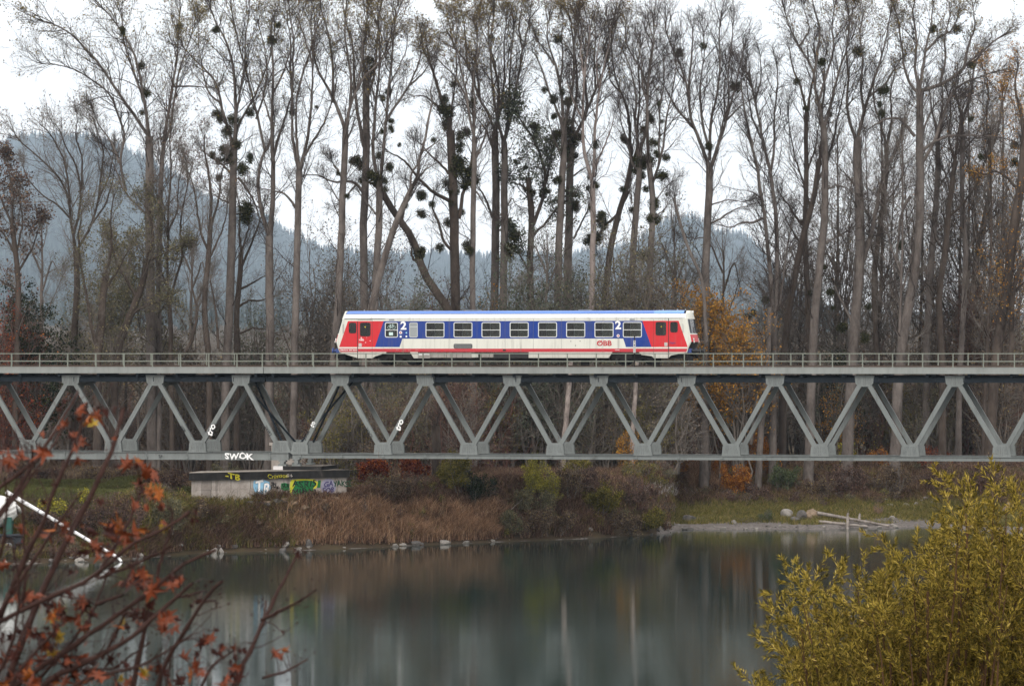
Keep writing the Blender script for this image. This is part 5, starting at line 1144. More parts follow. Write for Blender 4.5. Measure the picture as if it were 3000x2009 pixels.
for q, (x0_, x1_, y_, r_) in enumerate([(2555, 2580, 345, 9), (2625, 2640, 328, 9), (2690, 2700, 352, 7), (2840, 2835, 349, 8), (2880, 2900, 336, 8), (2440, 2450, 352, 7), (1120, 1125, 350, 8), (1230, 1222, 352, 7), (1500, 1508, 349, 8), (1590, 1600, 340, 9), (1700, 1706, 350, 7), (1960, 1972, 349, 8), (2110, 2118, 352, 7), (2790, 2810, 350, 6), (2940, 2935, 352, 8), (565, 560, 350, 8), (370, 372, 352, 7), (130, 120, 348, 9), (1420, 1415, 352, 6), (2340, 2345, 351, 7)]):
    if q in (6, 7, 8, 10, 18): continue
    WH = ["behind the arching limbs", "beside the massive forked trunk", "in the thick of the right-hand group", "behind the third tree from the right edge", "between the two rightmost big trees", "behind the thick pale poplar", "behind the ladder of mistletoe balls", "behind the tilted pale trunk", "behind the paired straight trunks", "beside the ivy-clad tree", "behind the central pale poplar", "left of the orange tree", "right of the orange tree", "behind the crooked elbow limb", "behind the right-edge twin trunk", "right of the slim two-limbed tree at left", "behind the round willow crown", "left of the spreading bare tree", "behind the slender grey poplar", "behind the leaning dark poplar"][q]
    top = 730 + 60 * math.sin(q * 2.1); mid = (x0_ + x1_) / 2
    if x0_ > 2400: top = 330 + 80 * math.sin(q * 1.7)
    poplar("thin background tree " + WH, y_ + 6, ["%g,%g:%g 1385,%g 1100,%g 850,%g %g,%g %g" % (r_ * .8, 2, x0_, mid - 3, x1_, x1_ + 6, (900 + top) / 2, x1_ + 2, top),
        "4,1.5:%g 860,%g 760,%g %g" % (x1_, x1_ + 35, x1_ + 55, top + 120), "4,1.5:%g 800,%g 710,%g %g" % (x1_, x1_ - 35, x1_ - 50, top + 60), "3,1.2:%g 960,%g 880,%g 800" % (x1_, x1_ + 30, x1_ + 60), "3,1.2:%g 1000,%g 930,%g 850" % (x1_, x1_ - 30, x1_ - 70)], 70 + q,
        (), None, 0, 1.3, name="background_tree", group="thin trees filling the wood", bk=[BK_DARK, BK_POP][q % 2], tw=TW_GREY)
# ---------------------------------------------------------------- shrubs, undergrowth, grass
def bush_geo(nb, base, w, h, rg, nleaf, lsize, mi_leaf, mi_tw, stems=7, dpt=None, tw=1.0, n1=7, n2=6, n3=0, low=.1, asp=.55, upright=0.0, r0=None, spread=.5):
    dpt = dpt or w
    base = np.array(base, float); K = 8
    a = rg.random(stems) * 2 * np.pi; rr = np.sqrt(rg.random(stems)) * .9; hh = (.72 + .28 * rg.random(stems)) * h * (1 - .35 * rr ** 2)
    tip = base + np.stack([np.cos(a) * rr * w / 2 * .8, np.sin(a) * rr * dpt / 2 * .8, hh], 1)
    b0 = base + np.stack([np.cos(a) * rr * w * .5 * spread * (1 - upright * .5), np.sin(a) * rr * dpt * .5 * spread, np.zeros(stems)], 1)
    t = np.linspace(0, 1, K)[None, :, None]
    P = b0[:, None] * (1 - t) + tip[:, None] * t; P[:, :, :2] += (rg.normal(0, .05 * w, (stems, 1, 2)) * np.sin(np.pi * t)) ; P[:, 1:-1] += rg.normal(0, .012 * h, (stems, K - 2, 3))
    r0 = r0 or .013 * h
    Rr = r0 * np.linspace(1, .25, K)[None] * (.7 + .6 * rg.random((stems, 1)))
    V, Fq = tubes(P, Rr, 5); nb.add(V, Fq, mi=mi_tw)
    P1, R1 = spawn(P, Rr, n1, low, 1, 42, .42, 6, .35, .012, rg, .12 * h, .34 * h + .12 * w, .16, .05)
    V, Fq = tubes(P1, np.maximum(R1, .008 * tw), 4); nb.add(V, Fq, mi=mi_tw)
    P2, R2 = spawn(P1, R1, n2, .15, 1, 42, .5, 4, .25, .012, rg, .06 * h, .2 * h, .2, .02, .5)
    V, Fq = tubes(P2, np.maximum(R2, .006 * tw), 3); nb.add(V, Fq, mi=mi_tw)
    T = P2.reshape(-1, 3)
    if n3:
        P3, R3 = spawn(P2, R2, n3, .2, 1, 42, .55, 3, .2, .012, rg, .15, .7, .2, .01, .5)
        V, Fq = tubes(P3, np.maximum(R3, .0055 * tw), 3); nb.add(V, Fq, mi=mi_tw); T = P3.reshape(-1, 3)
    if nleaf:
        T = T[T[:, 2] > base[2] + .03 * h]
        q_ = np.sin(T[:, 0] * 2.1 / max(w, .1) * 3 + rg.random() * 6) * np.sin(T[:, 2] / h * 9 + rg.random() * 6); wt = .35 + (q_ + 1) / 2; wt /= wt.sum()
        k = rg.choice(len(T), nleaf, p=wt); c = T[k] + rg.normal(0, .018 * w + .05, (nleaf, 3)); c[:, 2] = np.maximum(c[:, 2], base[2] + .02)
        V, Fq, q = leaves(c, lsize, rg, asp); nb.add(V, Fq, q, mi_leaf)

def shrub(label, px_, bpy_, wpx, hpx, pal, nleaf, seed, cat="shrub", name="shrub", group=None, Y=None, lsize=.12, tw=None, stems=9, sink=.1, **kw):
    if Y is None: x, y, z = ground_hit(px_, bpy_)
    else: x, y, z = on_ground(px_, Y)
    S = y / F; w_, h_ = wpx * S, hpx * S; rg = np.random.default_rng(seed)
    if Y is not None: h_ = (H + (HY - (bpy_ - hpx)) * S) - z
    root = empty(name, (x, y, z)); tag(root, label, cat, group); nb = NB()
    nb2 = NB(); tmp = NB()
    bush_geo(tmp, (x, y, z - sink), w_, h_, rg, nleaf, lsize, 0, 1, stems=stems, **kw)
    nl = NB(); nt_ = NB()
    k = 0
    for Vv, (Fq, mi), q in zip(tmp.V, tmp.F, tmp.R):
        (nl if mi == 0 else nt_).add(Vv, Fq - k, q); k += len(Vv)
    nt_.obj("stems", [tw or TW_GREY], root, origin=(x, y, z))
    if nl.n: nl.obj("foliage", [LF[pal]], root, origin=(x, y, z))
    return root
G1 = "broad bushy trees between the poplars"
def crown(label, px_, top, wpx, Y, pal, nleaf, seed, **kw):
    kw.setdefault('lsize', .17); kw.setdefault('stems', 9); kw.setdefault('n1', 12); kw.setdefault('n2', 8); kw.setdefault('n3', 3)
    kw.setdefault('name', 'bushy_tree'); kw.setdefault('group', G1); kw.setdefault('r0', .10); kw.setdefault('spread', .4)
    return shrub(label, px_, 1385, wpx, 1385 - top, pal, nleaf, seed, cat="tree", Y=Y, **kw)
crown("round greyish willow crown with pale top behind the twin poplar at left", 372, 690, 300, 346, 'olive', 15000, 201, name="willow", group="willows at the left", low=.35)
crown("dense dark evergreen bush-like tree near the left edge", 102, 815, 165, 339, 'dark', 16000, 202, name="evergreen_tree", group=None, n3=2, lsize=.2)
crown("crimson leaved low tree at the left edge beside the dark evergreen", 20, 880, 130, 336, 'red', 5000, 203, group=None, tw=TW_RED)
crown("twiggy brown tree between the dark evergreen and the willow crown", 215, 900, 160, 352, 'grey', 2500, 204)
crown("low brown tree right of the willow crown, standing below the slim forked tree", 540, 900, 160, 350, 'brown', 3500, 205)
crown("greyish twiggy tree low behind the mistletoe poplar's trunk", 640, 960, 150, 352, 'grey', 3000, 206)
crown("grey-green bushy tree between the dark V poplar and the forked one, left of the cab", 745, 850, 170, 352, 'pine', 5000, 207)
crown("hazy grey twiggy tree just left of the pale straight poplar by the left cab", 920, 690, 190, 354, 'grey', 5500, 208)
crown("olive tinged bushy tree directly behind the left cab roof", 1010, 660, 170, 356, 'olive', 5000, 209)
crown("grey bushy tree behind the pale tilted trunk", 1120, 680, 180, 346, 'grey', 5000, 210)
crown("dark olive bushy tree left of the reddish birches", 1195, 770, 150, 332, 'pine', 5500, 211)
crown("reddish brown fine-twigged birch clump left of the mistletoe-clad poplar", 1280, 720, 170, 354, 'wine', 4500, 212, tw=TW_RED)
crown("small yellow-orange leaved tree above the railcar roof right of the bent tree", 1300, 860, 120, 346, 'yolive', 3500, 213, lsize=.15)
crown("brown bush-like tree with amber leaves between slender grey and paired trunks", 1415, 800, 130, 350, 'amber', 3000, 214)
crown("dark grey-green tree at the foot of the paired straight trunks", 1485, 770, 150, 340, 'pine', 9000, 215)
crown("feathery grey-green tree at the foot of the ivy-clad tree", 1570, 700, 170, 341, 'pine', 9000, 216)
crown("dark grey-green bushy tree under the middle pair", 1650, 760, 170, 341, 'pine', 9500, 217)
crown("misty olive tree left of the pale central trunk", 1705, 690, 170, 355, 'pine', 6500, 218)
crown("misty olive tree right of the pale central trunk", 1790, 670, 180, 342, 'olive', 7000, 219)
crown("pale olive tree under the two huge mistletoe masses", 1860, 650, 170, 343, 'olive', 6000, 220)
crown("brown twiggy tree under the last of the middle poplars", 1905, 790, 150, 343, 'brown', 4500, 221)
crown("pale green-grey tree left above the orange tree", 1975, 660, 140, 357, 'olive', 5000, 222)
crown("bright orange autumn tree behind the right cab and the lone tall trunk", 2085, 760, 190, 352, 'amber', 16000, 223, name="orange_tree", group=None, lsize=.2, low=.42)
crown("low orange tree right of the lone tall trunk, just above the railing", 2170, 900, 110, 350, 'amber', 6500, 224, name="orange_tree", group=None, lsize=.19, low=.45)
crown("grey twiggy bush tree at the foot of the two-stemmed poplar", 2260, 940, 150, 364, 'grey', 4500, 225)
crown("dark green conifer-like bush above the railing between leaning and pale poplars", 2440, 985, 110, 368, 'dark', 6500, 226, name="evergreen_tree", group=None)
crown("small dark evergreen left of the two-stemmed poplar", 2205, 1000, 70, 366, 'dark', 3000, 227, name="evergreen_tree", group=None)
crown("grey brush tree behind the massive forked trunk", 2590, 950, 170, 370, 'grey', 3500, 228)
crown("brown leaved tree low behind the crooked elbow poplar", 2740, 880, 170, 368, 'brown', 5500, 229)
crown("russet bushy tree behind the third trunk from the right edge", 2845, 800, 180, 368, 'wine', 6500, 230, tw=TW_RED)
crown("amber-leaved tree high at the right edge", 2960, 240, 200, 372, 'amber', 3200, 231, group=None, low=.5, name="amber_tree")
crown("brown and gold bushy tree low at the right edge", 2935, 760, 190, 366, 'brown', 7000, 232)

crown("fine grey twiggy tree rising behind the leaning dark poplar at right", 2350, 480, 190, 374, 'grey', 1800, 241, low=.3)
crown("brownish twiggy tree rising behind the thick pale poplar", 2480, 420, 190, 376, 'brown', 1800, 242, low=.3)
crown("grey twiggy tree rising behind the dark slim poplar in the gap", 2620, 430, 200, 375, 'grey', 1500, 243, low=.3)
crown("reddish twiggy tree rising behind the crooked elbow poplar", 2765, 400, 200, 376, 'wine', 2200, 244, low=.3)
crown("brown twiggy tree rising behind the third trunk from the right edge", 2890, 430, 200, 377, 'brown', 2600, 245, low=.3)
crown("pale twiggy tree low behind the two-stemmed poplar", 2290, 700, 150, 376, 'grey', 900, 246, low=.3)
# the tangle of brush on the wood floor, seen through the truss: one mass
rg = np.random.default_rng(5); nb = NB()
mats = [TW_GREY, TW_RED] + [LF[k] for k in ('brown', 'grey', 'olive', 'wine', 'yolive', 'pine', 'amber')]
for i in range(86):
    u = -150 + 3300 * (i + rg.random()) / 86; Y = rg.uniform(354, 378) if u < 1950 else rg.uniform(364, 384)
    x, y, z = on_ground(u, Y)
    p = [.28, .2, .17, .12, .1, .07, .06] if u > 900 else [.28, .32, .15, .12, .06, .05, .02]
    bush_geo(nb, (x, y, z - .1), rg.uniform(4, 6.5), rg.uniform(5.5, 10), rg, 2300, .15, 2 + int(rg.choice(7, p=p)), int(rg.random() < .3), stems=9, n1=8, n2=6, n3=2, low=.02)
for i in range(46):
    u = 905 + 1230 * (i + rg.random()) / 46; Y = rg.uniform(323, 331) if u < 1400 else (rg.uniform(339, 345) if u < 1950 else rg.uniform(350, 356))
    if 1960 < u < 2290 or (1480 < u < 1640): continue
    x, y, z = on_ground(u, Y); p = [.24, .16, .18, .11, .15, .09, .07]
    bush_geo(nb, (x, y, z - .1), rg.uniform(3.2, 5.5), rg.uniform(5, 8.2), rg, 2300, .13, 2 + int(rg.choice(7, p=p)), int(rg.random() < .3), stems=9, n1=8, n2=6, n3=2, low=.02)
nb.obj("undergrowth", mats); tag(bpy.data.objects["undergrowth"], "tangled brown brush filling the wood behind the truss", kind="stuff")
# far woodland beyond: low and hazy
nb = NB()
for i in range(70):
    u = -150 + 3300 * (i + rg.random()) / 70; Y = rg.uniform(420, 520); x, y, z = on_ground(u, Y)
    bush_geo(nb, (x, y, z - .1), rg.uniform(7, 11), rg.uniform(6, 12), rg, 1300, .3, 2 + int(rg.choice(6, p=[.3, .3, .15, .1, .05, .1])), 0, stems=7, n1=7, n2=6, low=.02, tw=1.6)
nb.obj("distant_thicket", mats); tag(bpy.data.objects["distant_thicket"], "low hazy thicket beyond the wood", kind="stuff")

# shrubs one can tell apart
S_ = shrub
S_("dark crimson shrub just right of the pier", 1085, 1425, 130, 95, 'red', 8000, 301, tw=TW_RED)
S_("rusty red shrub under the bottom chord, second right of the pier", 1205, 1418, 130, 85, 'red', 7000, 302, tw=TW_RED)
S_("brown and olive weedy shrub below the red ones", 1140, 1462, 200, 70, 'brown', 4500, 303)
S_("olive bush between the rusty red shrub and the yellow broom", 1330, 1440, 190, 110, 'yolive', 8500, 304)
S_("blackish bramble bush on the bank below the olive bush", 1400, 1475, 170, 90, 'dark', 4200, 305)
S_("bright yellow-green broom with upright sprays beneath the bottom chord", 1548, 1465, 120, 125, 'yellow', 8000, 306, upright=1, asp=.3)
S_("smaller yellow-green broom leaning right of the bright one", 1610, 1475, 80, 100, 'yellow', 3500, 307, upright=1, asp=.3)
S_("dark brown tangled shrub right of the yellow broom", 1660, 1460, 150, 100, 'brown', 4200, 308)
S_("golden olive bush under the bottom chord in the middle of the bank", 1690, 1400, 110, 60, 'yolive', 3000, 309)
S_("purplish brown weedy shrub above the promontory", 1740, 1460, 150, 90, 'wine', 4200, 310, tw=TW_RED)
S_("yellow-olive bush on the promontory slope", 1760, 1515, 170, 90, 'yolive', 9000, 311)
S_("dark olive shrub on the slope below the yellow broom", 1560, 1520, 200, 90, 'olive', 5200, 312)
S_("dark overhanging brush at the water under the brooms", 1600, 1570, 260, 80, 'brown', 5000, 313)
S_("reddish brown twiggy bush at the back of the promontory", 1850, 1490, 140, 90, 'wine', 3200, 314, tw=TW_RED)
S_("rounded tussock bush at the tip of the promontory", 1905, 1552, 150, 60, 'yolive', 4500, 315)
S_("dark weedy brush overhanging the water left of the promontory tip", 1800, 1566, 200, 60, 'brown', 4200, 316)
S_("small dark bush between the reeds and the overhanging brush", 1480, 1560, 130, 70, 'olive', 3200, 317)
S_("fiery orange bush below the bottom chord right of centre", 2160, 1452, 100, 95, 'orange', 6500, 318)
S_("orange bush left of and above the fiery one", 2105, 1400, 90, 55, 'orange', 3600, 319)
S_("orange and red bush behind the truss beneath the lone tall trunk", 2235, 1400, 130, 130, 'orange', 8000, 320)
S_("low rust-coloured bush behind the truss, left of the orange ones", 1975, 1385, 110, 70, 'orange', 3200, 321)
S_("olive-gold bush behind the truss below the centre of the railcar", 1565, 1375, 150, 130, 'yolive', 9000, 322)
S_("amber bush behind the truss left of the pale streaked trunk", 1830, 1385, 110, 120, 'amber', 3000, 323)
S_("fresh green climber bush right of the fiery orange one", 2300, 1440, 120, 95, 'green', 4200, 324)
S_("bright yellow little tree behind the truss right of the green climber", 2487, 1385, 62, 108, 'yellow', 1100, 325, lsize=.16)
S_("rusty little bush behind the truss right of the bright yellow one", 2575, 1370, 80, 60, 'orange', 1200, 326)
S_("crimson bush behind the truss near the right edge", 2740, 1375, 120, 80, 'red', 2600, 327, tw=TW_RED)
S_("dull red bush under the bottom chord at right", 2480, 1450, 170, 90, 'wine', 5200, 328, tw=TW_RED)
S_("brown bush right of the dull red one at the wood edge", 2600, 1452, 170, 95, 'brown', 5000, 329)
S_("dark russet bush behind the willow top at right", 2730, 1450, 180, 105, 'wine', 5000, 330, tw=TW_RED)
S_("dark bush at the wood edge close to the right border", 2880, 1455, 190, 120, 'wine', 5200, 331, tw=TW_RED)
S_("purple-brown low bush left of the green climber bush", 2210, 1462, 110, 45, 'wine', 2200, 332, tw=TW_RED)
S_("round dark bush above the flat shore right of centre", 2400, 1460, 130, 70, 'brown', 3200, 333)
S_("wine red bush on the bank behind the white pipe", 300, 1600, 270, 150, 'wine', 9500, 334, tw=TW_RED)
S_("dark brush right of the tank truck under the pipe", 130, 1605, 190, 120, 'wine', 6500, 335, tw=TW_RED)
S_("bright yellow leaved bush above the white pipe at left", 150, 1515, 130, 50, 'yellow', 1800, 336)
S_("yellow sprig bush right of the larger yellow one, by the lawn", 245, 1480, 70, 45, 'yellow', 700, 337)
S_("olive green bush on the bank left of the pier", 480, 1560, 200, 110, 'olive', 6500, 338)
S_("dark weedy shrub in front of the pier's left corner", 575, 1520, 120, 60, 'brown', 3200, 339)
S_("brown hedge-like bush behind the lawn at far left", 110, 1425, 220, 60, 'wine', 5000, 340, tw=TW_RED, Y=322)
S_("long brown hedge-like bush behind the lawn", 320, 1425, 240, 55, 'brown', 5500, 341, Y=322)
S_("dark brown bush behind the left part of the pier", 490, 1432, 180, 70, 'wine', 4500, 342, tw=TW_RED)
S_("low bush behind the pier under the left span's end", 640, 1415, 190, 60, 'olive', 3500, 343, Y=318)
S_("straw-coloured tussock on the flat shore at right", 2572, 1508, 42, 36, 'tan', 900, 344, name="grass_tussock", cat="tussock", asp=.12, upright=1)
S_("green rounded clump left of the boulders on the flat shore", 2245, 1528, 80, 35, 'green', 2000, 345, name="grass_tussock", cat="tussock", asp=.15)
S_("flat green clump at the shore left of the rounded one", 2180, 1530, 90, 22, 'grass', 1500, 346, name="grass_tussock", cat="tussock", asp=.15)

# grasses and reeds: fine blades, one object per kind
def blades(name, label, pal, n, fu, hmin, hmax, wd, lean, seed, Yr=(276, 362), ur=(-120, 3100)):
    rg = np.random.default_rng(seed); acc = []; tot = 0
    for _ in range(40):
        Y = rg.uniform(*Yr, 60000); u = rg.uniform(*ur, 60000); X = (u - 1500) / F * Y; d_ = Y - shore(X); z = height(X, Y); py = HY + (H - z) / Y * F
        ok = fu(u, d_, py, z, X, Y) > rg.random(len(Y)); ok &= z > .10
        acc.append(np.stack([X, Y, z], 1)[ok]); tot += ok.sum()
        if tot > n: break
    X, Y, z = np.concatenate(acc)[:n].T; n = len(X)
    if not n: return
    nb = NB(); B = np.stack([X, Y, z - .03], 1)
    for k in range(4):
        hgt = rg.uniform(hmin, hmax, n)[:, None] * (.7 + .5 * np.sin(X * 1.3 + Y * .9 + np.sin(X * 3))[:, None] ** 2); a = rg.random(n) * 2 * np.pi; ln_ = rg.normal(0, lean, (n, 2))
        o_ = rg.normal(0, .12, (n, 2)); b = B.copy(); b[:, :2] += o_; side = np.stack([np.cos(a), np.sin(a), 0 * a], 1) * wd
        m_ = b + np.concatenate([ln_ * .4, np.ones((n, 1))], 1) * hgt * .55; t_ = b + np.concatenate([ln_ * 1.3, np.ones((n, 1)) * .93], 1) * hgt
        V = np.stack([b - side, b + side, m_ + side * .8, m_ - side * .8, t_], 1).reshape(-1, 3); q = np.repeat(rg.random(n), 5)
        i0 = np.arange(n) * 5; nb.add(V, np.stack([i0, i0 + 1, i0 + 2, i0 + 3], 1), q); nb.F.append((np.stack([i0 + 3, i0 + 2, i0 + 4], 1) + nb.n - len(V), 0))
    o = nb.obj(name, [LF[pal]]); tag(o, label, kind="stuff")
def patch(X, Y, s, ph): return .5 + .5 * np.sin(X * s + ph + 2 * np.sin(Y * s * .7 + ph)) * np.sin(Y * s * 1.3 + ph * 2)
blades("reeds", "tan dry reeds along the bank right of the pier", 'tan', 15000, lambda u, d, py, z, X, Y: ((u > 770) & (u < 1500) & (py > 1492) & (d > .6) & (d < 9)) * np.clip((u - 740) / 120, 0, 1) * np.clip((1500 - u) / 90, 0, 1) * (.08 + .92 * patch(X, Y, 1.5, 2) ** 1.5) + ((u > 2020) & (u < 2120) & (py > 1380) & (py < 1430)) * .2, .5, 1.2, .018, .35, 1)
blades("weeds", "dark dry weeds over the bank", 'weed', 60000, lambda u, d, py, z, X, Y: ((d > 1.0) & (u > 330) & (u < 1960) & ((u > 570) | (d < 6))) * (.2 + .8 * patch(X, Y, .5, 1)) * .7 + ((u >= 1950) & (d > 13)) * (.3 + .7 * patch(X, Y, .35, 2)), .3, .8, .016, .4, 2)
blades("bank_grass", "olive autumn grass on the bank", 'grass', 50000, lambda u, d, py, z, X, Y: ((d > .8) & (u > 400) & (u < 1960) & ((u > 570) | (d < 6))) * (.1 + .9 * patch(X, Y, .45, 4)) * .8 + ((u >= 1950) & (d > 7)) * (.15 + .85 * patch(X, Y, .3, 5)), .2, .5, .014, .45, 3)
blades("shore_grass", "yellow-green grass on the flat shore at right", 'grass', 34000, lambda u, d, py, z, X, Y: ((d > 3.2) & (u > 1960)) * patch(X, Y, .5, 3) * (.3 + .7 * np.clip((d - 3) / 6, 0, 1)), .15, .5, .016, .45, 13, (330, 358), (1950, 3100))
blades("lawn", "green lawn strip behind the left bank", 'lawn', 34000, lambda u, d, py, z, X, Y: ((u < 620) & (d > 5.5)) * 1.0, .08, .24, .022, .3, 4, (284, 320), (-120, 620))
blades("flower_heads", "patch of white fluffy seed heads on the bank", 'fluff', 900, lambda u, d, py, z, X, Y: ((u > 1870) & (u < 2090) & (py > 1415) & (py < 1452)) * patch(X, Y, .9, 1) * 1.0, .2, .42, .014, .5, 5, (315, 362), (1850, 2110))
blades("leaf_litter_weeds", "brown weeds on the wood floor", 'brown', 40000, lambda u, d, py, z, X, Y: ((d > 12) & ((u > 620) | (Y > 320))) * 1.0, .2, .7, .02, .5, 6, (305, 372))
blades("shore_weeds", "greenish weeds on the steep bank at left", 'grass', 9000, lambda u, d, py, z, X, Y: ((d > 1.5) & (d < 6.2) & (u < 900)) * patch(X, Y, .6, 8), .3, .7, .018, .4, 7, (280, 300), (-100, 900))
blades("rust_weeds", "rust and straw weeds mixed among the reeds", 'weed', 16000, lambda u, d, py, z, X, Y: ((d > .5) & (d < 7) & (u > 740)) * patch(X, Y, 1.4, 5), .25, .85, .018, .5, 10, (286, 320), (740, 1960))
blades("slope_weeds", "dry brown weeds on the slope in front of the pier", 'weed', 20000, lambda u, d, py, z, X, Y: ((d > .5) & (d < 2.4)) * patch(X, Y, 1.6, 3) ** 1.5, .25, .7, .016, .4, 8, (284, 301), (380, 840))
blades("slope_grass", "olive tufts on the slope left of the pier", 'grass', 7000, lambda u, d, py, z, X, Y: ((d > .5) & (d < 2.6)) * patch(X, Y, 1.3, 6), .25, .7, .016, .5, 9, (284, 301), (380, 860))

rg = np.random.default_rng(91); nb = NB(); SM = [TW_GREY, TW_RED] + [LF[k] for k in ('brown', 'wine', 'grass', 'olive', 'yolive', 'weed')]
cnt = 0
while cnt < 520:
    Y = rg.uniform(277, 362); u = rg.uniform(-100, 3050); X = (u - 1500) / F * Y; dd = float(Y - shore(X)); z = float(height(X, Y)); py_ = HY + (H - z) / Y * F
    if dd < (.9 if u < 1950 else 12) or dd > 34: continue
    if 540 < u < 1040 and 2.3 < dd < 16: continue
    if u < 600 and dd > 6: continue
    if 1300 < u < 1820 and dd > 1.6: continue
    if 780 < u < 1450 and rg.random() < .3: continue
    if rg.random() > (1.0 if dd < 9 else .5): continue
    big = 1.0 if u < 1950 else .8; cnt += 1
    p = [.24, .22, .14, .1, .16, .14] if u < 1950 else [.2, .3, .2, .12, .06, .12]
    bush_geo(nb, (X, Y, z - .08), rg.uniform(.9, 2.6) * big, rg.uniform(.45, 1.3) * big * (.6 if 540 < u < 1040 else 1), rg, 420, .10, 2 + int(rg.choice(6, p=p)), int(rg.random() < .4), stems=7, n1=6, n2=4, low=.05)
o = nb.obj("bank_scrub", SM); tag(o, "low mixed brown and olive scrub covering the bank", kind="stuff")
# ---------------------------------------------------------------- hills with forest, houses
HP = np.array([(-600, 300), (-100, 420), (0, 425), (60, 400), (150, 395), (260, 400), (350, 430), (450, 480), (520, 520), (600, 580), (700, 620), (780, 640), (850, 690), (950, 730), (1100, 745), (1230, 740), (1400, 750), (1500, 750), (1650, 750), (1850, 715), (1950, 650), (2030, 640), (2100, 680), (2180, 690), (2240, 740), (2300, 820), (2400, 900), (2500, 930), (3000, 940), (3600, 900)], float)
HD = 16000.0
def hill_h(X, Y, top=False):
    u = 1500 + X / np.maximum(Y, 1) * F; py = np.interp(u, HP[:, 0], HP[:, 1]); g = sstep((Y - 2400) / (HD - 2400)) ** .8
    z = H + (HY - py) / F * Y * (1 - .25 * (1 - g)) - 52 + 9 * np.sin(X * .010 + Y * .007) * np.sin(Y * .011)
    return height(X, 0 * Y + 500) * (1 - g) + z * g
hx = np.linspace(-4400, 4400, 260); hy = np.linspace(2300, 16900, 170); XX, YY = np.meshgrid(hx, hy); ZZ = hill_h(XX, YY) + .3
ZZ[-6:] -= np.linspace(0, 300, 6)[:, None]
idx = np.arange(XX.size).reshape(XX.shape); q = np.stack([idx[:-1, :-1], idx[:-1, 1:], idx[1:, 1:], idx[1:, :-1]], -1).reshape(-1, 4)
me = np_mesh("hills", np.stack([XX, YY, ZZ], -1).reshape(-1, 3), [(q, 0)], [mat_simple("hill_forest_floor", (.02, .024, .018), .95, .5, .01)], True)
o = bpy.data.objects.new("hills", me); C.objects.link(o); tag(o, "wooded hills fading in the mist", kind="structure")
rg = np.random.default_rng(77); nb = NB(); n = 24000
Yh = 2500 + 13600 * rg.random(n) ** .62; uh = rg.uniform(-300, 2800, n); uh = np.where(uh > 2500, rg.uniform(-200, 900, n), uh); Xh = (uh - 1500) / F * Yh
Yh[:900] = rg.uniform(15500, 16060, 900); Xh = (uh - 1500) / F * Yh
zh = hill_h(Xh, Yh)
keep = rg.random(n) < (.6 + .4 * patch(Xh, Yh, .006, 3)); Xh, Yh, zh = Xh[keep], Yh[keep], zh[keep]; n = len(Xh)
ht = rg.uniform(22, 40, n) * (1 + .8 * (Yh / 16000.0)); rad = ht * rg.uniform(.13, .22, n)
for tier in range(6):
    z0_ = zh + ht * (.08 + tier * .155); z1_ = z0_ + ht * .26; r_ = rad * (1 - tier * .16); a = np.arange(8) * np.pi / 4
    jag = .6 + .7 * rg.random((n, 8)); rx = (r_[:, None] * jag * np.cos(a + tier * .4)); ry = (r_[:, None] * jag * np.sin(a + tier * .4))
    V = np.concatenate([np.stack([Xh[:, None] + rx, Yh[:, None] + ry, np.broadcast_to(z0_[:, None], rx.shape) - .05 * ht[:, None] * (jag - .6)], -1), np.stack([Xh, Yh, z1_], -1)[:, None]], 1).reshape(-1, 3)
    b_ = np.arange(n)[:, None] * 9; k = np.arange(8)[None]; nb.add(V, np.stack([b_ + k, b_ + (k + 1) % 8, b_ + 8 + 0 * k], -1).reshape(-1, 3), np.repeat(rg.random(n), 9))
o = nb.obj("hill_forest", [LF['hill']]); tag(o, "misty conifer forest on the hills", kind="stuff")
def house(label, px_, py_, wpx, hpx, roofc, wallc):
    Yv = np.arange(2500, 15800, 10.0); Xv = (px_ - 1500) / F * Yv; zr = H + (HY - py_) / F * Yv; k = np.argmax(hill_h(Xv, Yv) >= zr); Y = float(Yv[k]) - 10; X = float(Xv[k]); z = H + (HY - py_) / F * Y
    S = Y / F; w_, h_ = wpx * S, hpx * S; r = empty("house", (X, Y, z)); tag(r, label, "house", "small houses on the misty slope")
    nb = NB(); nb.box(-w_ / 2, w_ / 2, -4, 4, -6, h_ * .6); nb.prism([(-w_ / 2, h_ * .6), (w_ / 2, h_ * .6), (0, h_)], -4, 4); nb.obj("wall", [mat_simple("house_wall", wallc, .8, .1, .3)], r)
    nb = NB(); nb.prism([(-w_ / 2 - .5, h_ * .55), (0, h_ + .1), (0, h_ + .5), (-w_ / 2 - .8, h_ * .6)], -4.5, 4.5); nb.prism([(w_ / 2 + .5, h_ * .55), (w_ / 2 + .8, h_ * .6), (0, h_ + .5), (0, h_ + .1)], -4.5, 4.5); nb.obj("roof", [mat_simple("house_roof", roofc, .8, .2, .5)], r)
    for i in range(3):
        nb = NB(); x = -w_ * .32 + i * w_ * .32; nb.box(x - .6, x + .6, -4.05, -4.0, h_ * .2, h_ * .2 + 1.4); nb.obj("window", [M_INT], r)
house("cream house glimpsed between the trunks left of the pale straight poplar", 836, 908, 60, 30, (.25, .12, .08), (.75, .68, .5))
house("white house glimpsed right of the mistletoe poplar's trunk", 640, 880, 55, 40, (.3, .3, .32), (.8, .8, .8))
house("small pale house low between the trees above the railing at left", 168, 912, 45, 26, (.3, .3, .3), (.75, .75, .75))
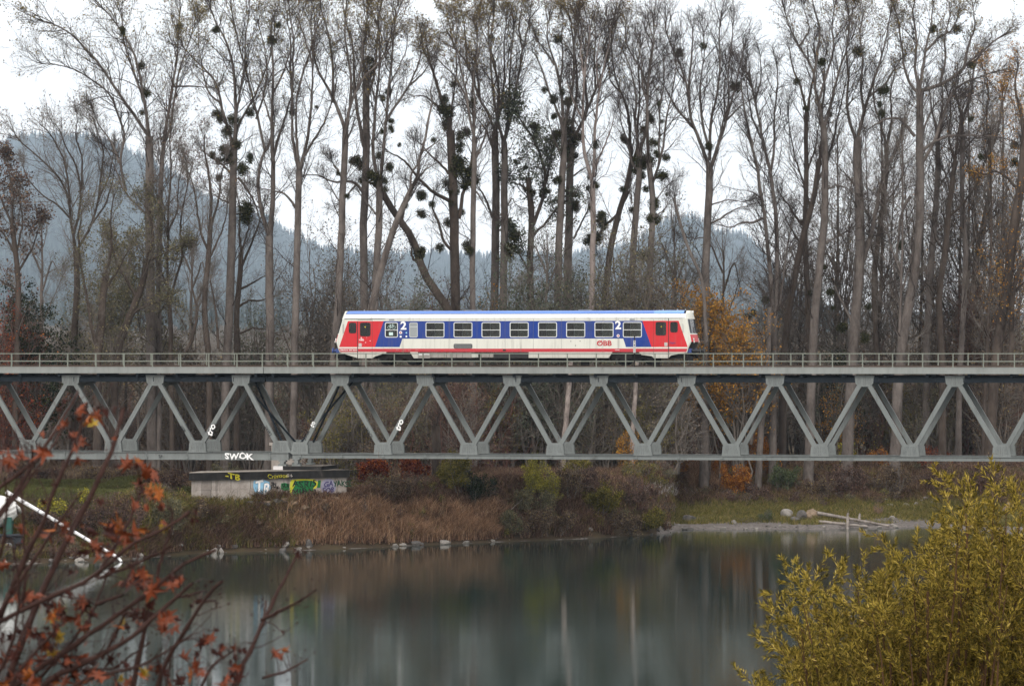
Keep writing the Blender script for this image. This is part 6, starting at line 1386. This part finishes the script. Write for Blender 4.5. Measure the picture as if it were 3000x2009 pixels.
# ---------------------------------------------------------------- stones, driftwood
M_STONE = mat_simple("pale_stone", (.27, .25, .23), .85, .35, 2.5, bump=.5)
M_STONE2 = mat_simple("grey_stone", (.13, .12, .115), .85, .4, 2.5, bump=.5)
M_STONE3 = mat_simple("ochre_stone", (.24, .18, .13), .85, .35, 2.5, bump=.5)
def rock_mesh(seed):
    bm = bmesh.new(); bmesh.ops.create_icosphere(bm, subdivisions=3, radius=1); rg = np.random.default_rng(seed)
    pl = nrm(rg.normal(size=(9, 3)) * np.array([1, 1, .8])); hh = rg.uniform(.48, .82, 9)
    for v in bm.verts:
        p = np.array(v.co); s = 1.0
        for n_, h_ in zip(pl, hh):
            d_ = p @ n_
            if d_ > h_: s = min(s, h_ / d_)
        p = p * s * (1 + .04 * math.sin(9 * p[0] + seed) * math.sin(7 * p[1] + 2 * seed)); v.co = p
    me = bpy.data.meshes.new("stone"); bm.to_mesh(me); bm.free(); return me
RK = [rock_mesh(i) for i in range(6)]
RKM = {}
def rock(x, y, z, sx, sy, sz, i, mat, label, cat="stone", group=None, name="stone"):
    key = (i % 6, mat.name)
    if key not in RKM: me = RK[i % 6].copy(); me.materials.append(mat); RKM[key] = me
    o = bpy.data.objects.new(name, RKM[key]); C.objects.link(o); o.location = (x, y, z); o.scale = (sx, sy, sz); o.rotation_euler = (0, 0, i * 1.7); tag(o, label, cat, group); return o
def rock_at(px_, py_, wpx, hpx, i, mat, label, **kw):
    x, y, z = ground_hit(px_, py_); S = y / F; return rock(x, y, z + hpx * S * .25, wpx * S / 2, wpx * S / 2 * .8, hpx * S * .62, i, mat, label, **kw)
rock_at(2305, 1520, 46, 36, 0, M_STONE, "big angular pale boulder, left one of the boulder group on the flat shore", name="boulder", cat="boulder")
rock_at(2345, 1521, 50, 34, 1, M_STONE2, "grey-blue boulder in the middle of the boulder group", name="boulder", cat="boulder")
rock_at(2385, 1520, 54, 36, 2, M_STONE3, "orange-brown boulder, right one of the boulder group", name="boulder", cat="boulder")
rock_at(2330, 1527, 40, 18, 7, M_STONE2, "low grey boulder in front of the boulder group", name="boulder", cat="boulder")
rock_at(2018, 1530, 56, 28, 3, M_STONE2, "wedge-shaped grey boulder right of the promontory", name="boulder", cat="boulder")
rock_at(2012, 1556, 48, 15, 4, M_STONE2, "flat boulder at the waterline right of the promontory", name="boulder", cat="boulder")
rock_at(2152, 1534, 26, 14, 5, M_STONE, "small pale boulder on the spit left of the boulder group", name="boulder", cat="boulder")
rock_at(2612, 1522, 26, 14, 6, M_STONE, "pale boulder right of the driftwood logs", name="boulder", cat="boulder")
rock_at(2950, 1500, 60, 34, 8, M_STONE3, "rounded tan boulder near the right edge above the willow", name="boulder", cat="boulder")
rock_at(1218, 1598, 40, 18, 9, M_STONE2, "flat grey boulder at the waterline below the reeds", name="boulder", cat="boulder")
rock_at(1300, 1594, 44, 18, 10, M_STONE, "pale flat boulder at the waterline right of the reeds' middle", name="boulder", cat="boulder")
rock_at(834, 1605, 32, 22, 11, M_STONE, "broad pale boulder at the waterline below the pier", name="boulder", cat="boulder")
rock_at(905, 1606, 30, 26, 12, M_STONE2, "pointed grey boulder at the waterline left of the reeds", name="boulder", cat="boulder")
rock_at(628, 1620, 28, 20, 13, M_STONE, "pale angular block at the waterline left of the pier, left of two", name="boulder", cat="boulder")
rock_at(648, 1621, 24, 20, 14, M_STONE, "white-topped block at the waterline, right of two", name="boulder", cat="boulder")
rock_at(690, 1610, 14, 18, 15, M_STONE, "small upright pale stone at the waterline under the pier", name="boulder", cat="boulder")
rg = np.random.default_rng(9)
for i in range(132):
    if i < 60: u = rg.choice([rg.normal(400, 60), rg.normal(630, 30), rg.normal(860, 60), rg.uniform(150, 1000)])
    elif i < 84: u = rg.uniform(1000, 1960)
    elif i < 112: u = rg.uniform(1960, 2760)
    else: u = rg.uniform(-30, 420)
    ysh = 300.
    for _ in range(8): ysh = float(shore((u - 1500) / F * ysh))
    y = ysh + rg.uniform(-.15, 1.3) ; x = (u - 1500) / F * y; s = .06 + .22 * rg.random() ** 2.2 * (1.25 if u < 700 else 1)
    rock(x, y, float(height(x, y)) + s * .15, s * rg.uniform(1, 1.6), s, s * rg.uniform(.5, .9), i, [M_STONE, M_STONE2, M_STONE][i % 3], ["small pale stone at the far waterline", "small dark grey stone at the far waterline"][i % 3 == 1], group="small stones strewn along the far waterline")
for i in range(34):
    u = rg.uniform(700, 905) if i < 22 else rg.uniform(905, 1000); x, y, z = ground_hit(u, rg.uniform(1462, 1492)); s = rg.uniform(.18, .5)
    rock(x, y, z + s * .1, s * 1.3, s, s * .55, i, [M_STONE3, M_STONE2][i % 2], ["brownish riprap stone at the foot of the pier", "grey riprap stone at the foot of the pier"][i % 2], group="riprap stones below the pier")
for i in range(22):
    u = rg.choice([rg.normal(2470, 14), rg.normal(2700, 50)]); x, y, z = ground_hit(u, 1440 + (2490 - u) * .5 + rg.normal(0, 8) if u < 2550 else rg.uniform(1450, 1500)); s = rg.uniform(.12, .35)
    rock(x, y, z + s * .3, s * 1.3, s, s * .7, i, M_STONE, "white stone scattered up the slope at right", group="white stones scattered on the right slope")
M_DRIFT = bark("driftwood_bark", (.10, .085, .075), (.36, .32, .29))
def log(label, pts, r0, r1, seed, name="driftwood_log"):
    rg = np.random.default_rng(seed); P, Rr = resample(pts, np.linspace(r0, r1, len(pts)), 16, rg, .02); nb = NB(); V, Fq = tubes(P[None], Rr[None], 9); nb.add(V, Fq)
    P1, R1 = spawn(P[None], Rr[None], 5, .3, .95, 50, .12, 5, .2, .02, rg, .3, .8, .2, .03); V, Fq = tubes(P1, R1, 5); nb.add(V, Fq)
    nb.cyl(P[0] - (P[1] - P[0]) * .02, P[0], r0 * .98, 9); nb.cyl(P[-1], P[-1] + (P[-1] - P[-2]) * .02, r1, 9)
    o = nb.obj(name, [M_DRIFT], None, True, origin=tuple(P[0])); tag(o, label, "driftwood")
def gp(px_, py_, dz=.1):
    x, y, z = ground_hit(px_, py_); return (x, y, max(z, .0) + dz)
log("long upper driftwood log lying on the flat shore", [gp(2395, 1522, .5), gp(2480, 1530, .3), gp(2540, 1538, .2), gp(2605, 1545, .1)], .14, .08, 1)
log("lower driftwood log lying parallel at the water's edge", [gp(2400, 1535, .2), gp(2470, 1541, .16), gp(2540, 1546, .1)], .12, .08, 2)
log("upright weathered stub with pale foot beside the driftwood logs", [gp(2482, 1548, -.1), gp(2483, 1546, .6), gp(2486, 1546, 1.1)], .12, .09, 3, name="post_stub")
log("second upright stub, right of the pale-footed one", [gp(2518, 1533, -.1), gp(2517, 1532, .5), gp(2520, 1532, .7)], .10, .08, 4, name="post_stub")
log("fallen bleached branch at the waterline on the promontory", [gp(1820, 1545, .3), gp(1845, 1560, .2), (W(1868, 1572, 322)[0], 321, .05)], .07, .03, 5, name="fallen_branch")
log("thin bare branch leaning over the dark brush", [gp(1460, 1530, .3), gp(1500, 1526, .8), gp(1535, 1512, 1.2)], .04, .015, 6, name="fallen_branch")
xw, yw = W(2790, 1600, 303)[0], 303
log("long log floating in the water behind the willow at right", [(xw, yw, .08), (W(2900, 1600, 302)[0], 302, .12), (W(3040, 1604, 301)[0], 301, .1)], .16, .12, 7)
# low wall with scribbles behind the bridge
x, y, z = on_ground(845, 330); r = empty("low_wall", (x, y, z)); tag(r, "low grey concrete wall with black scribble seen through the truss above the pier", "wall")
nb = NB(); nb.box(-1.25, 1.25, 0, .4, -.5, 3.3); nb.box(-1.4, 1.4, -.05, .45, 3.3, 3.5); nb.obj("wall", [M_CONC], r)
text("graffiti", "PEURE", M_INK, .62, (0.2, -.03, 2.6), (R(90), 0, 0), r, .01, 1.0)

# ---------------------------------------------------------------- tank truck and pipe at the left edge
tx, ty = W(24, 1600, 281)[0], 281.0; tz = 13 - 586 * 281 / F
M_TW = mat_simple("tank_white", (.78, .78, .76), .35, .1); M_TG = mat_simple("frame_dark_green", (.012, .075, .06), .45, .2)
M_TB = mat_simple("chassis_blue_black", (.02, .025, .035), .5, .3); M_TY = mat_simple("tyre_rubber", (.035, .033, .032), .85, .3)
tk = empty("mixer_truck", (tx, ty, tz)); tag(tk, "mixer truck with white drum and dark green frame at the left edge", "truck")
nb = NB(); nb.box(-7.5, .75, .35, 2.0, .95, 1.2); nb.box(.1, .8, .2, 2.1, .62, .98); nb.obj("chassis", [M_TB], tk)
nb = NB(); a = np.linspace(R(8), R(172), 12)
for a0, a1 in zip(a[:-1], a[1:]):
    for xc in (0, -1.35):
        pts = [(xc + .62 * math.cos(a0), .45 + .62 * math.sin(a0)), (xc + .62 * math.cos(a1), .45 + .62 * math.sin(a1)), (xc + .66 * math.cos(a1), .45 + .66 * math.sin(a1)), (xc + .66 * math.cos(a0), .45 + .66 * math.sin(a0))]
        nb.prism(pts, .0, .55)
nb.box(-2.1, .95, .0, .6, 1.10, 1.16); nb.obj("mudguard", [M_TB], tk)
def wheel(xc, yc):
    w_ = NB(); w_.cyl((xc, yc, .45), (xc, yc + .32, .45), .45, 28); ob = w_.obj("wheel", [M_TY], tk)
    r_ = NB(); r_.cyl((xc, yc - .015, .45), (xc, yc + .05, .45), .235, 22); r_.cyl((xc, yc - .05, .45), (xc, yc, .45), .09, 14)
    for q in range(8): an = q * math.pi / 4; r_.cyl((xc + .16 * math.cos(an), yc - .022, .45 + .16 * math.sin(an)), (xc + .16 * math.cos(an), yc - .014, .45 + .16 * math.sin(an)), .035, 8, mi=1)
    r_.obj("rim", [mat_simple("rim_grey", (.33, .33, .35), .5, .2), M_RUB], ob)
for xc in (0, -1.35, -5.6):
    wheel(xc, .12); wheel(xc, 1.9)
nb = NB(); nb.box(-.35, .15, .45, 1.9, 1.2, 2.25); nb.obj("drum_frame", [M_TG], tk); nb = NB(); nb.prism([(-4.6, 1.2), (-4.2, 1.2), (-4.2, 2.6), (-4.6, 2.6)], .5, 1.9); nb.obj("drum_frame", [M_TG], tk)
# drum: tapered barrel tilted up to the rear
ax0 = np.array((-5.0, 1.2, 2.1)); ax1 = np.array((.42, 1.2, 2.75)); tt = np.linspace(0, 1, 14)
P_ = ax0[None] * (1 - tt[:, None]) + ax1[None] * tt[:, None]; Rr_ = np.interp(tt, [0, .05, .3, .62, .84, .95, 1], [.5, .75, 1.12, 1.15, .95, .70, .40])
nb = NB(); V, Fq = tubes(P_[None], Rr_[None], 28); nb.add(V, Fq); nb.cyl(ax1 - .02, ax1, .40, 28); drum = nb.obj("drum", [M_TW], tk, True)
text("lettering", "e", M_INK, .42, (-.42, .12, 2.66), (R(90), 0, 0), drum, .01)
nb = NB(); nb.box(-7.6, -5.9, .1, 2.2, .7, 3.0); nb.obj("cab", [M_TG], tk); nb = NB(); nb.box(-7.3, -6.3, .08, .1, 1.9, 2.7); nb.obj("cab_window", [M_WIND], tk)
nb = NB(); nb.cyl((.75, .3, .8), (.75, .3, .9), .06, 10); nb.box(.72, .84, .25, .6, .68, .78); nb.obj("tail_light", [mat_simple("tail_light_red", (.4, .05, .03), .4)], tk)
# pipe
pa = W(18, 1440, 283.0); pb_ = W(338, 1628, 281.6); pc = W(356, 1641, 281.0)
pipe = empty("discharge_pipe", tuple(pa)); tag(pipe, "long white pipe slanting from beside the truck down into the river", "pipe"); nb = NB()
O_ = pa
P_, r_ = resample([pa - O_, (pa * .5 + pb_ * .5) - O_, pb_ - O_, W(350, 1634, 281.3) - O_, pc - O_ + np.array([.02, 0, -.1])], [.135, .11, .095, .085, .08], 22)
V, Fq = tubes(P_[None], r_[None], 12); nb.add(V, Fq); nb.obj("tube", [mat_simple("pipe_white", (.80, .80, .82), .4, .12)], pipe, True)
nb = NB()
M_CL = mat_simple("clamp_grey", (.30, .30, .33), .5)
for f_ in (.08, .3, .45, .6, .72, .84): nb = NB(); p0 = (pa * (1 - f_) + pb_ * f_) - O_; dd = nrm(pb_ - pa); nb.cyl(p0 - dd * .05, p0 + dd * .05, .135 - .03 * f_, 12); nb.obj("clamp", [M_CL], pipe)
nb = NB(); x, y, z = pa - O_; nb.cyl((x + .3, y + .2, -.2), (x + .3, y + .2, -float(pa[2]) + .4), .05, 8); nb.obj("prop", [M_TB], pipe)

# ---------------------------------------------------------------- near bank: red-leaved sapling (left), yellow willow (right)
YM = 14.0
M_STEM = mat_simple("sapling_bark", (.05, .026, .022), .8, .4, 30)
LEAFM = [mat_simple("leaf_rust", (.17, .034, .008), .6, .45, 40), mat_simple("leaf_orange", (.33, .09, .010), .6, .35, 40), mat_simple("leaf_brown", (.04, .012, .009), .7, .4, 40), mat_simple("leaf_yellow", (.34, .22, .015), .6, .35, 40)]
sap = empty("maple_sapling", (-1.7, YM, 9.7)); tag(sap, "rust-leaved bare sapling reaching across the lower left, out of focus", "sapling")
O_ = np.array((-1.7, YM, 9.7)); rg = np.random.default_rng(31)
ST = ["9,4:-60 2400,18 1996,90 1811,167 1635,249 1481,330 1330,360 1207,362 1195", "7,3:-60 2000,0 1806,45 1698,86 1607,131 1517,166 1411,220 1309,255 1179", "6,3:-80 1620,0 1500,45 1446,96 1360,166 1258,223 1160,228 1150",
 "6,3:-120 1900,0 1820,90 1775,181 1734,280 1689,375 1594,497 1544,556 1499", "7,3:-60 2100,63 1992,212 1892,348 1797,430 1739,561 1635,633 1610", "8,3:40 2120,149 1983,280 1928,384 1870,511 1752,565 1707", "7,4:330 2300,389 2009,420 1865,425 1820,430 1788",
 "6,3:400 2300,475 1956,543 1843,592 1761,651 1702", "4,2:280 1693,353 1576,400 1480,416 1436,411 1422", "4,2:461 1684,480 1610,502 1553,506 1499", "4,2:290 1693,380 1660,470 1617,500 1600", "5,3:-60 1480,0 1427,90 1359,150 1325", "4,2:60 1790,75 1700,68 1500,60 1400",
 "4,2:280 1770,350 1745,360 1740", "4,2:300 1930,350 1830,370 1790,393 1797", "3,2:510 1752,560 1740,600 1730", "3,2:592 1761,610 1760,632 1758", "4,2:-20 2080,60 1960,120 1890,160 1850,163 1833", "3,2:360 1720,400 1640,420 1600", "4,2:96 1360,95 1330,92 1305", "3,2:166 1411,180 1380,185 1350", "5,2:550 2150,590 2009,620 1950,690 1900", "5,2:-40 1850,60 1700,150 1560,240 1440", "4,2:-40 1560,60 1440,160 1300,190 1240", "5,2:30 2100,120 1980,260 1820,310 1690", "4,2:100 2100,240 1990,420 1950,560 1860", "4,2:-40 2050,40 1880,60 1750,40 1600", "6,2.5:630 2120,690 1990,745 1880,800 1760,850 1660,874 1618", "4,2:765 1815,850 1775,925 1728", "3.5,2:770 1985,840 1965,900 1930", "3,2:745 1880,775 1800,780 1760", "3,2:460 2100,490 1990,500 1930", "4,2:-30 1700,10 1600,20 1480,14 1400", "3,2:240 1960,330 1960,440 1880"]
nb = NB(); lines = []
for s in ST:
    r0, r1, pts = parse(s); n = len(pts); yo = rg.uniform(-.5, .5); P = [W(p[0], p[1], YM + yo * (.3 + .7 * i / n)) - O_ for i, p in enumerate(pts)]
    P, Rr = resample(P, np.linspace(r0, r1, n) * YM / F * 1.3, 18, rg, .0012); Rr = Rr * (1 + .25 * (np.arange(18) % 5 == 2)); V, Fq = tubes(P[None], Rr[None], 8); nb.add(V, Fq); lines.append((P, Rr))
    P1, R1 = spawn(P[None], Rr[None], 12, .1, .97, 38, .25, 6, .3, .012, rg, .03, .22, .16, .0028); V, Fq = tubes(P1, R1, 5); nb.add(V, Fq)
    Pb, Rb = spawn(P1, R1, 1, .9, 1, 10, .1, 3, .2, .1, rg, .006, .01, .05, .004, .6); V, Fq = tubes(Pb, np.full_like(Rb, .0032) * np.array([.7, 1.2, .3]), 5); nb.add(V, Fq)
nb.obj("branches", [M_STEM], sap, True)
LV = """59 1343 100 0,30 1350 60 0,5 1657 60 0,402 1358 60 1,371 1362 60 0,430 1378 70 0,452 1394 50 0,408 1421 62 0,440 1438 60 1,465 1440 55 1,475 1481 42 0,430 1485 34 0,348 1540 80 1,317 1558 90 2,389 1562 80 0,340 1575 60 0,421 1551 46 1,479 1542 50 3,163 1550 64 1,140 1566 60 0,190 1540 46 0,276 1598 50 0,289 1610 70 0,295 1618 50 0,
365 1700 70 0,400 1690 80 0,420 1702 80 0,443 1726 80 0,470 1716 70 0,502 1711 66 0,515 1716 50 2,149 1802 60 1,155 1810 50 3,170 1788 60 0,194 1806 70 0,225 1822 60 0,245 1838 46 0,163 1833 60 2,353 1833 50 1,358 1822 34 3,372 1842 50 2,405 1828 46 0,493 1806 66 0,480 1836 60 0,506 1838 60 0,512 1808 40 2,603 1874 56 0,620 1870 44 0,590 1880 44 2,172 1866 52 3,182 1880 40 3,131 1896 60 0,154 1910 52 3,160 1922 50 0,190 1928 60 0,200 1935 44 2,
542 1928 56 0,570 1960 60 0,561 1984 66 1,575 1945 50 0,470 1960 66 0,480 1972 50 2,425 1969 44 3,420 1978 40 1,353 1987 50 3,340 1995 50 0,262 1969 70 0,289 1978 60 0,310 1990 60 0,145 2003 70 0,160 1996 50 1,68 1969 60 0,80 1975 60 1,18 1942 60 0,5 1930 50 0,40 1990 60 0,687 1897 40 0,660 1985 60 0,680 1970 50 2,90 1761 80 2,80 1745 70 0,100 1775 60 2,393 1797 60 2,430 1790 70 2,440 1770 50 2,420 1805 50 2,579 1761 30 2,217 1969 50 2,
255 1226 60 1,281 1217 56 0,268 1239 50 3,238 1222 46 0,226 1284 60 0,238 1292 50 0,215 1275 40 0,14 1330 50 0,5 1322 40 0,165 1412 36 2,232 1930 50 2,120 1940 60 0,30 1870 44 2,380 2000 60 0,530 1995 60 2,210 1680 30 2,525 1700 40 2,625 1905 40 2,640 1915 34 2,500 2000 60 0,230 2000 60 1,190 1995 50 0,95 2000 70 0,10 2000 60 1,250 1925 40 0,420 1690 60 1,108 1860 50 2,88 1855 50 0,620 1700 22 2,320 1620 40 0,805 1912 56 0,835 1905 40 1,715 1905 40 2,690 1955 50 0,700 1985 60 2,875 1622 34 2,880 1628 30 2,584 1760 26 2,560 1522 30 2,575 1500 26 2,650 1900 34 0"""
nb = NB()
LVL = [tuple(float(v) for v in it.split()) for it in LV.replace("\n", "").split(',')]
LVL += [(a + rg.normal(0, 20), b_ + rg.normal(0, 18), c_ * rg.uniform(.5, .8), int(rg.choice([0, 0, 2, 2, 2]))) for a, b_, c_, m_ in LVL]
LVL += [(a + rg.normal(0, 45), b_ + rg.normal(0, 40), c_ * .8, int(rg.choice([0, 2]))) for a, b_, c_, m_ in LVL if a < 330]
for x_, y_, s_, m_ in LVL:
    pass; s_ *= YM / F * .5 * 1.15; yo = rg.uniform(-.35, .35); c = W(x_, y_, YM + yo) - O_
    pts = [(0, 0)]; tips = [(-70, 1.0), (-36, .45), (-12, .9), (14, .42), (38, 1.0 * .9), (62, .5), (90, 1.15), (118, .5), (142, .92), (166, .42), (192, .9), (216, .45), (250, .95), (270, .25)]
    fr_ = nrm(rg.normal(size=3) * np.array([.55, 1, .55])); u_ = nrm(np.cross(fr_, rg.normal(size=3))); v_ = np.cross(fr_, u_); V = [c]
    kx, ky = rg.uniform(.5, 2.0), rg.uniform(-.9, .9)
    for an, rr in tips:
        rr *= rg.uniform(.6, 1.2); X_2, Y_2 = rr * math.cos(R(an)), rr * math.sin(R(an)); curl = kx * X_2 ** 2 + ky * Y_2 * abs(Y_2) * .6; V.append(c + (u_ * X_2 * .8 + v_ * Y_2 + fr_ * curl * .7) * s_)
    n = len(tips); nb.add(V, [(0, i + 1, (i + 1) % n + 1) for i in range(n)], mi=int(m_))
    # leaf stalk towards the nearest branch
    best = min(((np.linalg.norm((P - c)[:, [0, 2]], axis=1).min(), P[np.linalg.norm((P - c)[:, [0, 2]], axis=1).argmin()]) for P, _ in lines), key=lambda q: q[0])
    if best[0] < .16: V, Fq = tubes(np.array([[c, (c + best[1]) / 2 + np.array([0, 0, .01]), best[1]]]), np.array([[.0012, .0012, .0015]]), 4); nb.add(V, Fq, mi=2)
nb.obj("leaves", LEAFM, sap)

YW = 56.0
M_WL = mat_leaf("willow_yellow_leaves", [(0, (.035, .034, .012)), (.35, (.17, .135, .03)), (.65, (.42, .31, .055)), (.92, (.68, .52, .16)), (1, (.58, .19, .04))], transl=.35)
wil = empty("willow_bush", (W(2800, 2009, YW)[0], YW, float(height(6, YW)))); O_ = np.array(wil.location); tag(wil, "large yellow-green willow bush filling the lower right, slightly out of focus", "willow bush")
rg = np.random.default_rng(44); OUT = [(2060, 2060), (2205, 1950), (2270, 1905), (2290, 1866), (2285, 1773), (2296, 1675), (2370, 1655), (2450, 1655), (2530, 1630), (2610, 1600), (2660, 1580), (2705, 1555), (2745, 1480), (2785, 1400), (2850, 1385), (2930, 1420), (3000, 1420), (3080, 1400), (3150, 1450),
   (2350, 1740), (2420, 1720), (2500, 1700), (2580, 1660), (2660, 1640), (2740, 1600), (2820, 1500), (2900, 1500), (2980, 1500), (2330, 1850), (2400, 1820), (2480, 1780), (2560, 1740), (2640, 1720), (2720, 1680), (2800, 1620), (2880, 1580), (2960, 1580), (3060, 1560), (2260, 1990), (2350, 1940), (2440, 1900), (2520, 1860), (2600, 1820), (2680, 1800), (2760, 1760), (2840, 1720), (2920, 1680), (3000, 1680), (2450, 2000), (2550, 1960), (2650, 1930), (2750, 1900), (2850, 1860), (2950, 1820), (3050, 1780), (2700, 2040), (2900, 1980), (3020, 1940)]
lines = []
for (x_, y_) in OUT + [(a + rg.normal(0, 35) + 12, b_ + abs(rg.normal(0, 38))) for a, b_ in OUT for _ in range(2)]:
    bx = 2700 + (x_ - 2600) * .35 + rg.normal(0, 60); dep = rg.uniform(-2.6, 2.6); tip = W(x_ + 62, y_ + 70, YW + dep) - O_; b0 = np.array([W(bx, 2400, YW)[0] - O_[0], rg.normal(0, .5) + dep * .2, 0.0])
    mid = b0 * .5 + tip * .5 + np.array([(b0[0] - tip[0]) * .22, 0, (tip[2] - b0[2]) * .02]); lines.append(resample([b0, mid, tip * .8 + mid * .2 + np.array([(b0[0] - tip[0]) * .06, 0, 0]), tip], [.05, .026, .014, .004], 18, rg, .03))
P = np.stack([l[0] for l in lines]); Rr = np.stack([l[1] for l in lines]); st_nb = NB(); V, Fq = tubes(P, Rr, 7); st_nb.add(V, Fq)
P1, R1 = spawn(P, Rr, 22, .3, 1, 36, .17, 7, .25, .010, rg, .25, .62, .12, .010); P1[:, :, 0] -= np.linspace(0, .10, 7)[None] ** 1; V, Fq = tubes(P1, R1, 4); st_nb.add(V, Fq)
P2, R2 = spawn(P1, R1, 5, .1, 1, 38, .5, 6, .2, .008, rg, .14, .4, .12, .005); V, Fq = tubes(P2, R2, 3); st_nb.add(V, Fq)
st_nb.obj("stems", [mat_simple("willow_stems", (.10, .055, .028), .8, .3, 8)], wil)
# narrow leaves along the shoots, pointing forward
def along_leaves(P, n, ln_, wd):
    N, K, _ = P.shape; t = rg.random((N, n)) ** .8 * (K - 1.001); i = t.astype(int); f = (t - i)[..., None]; ni = np.arange(N)[:, None]; p = (P[ni, i] * (1 - f) + P[ni, i + 1] * f).reshape(-1, 3); tn = nrm(P[ni, i + 1] - P[ni, i]).reshape(-1, 3)
    M_ = len(p); v = nrm(rg.normal(size=(M_, 3))); dr = nrm(tn + v * .75); sd = nrm(np.cross(dr, rg.normal(size=(M_, 3)))); L_ = ln_ * (.6 + .7 * rg.random(M_))[:, None]
    V = np.stack([p, p + dr * L_ * .45 + sd * wd, p + dr * L_, p + dr * L_ * .45 - sd * wd], 1).reshape(-1, 3); return V, np.arange(M_ * 4).reshape(-1, 4), np.repeat(rg.random(M_) * .75 + .25 * rg.random(), 4)
lf = NB()
lf.add(*along_leaves(P2, 40, .075, .0072)); lf.add(*along_leaves(P1, 40, .075, .0072))
lf.obj("foliage", [M_WL], wil)

# ---------------------------------------------------------------- misty air
nb = NB(); nb.box(-5000, 5000, -70, 17200, -80.0, 1200); t = NT("haze_air"); pv = t.n("ShaderNodeVolumePrincipled"); pv.inputs['Color'].default_value = (.66, .82, 1.0, 1); pv.inputs['Density'].default_value = .000052; pv.inputs['Anisotropy'].default_value = 0.0
t.l(pv.outputs[0], t.out.inputs['Volume']); hz = nb.obj("haze", [t.m]); tag(hz, "thin autumn mist", kind="stuff")
